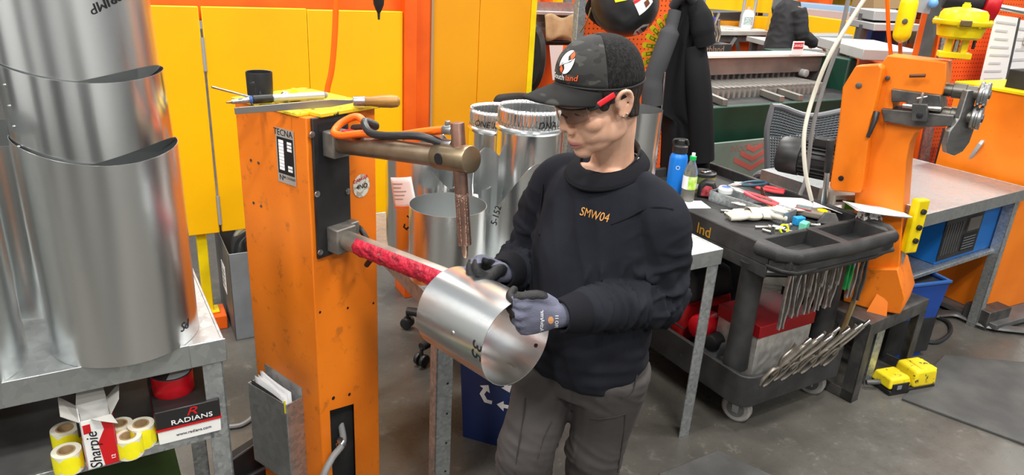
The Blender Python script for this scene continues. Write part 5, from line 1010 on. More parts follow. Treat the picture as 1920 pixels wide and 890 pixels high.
def limb(mb, pts, rad, side=None, n=20, k=4):
    """swept elliptical limb: rad = (half-width along side, half-depth) per point, rounded ends"""
    P = cr(pts, k); Rr = cr([V(r[0], r[1], 0) if isinstance(r, (tuple, list)) else V(r, r, 0) for r in rad], k); N = len(P); vs = []; fs = []; x = None
    for i in range(N):
        tn = (P[min(i+1, N-1)]-P[max(i-1, 0)]).normalized(); h = Vector(side) if side is not None else (x or (V(0, 0, 1).cross(tn) if abs(tn.z) < .9 else V(1, 0, 0)))
        x = (h-tn*h.dot(tn)).normalized(); y = tn.cross(x)
        for j in range(n): t = 2*math.pi*j/n; vs.append(P[i]+x*math.cos(t)*Rr[i].x+y*math.sin(t)*Rr[i].y)
    for i in range(N-1):
        for j in range(n): a = i*n+j; b = i*n+(j+1) % n; fs.append((a, b, b+n, a+n))
    fs += [tuple(range(n-1, -1, -1)), tuple((N-1)*n+j for j in range(n))]; mb.add(vs, fs); return mb
def bvh_of(mb): return BVHTree.FromPolygons([tuple(p) for p in mb.v], mb.f)
def drape(vf, M, bvh, off=.0012, reach=.25):
    """letters or patches pressed onto a surface along -z of M; None where they miss"""
    v, f = vf; R3 = M.to_3x3(); d = -(R3 @ V(0, 0, 1)); out = []
    for p in v:
        o = M @ V(p.x, p.y, .12); h = bvh.ray_cast(o, d, reach); out.append(h[0]-d*(off+max(0, p.z)) if h[0] is not None else None)
    b = MB(); idx = {}
    for i, q in enumerate(out):
        if q is not None: idx[i] = len(b.v); b.v.append(q)
    b.f = [tuple(idx[i] for i in fc) for fc in f if all(i in idx for i in fc)]; return b
def disc(poly, nr=5):
    """polygon subdivided in rings so that it can follow a curved surface"""
    c = sum((V(p[0], p[1], 0) for p in poly), V(0, 0, 0))/len(poly); n = len(poly); v = [c]; f = []
    for r in range(1, nr+1): v += [c.lerp(V(p[0], p[1], 0), r/nr) for p in poly]
    f += [(0, 1+i, 1+(i+1) % n) for i in range(n)]+[(1+(r-1)*n+i, 1+r*n+i, 1+r*n+(i+1) % n, 1+(r-1)*n+(i+1) % n) for r in range(1, nr) for i in range(n)]
    return v, f
def rect(w, h, n=8): return [V((i/n-.5)*w, (j/n-.5)*h, 0) for j in range(n+1) for i in range(n+1)], [(j*(n+1)+i, j*(n+1)+i+1, (j+1)*(n+1)+i+1, (j+1)*(n+1)+i) for j in range(n) for i in range(n)]
M_skin = pm('skin', (.68, .405, .285), .45, col2=(.61, .335, .225), scale=28, spec=.4, bump=.03, bscale=500); M_skin.node_tree.nodes['Principled BSDF'].inputs['Subsurface Weight'].default_value = .12
M_skin.node_tree.nodes['Principled BSDF'].inputs['Subsurface Radius'].default_value = (.01, .004, .002)
M_lip = pm('lips', (.42, .15, .13), .4); M_hair = pm('black_hair', (.011, .009, .008), .45, col2=(.024, .02, .018), scale=120, stretch=(1, 1, .08), bump=.8, bscale=300)
M_sweat = pm('black_sweatshirt', (.0115, .0125, .0175), .9, spec=.15, col2=(.0155, .017, .0225), scale=7, bump=.12, bscale=700)
M_rib = pm('ribbed_knit', (.0105, .011, .014), .9, spec=.12, bump=.2, bscale=500)
M_pants = pm('charcoal_work_pants', (.036, .031, .030), .8, col2=(.05, .044, .042), scale=6, bump=.12, bscale=400)
M_knit = pm('grey_glove_knit', (.16, .165, .22), .85, col2=(.2, .205, .26), scale=30, bump=.3, bscale=600)
M_nitrile = pm('black_nitrile', (.018, .018, .019), .6, col2=(.03, .03, .03), scale=20, bump=.2, bscale=200)
def camo():
    mt = bpy.data.materials.new('dark_camouflage'); mt.use_nodes = True; t = mt.node_tree; L = t.links.new; I = t.nodes['Principled BSDF'].inputs; tc = nd(t, 'ShaderNodeTexCoord')
    col = None
    for sc, thr, c, off in ((24, .5, (.022, .0225, .021), 0), (30, .58, (.042, .043, .039), 5), (38, .6, (.011, .011, .011), 9), (50, .65, (.05, .05, .043), 14)):
        mp = nd(t, 'ShaderNodeMapping'); mp.inputs['Location'].default_value = (off, off*.7, 0); mp.inputs['Scale'].default_value = (.6, .6, 1.2); L(tc.outputs['Object'], mp.inputs[0])
        n = nd(t, 'ShaderNodeTexNoise', Scale=sc, Detail=1.5); L(mp.outputs[0], n.inputs['Vector']); g = nd(t, 'ShaderNodeMath', operation='GREATER_THAN'); g.inputs[1].default_value = thr; L(n.outputs[0], g.inputs[0])
        x = nd(t, 'ShaderNodeMix', data_type='RGBA'); L(g.outputs[0], x.inputs[0]); x.inputs[6].default_value = c4((.016, .016, .0155)); x.inputs[7].default_value = c4(c)
        if col: L(col, x.inputs[6])
        col = x.outputs[2]
    L(col, I['Base Color']); I['Roughness'].default_value = .85; return mt
M_camo = camo(); M_brim = pm('brim_cloth', (.016, .016, .0155), .85, spec=.2, col2=(.045, .045, .04), scale=16, lo=.6, hi=.63, detail=1); M_capmesh = pm('cap_mesh', (.008, .008, .008), .85, spec=.2, col2=(.016, .016, .016), scale=170, lo=.45, hi=.55, stretch=(1, 1, .35), bump=.5, bscale=300)
def two_tone(name, ca, cb, attr, ra, rb):
    mt = bpy.data.materials.new(name); mt.use_nodes = True; t = mt.node_tree; L = t.links.new; I = t.nodes['Principled BSDF'].inputs
    at = nd(t, 'ShaderNodeAttribute', attribute_name=attr); r = nd(t, 'ShaderNodeMapRange'); r.inputs[1].default_value = .42; r.inputs[2].default_value = .58; L(at.outputs['Fac'], r.inputs[0])
    x = nd(t, 'ShaderNodeMix', data_type='RGBA'); x.inputs[6].default_value = c4(ca); x.inputs[7].default_value = c4(cb); L(r.outputs[0], x.inputs[0]); L(x.outputs[2], I['Base Color'])
    q = nd(t, 'ShaderNodeMapRange'); q.inputs[3].default_value = ra; q.inputs[4].default_value = rb; L(r.outputs[0], q.inputs[0]); L(q.outputs[0], I['Roughness'])
    tc = nd(t, 'ShaderNodeTexCoord'); n = nd(t, 'ShaderNodeTexNoise', Scale=420, Detail=2); L(tc.outputs['Object'], n.inputs['Vector']); b_ = nd(t, 'ShaderNodeBump', Strength=.25, Distance=.01); L(n.outputs[0], b_.inputs['Height']); L(b_.outputs[0], I['Normal'])
    I['Specular IOR Level'].default_value = .3; return mt
def set_attr(o, name, fn):
    at = o.data.attributes.new(name, 'FLOAT', 'POINT'); W_ = WM[o.name]; W3 = W_.to_3x3(); at.data.foreach_set('value', [fn(W_ @ v.co, W3 @ v.normal) for v in o.data.vertices])
M_glove = two_tone('dipped_glove', (.13, .135, .19), (.014, .014, .015), 'coat', .9, .55)
# ------------------------------------------------------------------ landmarks of the worker
HS = .945; HC = V(.169, 1.558, 1.482)
HM = T(*HC) @ Rz(212) @ Ry(21.5) @ Matrix.Diagonal((HS, HS, HS, 1))      # x to the face, y to the left ear, z up
FWD = V(-.64, -.77, 0).normalized(); LFT = V(-FWD.y, FWD.x, 0)
def ez(px, py, zd): return EYE+ray(px, py)*zd
tN, tF = ez(968, 642, 1.56), ez(846, 574, 1.716); tR = 87/1350*1.56; ta = (tN-tF).normalized(); TBM = along(tF, tN); tL = (tN-tF).length
_rp = min((TBM @ V(tR*math.cos(k*.05), tR*math.sin(k*.05), tL) for k in range(126)), key=lambda p: ((p-EYE)/(p-EYE).dot(FW)-ray(966, 570)).length)
hxL = V(-.985, -.12, -.06).normalized(); hyL = V(-.1, -.1, 1); hyL = (hyL-hxL*hyL.dot(hxL)).normalized(); hzL = hyL.cross(hxL)
HLo = _rp-hxL*.098-hyL*.034+hzL*.006
shc = pY(1140, 352, 1.63); hipc = pY(1098, 655, 1.64)
shL = shc+LFT*.138+V(0, 0, -.026); shR = shc-LFT*.145+V(0, 0, -.018)
elL = pY(1234, 556, 1.55); wrL = HLo-hxL*.012; elR = pY(992, 492, 1.74); wrR = pY(944, 511, 1.59)
hipL = hipc+LFT*.085; hipR = hipc-LFT*.085
knL = pY(1116, 850, 1.60); knR = pY(988, 850, 1.55)
ftL = V(knL.x+.02, knL.y+.04, .06); ftR = V(knR.x+.01, knR.y+.07, .06)
nk0 = HM @ V(-.028, 0, -.075); nk1 = shc+V(0, 0, .03)-FWD*.01
man = thing('person', 'worker in black sweatshirt, camouflage cap and grey gloves holding a metal tube', 'person', T(hipc.x, hipc.y, 0))
# --- body: head, neck, trunk, arms and legs as one surface
b = MB(); H = lambda x, y, z: (x, y, z)
def hb_(c, r, rot=None): b.ball((0, 0, 0), r, HM @ T(*c) @ (rot or Matrix.Identity(4)), n=28, m=18)
hb_((-.012, 0, .035), (.098, .077, .092)); hb_((.032, 0, -.03), (.056, .063, .086)); hb_((.036, 0, -.078), (.05, .051, .036), Ry(8)); hb_((.07, 0, -.098), (.023, .027, .021))
for s in (-1, 1):
    hb_((.055, s*.042, -.026), (.027, .024, .024)); hb_((.008, s*.047, -.06), (.036, .017, .034)); hb_((.036, s*.042, -.048), (.036, .02, .036)); hb_((.074, s*.032, .006), (.0145, .017, .0125)); hb_((.0985, s*.0125, -.037), (.0105, .0085, .0085)); hb_((.058, s*.03, -.052), (.026, .024, .03))
    limb(b, [HM @ V(.086, s*.008, .028), HM @ V(.083, s*.032, .032), HM @ V(.06, s*.056, .024)], [(.009*HS, .008*HS)]*3)
    e = [HM @ V(x, s*y, z) for x, y, z in ((.008, .077, -.004), (.01, .083, .018), (-.004, .089, .03), (-.022, .09, .022), (-.025, .087, .0), (-.014, .082, -.022), (-.001, .077, -.031), (.006, .075, -.02))]
    b.path(cr(e, 4), .0055, 8); limb(b, [HM @ V(.0, s*.076, -.02), HM @ V(-.006, s*.079, .005), HM @ V(-.01, s*.081, .022)], [(.005, .009), (.0035, .013), (.003, .009)], side=HM.to_3x3() @ V(0, 1, 0)); b.ball((0, 0, 0), (.007, .0055, .008), HM @ T(.001, s*.077, -.027))
limb(b, [HM @ V(.084, 0, .024), HM @ V(.094, 0, .004), HM @ V(.104, 0, -.018), HM @ V(.108, 0, -.031)], [(.0085*HS, .008), (.009, .009), (.011, .01), (.0125, .0105)])
hb_((.082, 0, -.066), (.017, .03, .022)); 
limb(b, [HM @ V(.079, -.027, -.069), HM @ V(.094, -.012, -.066), HM @ V(.0975, 0, -.0675), HM @ V(.094, .012, -.066), HM @ V(.079, .027, -.069)], [.003, .0048, .0045, .0048, .003]); limb(b, [HM @ V(.079, -.024, -.072), HM @ V(.0925, -.01, -.079), HM @ V(.0945, 0, -.0795), HM @ V(.0925, .01, -.079), HM @ V(.079, .024, -.072)], [.003, .005, .0055, .005, .003])
limb(b, [HM @ V(-.03, 0, -.01), nk0, lerp(nk0, nk1, .5), nk1], [(.054, .058), (.047, .052), (.046, .05), (.06, .058)], side=LFT)
limb(b, [nk1, shc, lerp(shc, hipc, .35), lerp(shc, hipc, .7), hipc, hipc+V(0, 0, -.08)], [(.08, .06), (.145, .085), (.145, .1), (.125, .085), (.145, .095), (.1, .08)], side=LFT)
for sh, el, wr in ((shL, elL, wrL), (shR, elR, wrR)): limb(b, [sh, lerp(sh, el, .5), el, lerp(el, wr, .4), wr-(wr-el).normalized()*.012], [.042, .04, .034, .03, .017])
for hp, kn, ft in ((hipL, knL, ftL), (hipR, knR, ftR)): limb(b, [hp, lerp(hp, kn, .5), kn, lerp(kn, ft, .4), ft], [.078, .066, .05, .05, .036])
sk = skinmesh(b, .0034, 6)
LB = HM.inverted()
def is_lip(c):
    q = LB @ c; return q.x > .079 and abs(q.y) < .0255 and abs(q.z+.0725-.0-(q.y/.026)**2*.003) < .0105*(1-(abs(q.y)/.0262)**2)**.5
body = sk.build('body', M_skin, man, world=True, smooth=180, fix=False)
WB = WM[body.name]
def lipv(c, n):
    if (c-HC).length > .16: return 0
    q = LB @ c
    if q.x < .074 or abs(q.y) > .03: return 0
    return min(1, max(0, .5+(.0098*max(0, 1-(q.y/.0275)**2)**.5-abs(q.z+.0728-(q.y/.026)**2*.003))/.004))
set_attr(body, 'lip', lipv)
t_ = M_skin.node_tree; p_ = t_.nodes['Principled BSDF']; src_ = p_.inputs['Base Color'].links[0].from_socket; at_ = nd(t_, 'ShaderNodeAttribute', attribute_name='lip'); x_ = nd(t_, 'ShaderNodeMix', data_type='RGBA'); x_.inputs[7].default_value = c4((.5, .2, .17)); t_.links.new(src_, x_.inputs[6]); t_.links.new(at_.outputs['Fac'], x_.inputs[0]); t_.links.new(x_.outputs[2], p_.inputs['Base Color'])
face_bvh = bvh_of(MB().add([WB @ v.co for v in body.data.vertices], [tuple(p.vertices) for p in body.data.polygons]))
# eyes, brows and mouth line
def face_line(pts, r, mt, nm, off=.001):
    P = []
    for y, z in pts:
        o = HM @ V(.16, y, z); d = (HM.to_3x3() @ V(-1, 0, 0)).normalized(); h = face_bvh.ray_cast(o, d, .2)
        if h[0] is not None: P.append(h[0]-d*off)
    m_ = MB(); n_ = len(P)*4-3; m_.path(cr(P, 4), [r*(.35+.65*math.sin(math.pi*i/max(1, n_-1))) for i in range(n_)], 6); m_.build(nm, mt, body, world=True)
for s in (-1, 1):
    face_line([(s*.018, .003), (s*.026, .006), (s*.036, .006), (s*.046, .001)], .0016, M_hair, 'eyelash'); face_line([(s*.012, .026), (s*.026, .031), (s*.042, .030), (s*.052, .022)], .0032, M_hair, 'eyebrow', .0)
face_line([(-.026, -.0705), (-.014, -.0722), (0, -.0728), (.014, -.0722), (.026, -.0705)], .0011, pm('mouth_line', (.12, .03, .03), .6), 'mouth_line', .0002)
for z in (-.027,): 
    m_ = MB(); m_.ball((0, 0, 0), .0026, HM @ T(.003, .0835, z), n=10, m=6); m_.build('earring', M_steel, man, world=True)
m_ = MB(); m_.ball((0, 0, 0), .0026, HM @ T(-.006, .0865, -.024), n=10, m=6); m_.build('earring', M_steel, man, world=True)
# --- hair
def hairp(side):
    def fn(u, w):
        a = D2R(lerp(38, 180, u)); top = .06; bot = lerp(-.045, -.08, max(0, (u-.42)/.58)) if u > .42 else .012
        if .24 < u < .42: bot = .012                                # above the ear
        z = lerp(top, bot, w); k = max(.3, 1-max(0, -z-.02)*4.2*(1 if u > .5 else .25)); q = 1-((z-.035)/.1)**2; r = math.sqrt(max(.08, q)) if z > .0 else max(.8, math.sqrt(max(.08, q))); o_ = .0045+.0022*noise.noise(V(u*60, w*3, side))
        return HM @ V(-.012+(.098*r+o_)*math.cos(a)*(k if u > .5 else 1), side*(.0775*r+o_)*math.sin(a), z)
    return fn
for s in (-1, 1): m_ = MB(); m_.grid(hairp(s), 60, 14); m_.build('hair', M_hair, man, world=True, smooth=180, fix=False, sol=.007)
for sd_ in (-1, 1): m_ = MB(); m_.ball((0, 0, 0), (.015, .005, .019), HM @ T(.037, sd_*.071, .017) @ Ry(18), n=20, m=12); m_.build('sideburn', M_hair, man, world=True, smooth=180)
# --- cap
CM = HM @ T(-.014, 0, .04) @ Ry(-13) @ T(.014, 0, -.04)
CI = CM.inverted()
def capedge(a): return .042+.006*math.cos(a)-.004*(1-math.cos(2*a))
def crown(u, w, a0=-180, a1=180, off=0):
    a = D2R(lerp(a0, a1, u)); z0 = capedge(a); e = math.radians(90*w); fx = 1+.06*max(0, math.cos(a))*math.sin(2*e)
    R_ = math.cos(e)**.82; zt_ = .138; z = z0+(zt_-z0)*math.sin(e)**.95
    return CM @ V(-.014+(.106+off)*R_*math.cos(a)*fx, (.0865+off)*R_*math.sin(a), z)
cap = thing('cap', 'x', 'cap', HM); del cap['category']; del cap['label']; cap.matrix_world = Matrix.Identity(4); cap.parent = man; cap.matrix_local = Matrix.Identity(4); WM[cap.name] = WM[man.name]; cap.name = 'cap'
mf = MB(); mf.grid(lambda u, w: crown(u, w, -68, 68), 36, 18); mf.build('front_panel', M_camo, cap, world=True, smooth=180, fix=False, sol=.003)
mbk = MB(); mbk.grid(lambda u, w: crown(u, w, 68, 292), 48, 18); mbk.build('mesh_back', M_capmesh, cap, world=True, smooth=180, fix=False, sol=.003)
def brim(u, w):
    a = D2R(lerp(-60, 60, u)); s = math.sin(a)/math.sin(D2R(60)); base = CI @ crown((a+math.pi)/(2*math.pi), .0, off=-.001); ext = .096*(max(0, 1-abs(s)**2.6))**.55*w
    return CM @ V(base.x+ext*.98, base.y*(1+.03*w), base.z-.002-.008*w*w-.016*s*s*w-.006*s*s-.003*w)
m_ = MB(); m_.grid(brim, 40, 10); br = m_.build('brim', M_brim, cap, world=True, smooth=180, fix=False, sol=.004)
m_ = MB(); m_.path([crown(k/40, .0, off=.001) for k in range(40)], .0024, 6, closed=True); m_.build('edge_band', M_blackm, cap, world=True)
m_ = MB(); m_.ball((0, 0, 0), (.008, .008, .004), CM @ T(-.014, 0, .139)); m_.build('top_button', M_camo, cap, world=True)
cb = MB(); cb.grid(lambda u, w: crown(u, w, off=.0022), 80, 24); cbv = bvh_of(cb)
ca = 9; LF = CM @ Rz(ca) @ T(.1, 0, .088) @ Matrix(((0, 0, 1, 0), (1, 0, 0, 0), (0, 1, 0, 0), (0, 0, 0, 1)))
M_emw = pm('embroidery_white', (.85, .85, .83), .7); M_emo = pm('embroidery_orange', 'F05A22', .7)
el_ = lambda x, y, r, a: (x+r*.82*math.cos(D2R(a)), y+r*math.sin(D2R(a)))
drape(disc([el_(0, .008, .0235, a) for a in range(0, 360, 10)]), LF, cbv).build('emblem', M_ink, cap, world=True, fix=False, smooth=0)
for pts, mt in (([el_(0, .008, .0225, a) for a in range(75, 215, 10)]+[(-.012, .006), (.004, .012), (.0, .02)], M_emw), ([el_(0, .008, .0225, a) for a in range(-105, 35, 10)]+[(.012, .010), (-.004, .004), (.0, -.004)], M_emw),
                ([el_(0, .008, .0225, a) for a in range(38, 74, 6)]+[(.004, .021), (.012, .0125)], M_emo), ([el_(0, .008, .0225, a) for a in range(218, 254, 6)]+[(-.004, -.005), (-.012, .0035)], M_emo), ([(-.013, .002), (.003, .008), (.012, .013), (.014, .0155), (-.002, .0095), (-.011, .0045)], M_emw)):
    drape(disc(pts), LF, cbv, .002).build('emblem_piece', mt, cap, world=True, fix=False, smooth=0)
g = glyphs('South', .0175, .0003, .15); drape(([V(p.x-.0192, p.y-.0225, p.z) for p in g[0]], g[1]), LF, cbv, .0018).build('lettering', M_emw, cap, world=True, fix=False, smooth=0)
g = glyphs('land', .0175, .0003, .15); drape(([V(p.x+.0182, p.y-.0225, p.z) for p in g[0]], g[1]), LF, cbv, .0018).build('lettering', M_emo, cap, world=True, fix=False, smooth=0)
# --- safety glasses
def lens(u, w, off=0): a = D2R(lerp(-62, 62, u)); return HM @ V(.052+.052*math.cos(a)+off, .068*math.sin(a), lerp(-.015+.014*abs(math.sin(a))**3, .021, w)+(-.004 if abs(u-.5) < .04 and w < .5 else 0)+(.012*max(0, 1-abs(u-.5)/.09) if w < .35 else 0))
gl = thing('safety_glasses', 'x', 'x', HM); del gl['category']; del gl['label']; gl.parent = man; gl.matrix_local = Matrix.Identity(4); WM[gl.name] = WM[man.name]
M_lens = pm('tinted_lens', (.62, .56, .52), .03, trans=.95, ior=1.2)
m_ = MB(); m_.grid(lens, 32, 8); m_.build('lens', M_lens, gl, world=True, smooth=180, fix=False, sol=.0016)
m_ = MB(); m_.path([lens(k/20, 1) for k in range(21)], .0022, 6); m_.build('brow_bar', M_black, gl, world=True)
m_ = MB(); m_.path(cr([HM @ V(.098, -.011, -.002), HM @ V(.104, 0, .006), HM @ V(.098, .011, -.002)], 4), .002, 6); m_.build('bridge', M_black, gl, world=True)
for s in (-1, 1):
    A_, B_, C_, D_ = HM @ V(.074, s*.066, .021), HM @ V(.058, s*.076, .023), HM @ V(.014, s*.0835, .031), HM @ V(-.02, s*.084, .024)
    m_ = MB(); m_.path([A_, lerp(A_, B_, .8), lerp(B_, C_, .1)], .004, 8, sq=(.003, .007)); m_.build('hinge', M_black, gl, world=True)
    m_ = MB(); m_.path([lerp(B_, C_, .05), lerp(B_, C_, .5), C_], .004, 8, sq=(.0028, .0062)); m_.build('temple', pm('temple_red', 'E0202C', .4), gl, world=True)
    m_ = MB(); m_.path([C_, D_], .004, 8, sq=(.0022, .004)); m_.build('temple_tip', M_black, gl, world=True)
# --- sweatshirt
b = MB()
nkt = nk1+V(0, 0, .012)+FWD*.006
limb(b, [nkt+V(0, 0, .005), shc+V(0, 0, .015), lerp(shc, hipc, .28)+FWD*.012, lerp(shc, hipc, .6)+FWD*.016, lerp(shc, hipc, .9)+FWD*.012, hipc+V(0, 0, -.035)+FWD*.008], [(.066, .058), (.14, .094), (.162, .124), (.162, .13), (.172, .136), (.155, .122)], side=LFT, n=32)
for s, sh, el, wr in ((1, shL, elL, wrL), (-1, shR, elR, wrR)):
    dn = (el-sh).normalized(); df = (wr-el).normalized(); ob_ = el-(df-dn)*.006
    limb(b, [nkt+LFT*s*.01-V(0, 0, .012), lerp(nkt, sh, .55)+V(0, 0, .004), sh+LFT*s*.0+V(0, 0, .002), lerp(sh, el, .3)+LFT*s*.006, lerp(sh, el, .7), ob_, lerp(el, wr, .3), lerp(el, wr, .7), wr-df*.035], [.045, .055, .061, .064, .061, .059, .057, .048, .041], n=24, k=6)
def wrinkle(p, n):
    d = 0
    for sh, el, wr in ((shL, elL, wrL), (shR, elR, wrR)):
        for A_, B_, amp, fr in ((sh, el, .011, 30), (el, wr, .011, 42)):
            ax = (B_-A_); L_ = ax.length; ax = ax/L_; s_ = (p-A_).dot(ax)/L_
            if -.15 < s_ < 1.15:
                pr = (p-A_)-ax*(p-A_).dot(ax)
                if pr.length < .105:
                    wgt = max(0, min(1, (s_+.15)*6))*max(0, min(1, (1.15-s_)*6))*min(1, max(0, (s_ if A_ is sh else 1.1-s_)*1.5))*max(0, min(1, (.105-pr.length)*40)); q = ax*(p.dot(ax)*fr)+pr*9
                    v_ = noise.noise(q); d += wgt*(amp*(1-min(1, abs(v_)*3.2))**1.4-.002)
    low = (p.z-hipc.z); hem = max(0, 1-abs(low-.03)/.12); d += hem*.009*noise.noise(V(p.x*9, p.y*9, p.z*34)); d += .006*noise.noise(V(p.x*7+3, p.y*7, p.z*4)); 
    d += .0045*(1-2.2*abs(noise.noise(V(p.x*13, p.y*13, p.z*5+7)))); lx = p.dot(LFT); fx = p.dot(FWD); d += .005*(1-min(1, 2.6*abs(noise.noise(V((lx+p.z*.35)*15, fx*5, p.z*2.5+4)))))**1.3-.002; return d*max(0, min(1, (nkt.z-.005-p.z)/.07))
sw = skinmesh(b, .0055, 5, wrinkle); shirt = sw.build('sweatshirt', M_sweat, man, world=True, smooth=180, fix=False); sbv = bvh_of(sw)
# crew collar follows the neck, ribbed cuffs and hem
nax = (nk0-nk1).normalized(); ncx = LFT; ncy = nax.cross(ncx)
def ring(c, rx, ry, tilt, r, mt, nm, parent, n=36, sq=None):
    P = [c+ncx*rx*math.cos(2*math.pi*k/n)+FWD*ry*math.sin(2*math.pi*k/n)+V(0, 0, tilt*-math.sin(2*math.pi*k/n)) for k in range(n)]; m_ = MB(); m_.path(P, r, 10, closed=True, sq=sq); return m_.build(nm, mt, parent, world=True)
def collar(u, w):
    t = 2*math.pi*u; rx = lerp(.066, .092, w); ry = lerp(.066, .099, w); q = nkt+FWD*lerp(.013, .018, w)+V(0, 0, lerp(.030, .006, w)+.006*math.sin(math.pi*w))
    return q+ncx*rx*math.cos(t)+FWD*ry*math.sin(t)+V(0, 0, -lerp(.022, .030, w)*math.sin(t))
m_ = MB(); m_.grid(collar, 56, 5, wrapu=True); m_.build('collar', M_rib, shirt, world=True, fix=False, smooth=180, sol=.009)
m_ = MB(); m_.path([collar(k/48, 1.0)+V(0, 0, .004) for k in range(48)], .0028, 6, closed=True); m_.build('collar_seam', M_rib, shirt, world=True)
def sseam(pts, r=.003):
    P = []
    for px, py in pts:
        d = ray(px, py).normalized(); h = sbv.ray_cast(EYE, d, 4)
        if h[0] is not None: P.append(h[0]+d*.0)
    if len(P) > 2: m_ = MB(); m_.path(cr(P, 4), r, 6); m_.build('seam', M_rib, shirt, world=True)
sseam(((1207, 300), (1222, 322), (1232, 350), (1233, 385))); sseam(((1146, 420), (1176, 408), (1205, 393), (1233, 388), (1262, 392))); sseam(((1018, 345), (1013, 400), (1012, 440)))
ring(nkt+V(0, 0, .004)+FWD*.006, .068, .064, .026, .008, M_blackm, 'undershirt_collar', shirt)
for el, wr in ((elL, wrL), (elR, wrR)):
    df = (wr-el).normalized(); c0, c1 = wr-df*.045, wr+df*.016
    m_ = MB(); m_.lathe([(.040, 0), (.046, .004), (.045, .02), (.040, .045), (.036, .06), (.032, .061), (.03, .05)], 32, along(c0, c1)); m_.build('cuff', M_rib, shirt, world=True)
# embroidered letters on the chest
cp = pY(1104, 407, 1.5); zx = (V(0, 0, 1)-FWD*0).normalized(); M_gold = pm('gold_embroidery', 'C48A44', .6)
ME = basis(cp, LFT, V(0, 0, 1), FWD); g = glyphs('SMW04', .026, .0004, 0, .82); drape(([V(p.x, p.y, p.z) for p in g[0]], g[1]), ME @ Rz(-1), sbv, .0018, .5).build('lettering', M_gold, shirt, world=True, fix=False, smooth=0)
# lanyard round the neck
def lany(k): a = D2R(-70+320*k); return nkt+LFT*.069*math.cos(a)+FWD*.066*math.sin(a)+V(0, 0, .03-.03*math.sin(a))
m_ = MB()
P = [nk1-FWD*.05+LFT*.02+V(0, 0, .075), nk1+LFT*.05-FWD*.026+V(0, 0, .066), nk1+LFT*.06+FWD*.004+V(0, 0, .046), nk1+LFT*.052+FWD*.036+V(0, 0, .026), nk1+LFT*.032+FWD*.058+V(0, 0, .008)]
m_.path(cr(P, 5), .008, 8, sq=(.003, .0095)); lan = m_.build('lanyard', M_blackm, man, world=True)
lettering('SM', .015, basis(nk1+LFT*.0645+FWD*.0+V(0, 0, .047), FWD*.8+V(0, 0, -.6), V(0, 0, .8)+FWD*.6, LFT) @ Rz(0), M_white, lan)
# --- trousers
b = MB(); up_ = V(0, 0, 1)
limb(b, [hipc+V(0, 0, .06), hipc, hipc+V(0, 0, -.09)], [(.15, .112), (.168, .125), (.15, .12)], side=LFT, n=32)
for hp, kn, ft in ((hipL, knL, ftL), (hipR, knR, ftR)): limb(b, [hp+V(0, 0, -.01), lerp(hp, kn, .3), lerp(hp, kn, .65), kn+FWD*.008, lerp(kn, ft, .35), lerp(kn, ft, .75), lerp(kn, ft, .97)], [(.094, .106), (.092, .098), (.078, .084), (.072, .077), (.066, .07), (.058, .062), (.062, .066)], side=LFT)
def pwr(p, n):
    d = .005*noise.noise(V(p.x*11, p.y*11, p.z*6))
    for hp, kn in ((hipL, knL), (hipR, knR)):
        s_ = (p-hp).dot((kn-hp).normalized())/(kn-hp).length; pr = ((p-hp)-(kn-hp).normalized()*(p-hp).dot((kn-hp).normalized())).length
        if pr < .12: w_ = max(0, 1-abs(s_-1)/.35)+max(0, 1-abs(s_-.12)/.3); d += w_*.008*(1-2.4*abs(noise.noise(V(p.x*8, p.y*8, p.z*30+p.x*14))))*.6
    return d
pt = skinmesh(b, .0055, 4, pwr); pants = pt.build('trousers', M_pants, man, world=True, smooth=180, fix=False); pbv = bvh_of(pt)
M_seam = pm('trouser_seam', (.02, .018, .018), .8)
def seam(pts, r=.0018, parent=None):
    P = []
    for px, py in pts:
        d = ray(px, py).normalized(); h = pbv.ray_cast(EYE, d, 4)
        if h[0] is not None: P.append(h[0]-d*.0005)
    if len(P) > 2: m_ = MB(); m_.path(cr(P, 4), r, 6); m_.build('seam', M_seam, pants, world=True)
seam(((1070, 770), (1110, 785), (1150, 782), (1172, 776))); seam(((1172, 776), (1168, 820), (1162, 860), (1158, 885))); seam(((1165, 745), (1185, 735), (1195, 700))); seam(((985, 745), (980, 790), (972, 840), (965, 888))); seam(((1035, 790), (1020, 820), (1008, 860))); seam(((1112, 700), (1128, 715), (1165, 720), (1198, 705)))
for ft, kn in ((ftL, knL), (ftR, knR)):
    m_ = MB(); q = V(ft.x, ft.y, 0); limb(m_, [q-FWD*.06+V(0, 0, .05), q+V(0, 0, .055), q+FWD*.1+V(0, 0, .042), q+FWD*.17+V(0, 0, .03)], [(.04, .045), (.045, .052), (.046, .038), (.03, .024)], side=LFT); limb(m_, [q+V(0, 0, .05)-FWD*.015, q+V(0, 0, .14)-FWD*.015], [(.045, .05), (.044, .048)], side=LFT); bt = skinmesh(m_, .006, 3); bt.v = [V(p.x, p.y, max(p.z, .004)) for p in bt.v]; bo = bt.build('boot', M_black, man, world=True, smooth=180, fix=False)
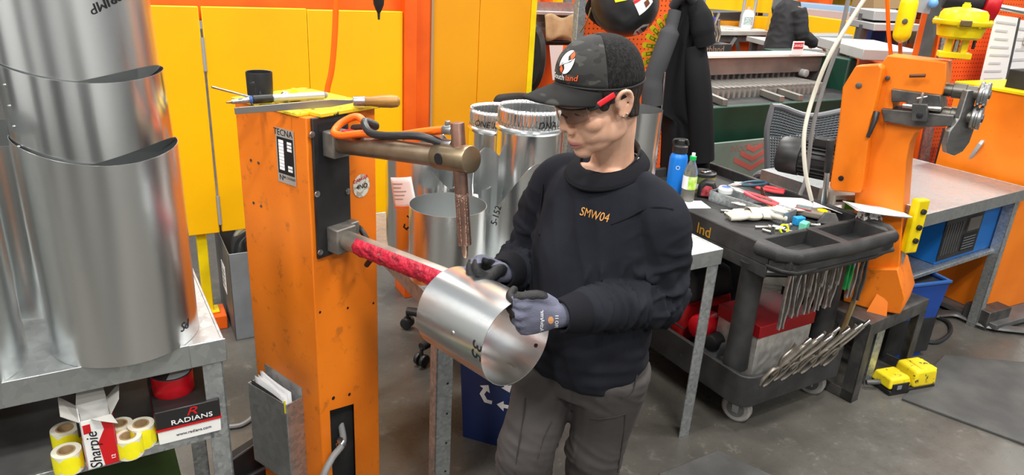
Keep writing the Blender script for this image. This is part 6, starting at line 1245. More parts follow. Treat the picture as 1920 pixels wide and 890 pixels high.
# --- held tube
m_ = MB(); m_.lathe([(tR, 0), (tR, tL*.5), (tR, tL), (tR-.0013, tL), (tR-.0013, tL*.5), (tR-.0013, 0), (tR, 0)], 96, TBM)
held = m_.build('held_duct', M_sheetsoft, M=TBM, world=True); tag(held, 'short shiny duct tube held by the worker over the lower welding arm', 'duct')
def ontube(px, py, M_=None):
    d = ray(px, py); I = TBM.inverted(); o = I @ EYE; v = I.to_3x3() @ d; A_ = v.x**2+v.y**2; B_ = 2*(o.x*v.x+o.y*v.y); C_ = o.x**2+o.y**2-tR**2; t_ = (-B_-math.sqrt(max(0, B_*B_-4*A_*C_)))/(2*A_); q = o+v*t_; return math.atan2(q.y, q.x), q.z
a_, z_ = ontube(893, 655)
def tmap(rot):
    def fn(p):
        c, s = math.cos(D2R(rot)), math.sin(D2R(rot)); x, y = p.x*c-p.y*s, p.x*s+p.y*c; t = a_+x/tR; rr = tR+.0007+p.z; return TBM @ V(rr*math.cos(t), rr*math.sin(t), z_+y)
    return fn
lettering('35', .042, None, M_ink, held, 'marking', tmap(0), shear=.2)
a2, z2 = ontube(849, 624); m_ = MB(); m_.ball((0, 0, 0), (.0055, .0055, .002), TBM @ Rz(math.degrees(a2)) @ T(tR, 0, z2) @ Ry(90)); m_.build('rivet', M_steel, held, world=True)
a2, z2 = ontube(958, 600); m_ = MB(); q = TBM @ V((tR-.002)*math.cos(a_+2.6), (tR-.002)*math.sin(a_+2.6), tL-.02); m_.ball((0, 0, 0), (.005, .005, .002), TBM @ Rz(math.degrees(a_+2.75)) @ T(tR-.002, 0, tL-.025) @ Ry(90)); m_.build('rivet', M_ink, held, world=True)
# --- gloves: palm, four fingers and a thumb, each finger bent on its own
def glove(M, curls, thumb, nm, spread=1.0):
    """x along the hand, y to the thumb, z out of the back of the hand"""
    b = MB(); K = [(.084, .032, .004), (.09, .0105, .007), (.086, -.0115, .005), (.077, -.032, .0)]
    limb(b, [M @ V(-.036, 0, 0), M @ V(0, 0, 0), M @ V(.03, .002, 0)], [(.025, .022), (.029, .0225), (.036, .0185)], side=M.to_3x3() @ V(0, 1, 0))
    limb(b, [M @ V(.02, .002, 0), M @ V(.055, .001, .002), M @ V(.086, 0, .004)], [(.036, .0175), (.0435, .016), (.042, .0135)], side=M.to_3x3() @ V(0, 1, 0))
    limb(b, [M @ V(.015, .018, -.008), M @ V(.04, .034, -.012)], [.019, .016])
    tips = []
    for (kx, ky, kz), (ln, cu, sp) in zip(K, curls):
        p = V(kx, ky, kz); a = 0; P = [p-V(.02, 0, .002), p.copy()]
        for seg, c in zip((.46, .3, .24), cu):
            a += D2R(c); d = V(math.cos(a)*math.cos(D2R(sp)), math.sin(D2R(sp)), -math.sin(a)); p = p+d*ln*seg; P.append(p.copy())
        tips.append(P[-1]); limb(b, [M @ q for q in P], [.0125, .0118, .0105, .0098, .0085], n=14, k=3)
    P = [V(.012, .02, -.006)]+[V(*q) for q in thumb]; limb(b, [M @ q for q in P], [.017, .0148, .0128, .0105][:len(P)], n=14, k=3)
    sk_ = skinmesh(b, .0026, 2, lambda p, n: .0012*noise.noise(p*55)); o = sk_.build(nm, M_glove, man, world=True, smooth=180, fix=False)
    I = M.inverted(); I3 = I.to_3x3(); cl_ = lambda v: min(1, max(0, .5+v))
    def coat(c, n):
        c = I @ c; n = (I3 @ n).normalized(); k = .006*noise.noise(c*60)
        return cl_(max((c.x-.100+k*2)/.008, min((-.2-n.z)/.5, (c.x-.012)/.008), (c.y-.05+k)/.008, min((-.014-c.z+k)/.006, (c.x-.02)/.008)))
    set_attr(o, 'coat', coat)
    return o, sk_
LFT3 = LFT
# left hand: handshake grip on the near rim, thumb outside, fingers inside
hx, hy, hz = hxL, hyL, hzL; HLm = basis(HLo, hx, hy, hz)
oL, skL = glove(HLm, [(.074, (58, 42, 20), 2), (.08, (68, 46, 24), 0), (.074, (74, 50, 28), -2), (.06, (78, 54, 30), -5)], [(.042, .045, -.004), (.07, .05, .0), (.097, .043, -.004)], 'glove')
gb = bvh_of(skL)
g = glyphs('ActivArmr', .0125, .0003); MG = HLm @ T(.03, -.006, .02) @ Rz(90) 
MGm = basis(HLm @ V(.022, -.004, .0), -hy, hx, hz)
drape(([V(p.x, p.y, p.z) for p in g[0]], g[1]), basis(HLm @ V(.04, -.002, 0), hy, -hx, hz), gb, .0012).build('print', M_white, oL, world=True, fix=False, smooth=0)
drape(disc([(.009*math.cos(D2R(k)), .006*math.sin(D2R(k))) for k in range(0, 360, 20)]), basis(HLm @ V(.022, .002, 0), hy, -hx, hz), gb, .0012).build('print_patch', pm('print_orange', 'C89060', .6), oL, world=True, fix=False, smooth=0)
g = glyphs('PRO 11', .0105, .0003); drape(g, basis(HLm @ V(.01, -.002, 0), hy, -hx, hz), gb, .0012).build('print', M_white, oL, world=True, fix=False, smooth=0)
# right hand: loose fist with the thumb along the top of the tube
hx = (pY(890, 503, 1.545)-wrR).normalized(); hy = V(.1, -.55, .8); hy = (hy-hx*hy.dot(hx)).normalized(); hz = hx.cross(hy)
HRm = basis(wrR+hx*.008, hx, hy, hz)
glove(HRm, [(.074, (62, 88, 55), 0), (.08, (70, 92, 58), 0), (.074, (74, 92, 58), 0), (.06, (76, 92, 58), 0)], [(.04, .038, -.02), (.066, .034, -.04), (.086, .02, -.046)], 'glove')
# ------------------------------------------------------------------ worker in the background
fw = pY(1458, 90, 8.25); F0 = V(fw.x, fw.y, 0); d2 = V(.97, .22, 0).normalized(); l2 = V(-d2.y, d2.x, 0)
far = thing('person', 'worker in dark jacket and navy trousers leaning over the far bench', 'person', T(*F0))
S = lambda a, c, z: F0+d2*a+l2*c+V(0, 0, z)
b = MB(); b.ball(S(.12, 0, 1.66), (.095, .085, .12)); limb(b, [S(.1, 0, 1.6), S(.06, 0, 1.46)], [.055, .06]); limb(b, [S(.06, 0, 1.45), S(.04, 0, 1.2), S(0, 0, .95)], [(.16, .1), (.15, .11), (.15, .11)], side=l2)
hands = []
for s in (-1, 1):
    sh, el, wr = S(.05, s*.18, 1.42), S(.12, s*.23, 1.17), S(.37, s*.14, 1.06); limb(b, [sh, el, wr], [.05, .042, .03]); limb(b, [S(0, s*.09, .93), S(.03, s*.1, .5), S(-.02, s*.1, .07)], [.08, .06, .045]); hands.append((sh, el, wr, s))
    h0 = wr; hd = d2*.9+V(0, 0, -.35)
    limb(b, [h0, h0+hd*.05, h0+hd*.09], [(.028, .02), (.04, .017), (.038, .014)], side=l2)
    for k in range(4): c_ = h0+hd*.085+l2*(.027-.018*k); limb(b, [c_, c_+hd*.04, c_+hd*.06+V(0, 0, -.022)], [.0095, .009, .0075], n=8)
    c_ = h0+hd*.03-l2*s*.03; limb(b, [c_, c_+hd*.03-l2*s*.02, c_+hd*.055-l2*s*.02+V(0, 0, -.01)], [.012, .0105, .009], n=8)
skinmesh(b, .008, 3).build('body', M_skin, far, world=True, smooth=180, fix=False)
M_fj = pm('dark_jacket', (.02, .021, .023), .8, col2=(.03, .03, .033), scale=5); M_fp = pm('navy_trousers', (.014, .021, .045), .8, col2=(.022, .03, .06), scale=5)
fwr = lambda p, n: .006*(1-2.2*abs(noise.noise(V(p.x*8, p.y*8, p.z*14))))
b = MB(); limb(b, [S(.07, 0, 1.5), S(.05, 0, 1.38), S(.04, 0, 1.15), S(0, 0, .88)], [(.1, .08), (.2, .13), (.2, .15), (.2, .15)], side=l2)
for sh, el, wr, s in hands: limb(b, [sh, lerp(sh, el, .5), el, lerp(el, wr, .5), lerp(el, wr, .92)], [.085, .08, .072, .062, .05])
skinmesh(b, .012, 3, fwr).build('jacket', M_fj, far, world=True, smooth=180, fix=False)
b = MB(); limb(b, [S(0, 0, .95), S(0, 0, .8)], [(.17, .13), (.16, .13)], side=l2)
for s in (-1, 1): limb(b, [S(0, s*.09, .88), S(.03, s*.1, .5), S(-.02, s*.1, .08)], [.105, .085, .075])
skinmesh(b, .012, 3, fwr).build('trousers', M_fp, far, world=True, smooth=180, fix=False)
b = MB(); b.ball(S(.1, 0, 1.7), (.1, .092, .1)); b.build('hair', M_hair, far, world=True)
for s in (-1, 1): b = MB(); limb(b, [S(-.06, s*.1, .045), S(.06, s*.1, .045), S(.2, s*.1, .03)], [(.045, .045), (.045, .045), (.035, .028)], side=l2); b.build('boot', M_black, far, world=True)
# ================================================================== background
def plane_at(px, py, Y, a=30): p = pY(px, py, Y); return FR(p.x, p.y, 0, a)
def bpx(b, M, x0, y0, x1, y1, d0, d1):
    """box on the plane of M that spans two picture corners, from depth d0 to d1"""
    p, q = onp(x0, y0, M), onp(x1, y1, M); return b.bb((p.x, d0, q.z), (q.x, d1, p.z))
# ------------------------------------------------------------------ pegboard with helmet and tags
PG = plane_at(1092, 60, 3.85, 24)
t = thing('tool_pegboard', 'orange steel pegboard panel behind the worker with a helmet on it', 'pegboard', PG)
xr = onp(1300, 60, PG).x
b = MB(); b.bb((0, 0, .5), (xr, .012, 2.0)); b.build('board', M_peg, t)
b = MB(); b.bb((-.045, -.02, 0), (.0, .03, 2.0)); b.build('post', M_galvleg, t, bev=.002)
b = MB(); b.bb((xr, -.02, 0), (xr+.04, .03, 2.0)); b.build('post', M_galvleg, t, bev=.002)
hc = pY(1172, 6, 3.66); t = thing('welding_helmet', 'black welding helmet with stickers hanging on the orange pegboard', 'helmet', T(*hc))
HF = T(*hc) @ Rz(20) @ Rx(20) @ Ry(24)
def hel(u, w):
    a = D2R(lerp(-100, 100, u)); e = D2R(lerp(-88, 70, w)); r = .155*(1-.12*math.cos(2*a)); return HF @ V(r*math.sin(a)*math.cos(e), -.16*math.cos(a)*math.cos(e), .155*math.sin(e))
b = MB(); b.grid(hel, 22, 16); b.build('shell', pm('helmet_black', (.02, .021, .023), .28, col2=(.035, .036, .04), scale=6), t, world=True, sol=.006, fix=False)
def onhel(u0, w0, sx, sy, off=.006, rot=0):
    def fn(p):
        c, s = math.cos(D2R(rot)), math.sin(D2R(rot)); x, y = p.x*c-p.y*s, p.x*s+p.y*c
        q = hel(u0+x*sx, w0+y*sy); n = (q-HF.translation).normalized(); return q+n*(off+p.z)
    return fn
def patch(fn, w, h, poly=None, n=8):
    b = MB()
    if poly: b.add([fn(V(0, 0, 0))]+[fn(V(p[0], p[1], 0)) for p in poly], [(0, 1+k, 1+(k+1) % len(poly)) for k in range(len(poly))])
    else: b.grid(lambda u, v: fn(V((u-.5)*w, (v-.5)*h, 0)), n, n)
    return b
f1 = onhel(.66, .45, 1.9, 2.2, rot=-12)
hexp = [(.045*math.cos(D2R(90+60*k)), .045*math.sin(D2R(90+60*k))*1.05) for k in range(6)]
bd = patch(f1, 0, 0, hexp).build('badge', M_white, t, world=True, fix=False, smooth=0)
f1b = onhel(.66, .45, 1.9, 2.2, .0085, -12)
patch(f1b, 0, 0, [(-.034, .004), (.0, .036), (.034, .004)]).build('badge_peak', M_ink, bd, world=True, fix=False, smooth=0)
lettering('MAINE', .02, None, M_ink, bd, fn=lambda p: f1b(V(p.x, p.y-.006, 0)))
patch(lambda p: f1b(V(p.x, p.y-.02, 0)), .06, .008).build('badge_stripe', M_cred, bd, world=True, fix=False)
f2 = onhel(.47, .72, 1.9, 2.2, rot=-30); s2 = patch(f2, .075, .1).build('sticker', M_white, t, world=True, fix=False); f2b = onhel(.47, .72, 1.9, 2.2, .008, -30)
patch(lambda p: f2b(V(p.x-.03, p.y, 0)), .014, .1).build('red_band', M_cred, s2, world=True, fix=False); patch(lambda p: f2b(V(p.x+.01, p.y+.01, 0)), .03, .03).build('picture', pm('bear_brown', '6A3A1C', .6), s2, world=True, fix=False)
f3 = onhel(.27, .66, 1.9, 2.2, rot=-38); s3 = patch(f3, .05, .085).build('sticker', pm('lime_sticker', 'D8D818', .5), t, world=True, fix=False); lettering('Salmon', .02, None, M_ink, s3, fn=lambda p: onhel(.27, .66, 1.9, 2.2, .008, -38)(V(p.x*.2-p.y, p.x, 0)))
b = MB(); P = [HF @ V(.15, -.02, .05), HF @ V(.2, .05, -.05), HF @ V(.1, .1, -.16), HF @ V(-.08, .1, -.14), HF @ V(-.17, .0, .0)]; b.path(cr(P, 6), .008, 8, sq=(.016, .004)); b.build('headband', M_blackm, t, world=True)
b = MB(); b.rcyl(HF @ V(-.16, -.0, .02), HF @ V(-.195, .0, .02), .03); b.build('knob', M_black, t, world=True)
b = MB(); b.cyl(HF @ V(0, .02, .12), PG @ (V(0, 0, 0)+(PG.inverted() @ (HF @ V(0, .02, .12))).xz.to_3d().xzy) if False else HF @ V(0, .25, .14), .006, n=8); b.build('hook', M_steel, t, world=True)
b = MB(); b.path(cr([pY(1108, 15, 3.68), pY(1100, 40, 3.72), pY(1088, 60, 3.8)], 4), .004, 6); o = b.build('cord', M_card, loc=tuple(pY(1088, 60, 3.8)), world=True); tag(o, 'thin pale cord beside the hanging welding helmet', 'cord')
fc = pY(1262, 92, 3.62); FN = T(*fc) @ Rz(24)
t = thing('tag_fan', 'fan of yellow printed strips hanging beside the jacket', 'tags', FN)
for k in range(12):
    a = 232-14.5*k; F_ = FN @ Ry(-a) @ T(0, -.004*(k % 2)-.0015*k, 0); b = MB(); b.prism([(.03, -.013), (.17, -.014), (.182, -.008), (.182, .008), (.17, .014), (.03, .013)], -.001, .001, F_ @ Rx(90)); st = b.build('strip', pm('lime_strip', 'C6B812', .5), t, world=True, smooth=0)
    b = MB(); b.bb((.07, -.0018, -.008), (.16, -.001, .008), F_); b.build('print_block', pm('strip_print', (.12, .11, .02), .6), st, world=True)
    for j in range(3): b = MB(); b.bb((.075+.03*j, -.0024, -.005), (.095+.03*j, -.0018, .005), F_); b.build('print', pm('lime_strip', 'C6B812', .5), st, world=True)
b = MB(); b.rcyl(fc+V(0, -.02, 0), fc+V(.06, .18, 0), .006); b.build('hook', M_steel, t, world=True)
# ------------------------------------------------------------------ jacket
YJ = 3.56
Lb = [(1278, -14), (1262, 14), (1256, 40), (1240, 78), (1228, 110), (1214, 150), (1206, 190), (1212, 206), (1240, 212), (1240, 260), (1238, 310), (1240, 352)]
Rb = [(1292, -16), (1304, 0), (1306, 30), (1303, 60), (1306, 90), (1311, 130), (1317, 170), (1322, 210), (1326, 250), (1329, 290), (1328, 320), (1322, 352)]
M_jack = pm('black_softshell', (.009, .0092, .0105), .8, spec=.15, col2=(.013, .013, .015), scale=3, bump=.1, bscale=8); M_jackg = pm('grey_softshell', (.055, .057, .062), .8, spec=.2)
def jac(u, w):
    i = w*(len(Lb)-1); k = min(int(i), len(Lb)-2); f = i-k
    l = lerp(V(*Lb[k], 0), V(*Lb[k+1], 0), f); r = lerp(V(*Rb[k], 0), V(*Rb[k+1], 0), f); a = u*2*math.pi; c = (1-math.cos(a))/2; s = math.sin(a)
    x = lerp(l.x, r.x, c); y = lerp(l.y, r.y, c); p = pY(x, y, YJ); fold = .018*math.sin(c*16+w*2.2)*min(1, w*2)
    return p+V(0, -s*(.07+.03*w)+(fold if s > 0 else 0), 0)
JK = pY(1285, 352, YJ); t = thing('hanging_jacket', 'black softshell jacket with grey lining hanging behind the cart', 'jacket', T(*JK))
b = MB(); b.grid(jac, 56, 33, wrapu=True); b.build('jacket_body', M_jack, t, world=True, smooth=80, fix=False)
def slv(pts, r, nm, mt):
    b = MB(); b.path(cr([pY(*p) for p in pts], 6), r, 14); b.build(nm, mt, t, world=True, smooth=80)
slv(((1298, 8, 3.53), (1312, 30, 3.49), (1318, 60, 3.47), (1322, 84, 3.47)), [.05]*6+[.055]*7+[.05]*6, 'sleeve', M_jack)
slv(((1300, 90, 3.51), (1308, 150, 3.47), (1314, 220, 3.45), (1316, 300, 3.45)), [.06]*19, 'sleeve', M_jack)
slv(((1266, 20, 3.49), (1256, 60, 3.47), (1240, 105, 3.45), (1225, 150, 3.45), (1222, 196, 3.45)), [.03]*6+[.045]*13+[.05]*6, 'lining_front', M_jackg)
slv(((1262, 12, 3.51), (1275, -6, 3.47), (1292, -8, 3.47), (1302, 8, 3.51)), .022, 'collar', M_jackg)
b = MB(); b.path([pY(1247, 135, 3.42), pY(1240, 215, 3.44)], .004, 6); b.build('zip', M_steel, t, world=True)
b = MB(); p = pY(1286, -12, YJ); b.rcyl(p, p+V(.03, .4, .06), .01); o = b.build('coat_hook', M_steel, loc=tuple(p), world=True); tag(o, 'steel hook carrying the black jacket at the top of the photo', 'hook')
# ------------------------------------------------------------------ shelf left of the pegboard
SH1 = plane_at(1000, 60, 4.4, 20); t = thing('parts_shelf', 'grey steel shelf seen between the amber partition and the pegboard', 'shelf', SH1)
xa = onp(1003, 60, SH1).x; xb = onp(1086, 60, SH1).x
for py, mt in ((22, M_lgrey), (78, M_blackm), (190, M_dgrey)): z = onp(1040, py, SH1).z; b = MB(); b.bb((xa-.1, 0, z-.02), (xb+.1, .5, z)); b.build('board', mt, t, bev=.003)
b = MB(); b.bb((xa-.1, .48, 0), (xb+.1, .5, 2.0)); b.build('back_panel', M_orange2, t)
for x in (xa-.1, xb+.06): b = MB(); b.bb((x, 0, 0), (x+.04, .04, 2.0)); b.build('upright', M_orange2, t)
z = onp(1040, 78, SH1).z; b = MB(); b.prism([(0, 0), (.36, 0), (.36, .22), (0, .22)], 0, .004, SH1 @ T(xa-.02, .06, z+.001) @ XZ); b.bb((0, .0, 0), (.36, .3, .004), SH1 @ T(xa-.02, .06, z+.001)); b.bb((0, .0, .0), (.02, .3, .22), SH1 @ T(xa-.02, .06, z+.001)); o = b.build('sheet_bin', M_galv, loc=tuple(SH1 @ V(xa, .06, z)), world=True); tag(o, 'galvanised bin on the shelf left of the pegboard', 'bin')
b = MB(); b.grid(lambda u, w: V(lerp(xa+.05, xb-.02, u), -.01-.05*w, z+.02+.13*(1-w)+.012*math.sin(u*9+w*4)), 14, 6, SH1); o = b.build('kraft_paper', pm('kraft', 'A58C66', .7, col2='8E7450', scale=14), loc=tuple(SH1 @ V(xa+.05, 0, z)), world=True, sol=.002, fix=False); tag(o, 'crumpled brown kraft paper on the shelf left of the pegboard', 'paper')
p = pY(1001, 108, 4.2); b = MB(); b.lathe([(0, -.02), (.12, -.02), (.14, 0), (.12, .02), (0, .02)], 32, T(*p) @ Rz(-50) @ Rx(90) @ Matrix.Diagonal((.7, 1.3, 1, 1))); b.cyl((p.x, p.y, 0), (p.x, p.y, p.z), .02, n=10); b.lathe([(0, 0), (.16, 0), (.16, .03), (0, .03)], 24, T(p.x, p.y, 0)); o = b.build('disc_on_pole', M_black, loc=(p.x, p.y, 0), world=True); tag(o, 'black oval disc on an added pole behind the edge of the amber partition', 'fan')  # plain black disc; pole and foot are added to carry it
p = pY(1042, 110, 4.35); b = MB(); b.slab(pY(1030, 85, 4.35), pY(1056, 85, 4.35), pY(1048, 150, 4.3), pY(1036, 150, 4.3), .004); o = b.build('paper_sheet', M_white, loc=tuple(p), world=True); tag(o, 'white sheet clipped under the shelf left of the cap', 'paper')
for k, px in enumerate((1022, 1046, 1064)):
    b = MB(); p = pz(px, 21, onp(1040, 22, SH1).z+.001); b.lathe([(0, 0), (.03, 0), (.032, .1), (.02, .12), (0, .12)], 14); o = b.build('jar', (M_orange2, M_yellow2, M_grey)[k], loc=(p.x, p.y+.1, p.z)); tag(o, ('orange', 'yellow', 'grey')[k]+' jar on the top shelf left of the pegboard', 'jar')
# ------------------------------------------------------------------ green shear
BK = plane_at(1310, 160, 4.55, 31)
t = thing('shear_machine', 'dark green sheet metal shear with a long steel beam', 'machine', BK)
def zb(px, py): return onp(px, py, BK).z
BK2 = BK @ T(0, .55, 0); x0 = onp(1296, 120, BK2).x; x1 = onp(1540, 120, BK2).x; zt, zm = onp(1420, 107, BK2).z, onp(1420, 138, BK2).z
b = MB(); b.bb((x0, .55, zm), (x1, .7, zt)); b.build('blade_beam', pm('beam_steel', (.22, .19, .17), .45, .7, col2=(.3, .25, .22), scale=5), t, bev=.004)
b = MB(); b.bb((x0, .53, zt), (x1, .72, zt+.02)); b.build('beam_cap', pm('beam_top', (.75, .73, .66), .5), t, bev=.003)
zbed = zb(1420, 196); x0f, x1f = onp(1296, 230, BK).x, onp(1575, 230, BK).x
b = MB(); b.bb((x0f, .0, .25), (x1f, .05, zbed)); b.build('front_apron', M_green, t, bev=.01)
b = MB(); b.bb((x0f, .05, zbed-.06), (x1+.05, .85, zbed-.01)); b.build('bed', M_blackm, t)
zg = zbed+.045
b = MB(); b.bb((x0, .45, zg-.03), (x1-.25, .95, zg)); b.build('sheet_rest', M_lgrey, t)
n = 22
for k in range(n):
    x = lerp(x0+.03, x1-.28, k/(n-1)); b = MB(); b.bb((x-.011, .28, zbed-.01), (x+.011, .45, zg+.01)); b.bb((x-.011, .28, zg+.005), (x+.011, .62, zg+.02)); b.build('finger', pm('finger_steel', (.5, .49, .46), .4, .7), t)
for k in range(20): x = lerp(x0+.05, x1-.2, k/19); b = MB(); b.bb((x-.012, .58, zm-.05), (x+.012, .64, zm)); b.build('hold_down', M_dgrey, t)
for k, (px, l) in enumerate(((1330, .5), (1365, .5), (1470, .62), (1505, .6))):
    q = onp(px, 190, BK); F_ = BK @ T(q.x, .02, zbed+.012) @ Rz(72); b = MB(); b.bb((0, -.018, -.012), (l, .018, .03), F_); b.build('squaring_arm', pm('arm_steel', (.3, .29, .26), .45, .7), t, world=True, bev=.003)
b = MB(); b.bb((x1, .3, .0), (x1+.1, .85, zt+.01)); b.bb((x1, 0, 0), (x1+.1, .3, zm-.1)); b.build('end_frame', M_green, t, bev=.015); b = MB(); b.bb((x1-.02, .5, zbed), (x1, .8, zm)); b.build('ram_guide', M_dgrey, t)
b = MB(); b.bb((x1-.3, .72, zt-.1), (x1+.1, .9, zt+.015)); b.build('drive_cover', M_green, t, bev=.006)
q = onp(1484, 95, BK2); b = MB(); b.bb((q.x-.055, .5, zt+.02), (q.x+.07, .505, zt+.12)); ds = b.build('danger_sign', M_white, t); b = MB(); b.bb((q.x-.045, .497, zt+.065), (q.x+.06, .5, zt+.11)); b.build('sign_band', M_cred, ds); lettering('DANGER', .03, BK @ T(q.x+.007, .4965, zt+.087) @ Rx(90), M_white, ds)
b = MB(); q = onp(1503, 136, BK2); b.rcyl((q.x, .5, q.z), (q.x, .56, q.z), .03); b.build('pivot_knob', M_lgrey, t)
# lit foot guard with red chevrons
q0, q1 = onp(1320, 262, BK), onp(1440, 345, BK); zq0 = zb(1370, 254)
b = MB(); b.bb((x0f, -.14, .1), (onp(1490, 300, BK).x, -.12, zq0)); b.build('foot_guard', pm('pale_green_guard', (.22, .30, .25), .4, .2, col2=(.17, .23, .19), scale=3), t, bev=.003)
M_chev = pm('red_chevron_print', (.5, .12, .1), .5)
qc = onp(1410, 300, FR(*(BK @ V(0, -.14, 0)).xy, 0, 31))
for k in range(3):
    w_, z_ = .17-.05*k, zq0-.21+.062*k+.0; b = MB(); b.prism([(-w_, w_*.42), (0, 0), (w_, w_*.42), (w_, w_*.42+.034), (0, .034), (-w_, w_*.42+.034)], 0, .001, BK @ T(qc.x, -.1405, z_) @ Rx(90)); b.build('chevron', M_chev, t, world=True, smooth=0)
lettering('INCONTRAC', .06, BK @ T(qc.x-.04, -.1405, zq0-.05) @ Rx(90), pm('faded_chevron', (.3, .16, .14), .5), t)
# ------------------------------------------------------------------ mesh back office chair
MC = plane_at(1495, 300, 4.2, 6); t = thing('mesh_chair', 'grey mesh back office chair behind the steel table', 'chair', MC)
qa, qb = onp(1422, 300, MC), onp(1585, 300, MC); zt = onp(1470, 212, MC).z; w = (qb.x-qa.x)/2; cx = (qa.x+qb.x)/2
def mback(u, v):
    s = 2*u-1; wd_ = lerp(.72, 1.0, min(1, v*1.5)); z = lerp(.62, zt, v)-(.045*(s*s)**1.5+.0)*0+.03*math.cos(s*3.1)*v*(-1)+.02*v; return V(cx+s*w*wd_, .06*(1-s*s)-.05*v, z)
b = MB(); b.grid(mback, 26, 26); o = b.build('back_mesh', pm('chair_mesh', (.13, .145, .17), .5), t, fix=False); q = o.modifiers.new('weave', 'WIREFRAME'); q.thickness = .0125; q.use_even_offset = False; o['kind'] = 'stuff'
rim = [mback(0, v/10) for v in range(11)]+[mback(u/10, 1) for u in range(1, 10)]+[mback(1, 1-v/10) for v in range(11)]+[mback(1-u/6, 0) for u in range(1, 6)]
b = MB(); b.path([MC @ p for p in rim], .016, 8, closed=True); b.build('back_frame', pm('chair_frame', (.16, .17, .185), .45), t, world=True)
b = MB(); b.box((cx, -.25, .5), (.48, .46, .06)); b.build('seat', M_blackm, t, bev=.025, seg=3)
b = MB(); b.path(cr([(cx, .0, .45), (cx, .1, .55), (cx, .08, .75)], 5), .025, 8); b.build('spine', M_grey, t); b = MB(); b.rcyl((cx, -.25, .06), (cx, -.25, .48), .03); b.build('column', M_dgrey, t)
for s in (-1, 1): b = MB(); b.path(cr([(cx+s*.24, -.05, .52), (cx+s*.29, -.05, .62), (cx+s*.29, -.15, .68), (cx+s*.28, -.35, .68)], 5), .022, 8); b.build('armrest', M_grey, t)
for k in range(5): a = D2R(20+72*k); b = MB(); b.path([(cx, -.25, .1), (cx+.3*math.cos(a), -.25+.3*math.sin(a), .06)], [.025, .018], 8); b.rcyl((cx+.3*math.cos(a), -.25+.3*math.sin(a), 0.0), (cx+.3*math.cos(a), -.25+.3*math.sin(a), .06), .025); b.build('base_leg', M_dgrey, t)
# ------------------------------------------------------------------ pegboard wall with drawings at the right
PW = plane_at(1800, 200, 4.55, 26); t = thing('pegboard_wall', 'orange pegboard wall behind the second welder at the right', 'pegboard', PW)
xa, xb = onp(1712, 200, PW).x, onp(1990, 200, PW).x
b = MB(); b.bb((xa, 0, .3), (xb, .012, 2.1)); b.build('board', M_peg, t)
for x in (xa, (xa+xb)/2): b = MB(); b.bb((x-.03, .012, 0), (x+.03, .07, 2.1)); b.build('post', M_orange2, t)
def sheet_on(M, c4_, mt, nm, lb, cat, dy=-.02, lines=0, tilt=0):
    P = [onp(*p, M) for p in c4_]; b = MB(); b.slab(*[M @ V(p.x, dy, p.z) for p in P], .003); o = b.build(nm, mt, loc=tuple(M @ V(P[0].x, dy, P[0].z)), world=True); tag(o, lb, cat)
    for k in range(lines):
        w = (k+.7)/(lines+.6); a_, e_ = lerp(P[3], P[0], w), lerp(P[2], P[1], w); h = (P[0]-P[3])*(.22/lines); j0, j1 = .06+.05*(k % 3), .94-.1*((k*7) % 4)
        A_, B_ = lerp(a_, e_, j0), lerp(a_, e_, j1); b = MB(); b.add([M @ V(q.x, dy-.0035, q.z) for q in (A_, B_, B_+h, A_+h)], [(0, 1, 2, 3)]); b.build('print_line', pm('drawing_print', (.6, .6, .63), .7), o, world=True, fix=False, smooth=0)
    return o
sheet_on(PW, ((1797, 168), (1845, 165), (1872, 30), (1830, 24)), M_white, 'drawing_sheet', 'tall white sheet of printed tables behind the yellow actuator', 'drawing', -.12, 9)
sheet_on(PW, ((1852, 160), (1884, 155), (1912, 38), (1880, 34)), M_white, 'drawing_board', 'white drawing sheet in a grey frame at the right edge', 'drawing', -.1, 6)
sheet_on(PW, ((1846, 165), (1853, 165), (1880, 30), (1874, 30)), M_dgrey, 'frame_strip', 'dark frame strip between the two white drawing sheets', 'strip', -.11)
sheet_on(PW, ((1884, 78), (1898, 82), (1905, 58), (1890, 56)), pm('cream_note', (.75, .72, .6), .7), 'paper_note', 'small cream note pinned on the right drawing sheet', 'note', -.115)
for k, (xt, xb_, wd_, mt, lb) in enumerate(((1738, 1712, 17, M_dgrey, 'dark slotted steel strut leaning behind the yellow actuator'), (1748, 1728, 5, M_orange2, 'thin orange bar between two leaning struts'), (1758, 1738, 12, M_galvleg, 'light grey strut leaning behind the yellow actuator'))):
    a, e = onp(xt, 6, PW), onp(xb_, 118, PW); d_ = (a-e)/(a.z-e.z); top = a+d_*.15; bot = a+d_*(.03-a.z); w_ = wd_*.0016
    b = MB(); b.add([PW @ V(p.x+s*w_, dd-.06, p.z) for p in (bot, top) for s, dd in ((-1, -.02), (1, -.02), (1, .02), (-1, .02))], [(3, 2, 1, 0), (4, 5, 6, 7), (0, 1, 5, 4), (1, 2, 6, 5), (2, 3, 7, 6), (3, 0, 4, 7)]); o = b.build('steel_strut', mt, loc=tuple(PW @ V(bot.x, -.06, 0)), world=True); tag(o, lb, 'strut')
p = pY(1722, 6, 4.0); b = MB(); b.slab(p+V(-.06, 0, -.04), p+V(.07, 0, -.05), p+V(.08, 0, .06), p+V(-.05, 0, .06), .01); o = b.build('bracket_plate', M_lgrey, loc=tuple(p), world=True); tag(o, 'grey punched plate at the top beside the yellow weight', 'plate')
p = pY(1750, 6, 3.98); b = MB(); b.ball((0, 0, 0), .024); o = b.build('blue_ball', pm('pale_blue_knob', '6AA4E0', .4), loc=tuple(p)); tag(o, 'small pale blue ball at the top right of the grey plate', 'ball')
p = pY(1855, 10, 3.7); t = thing('hose_reel', 'red and grey reel with steel handle at the top right', 'reel', T(*p)); ax = V(.93, -.3, -.12).normalized()
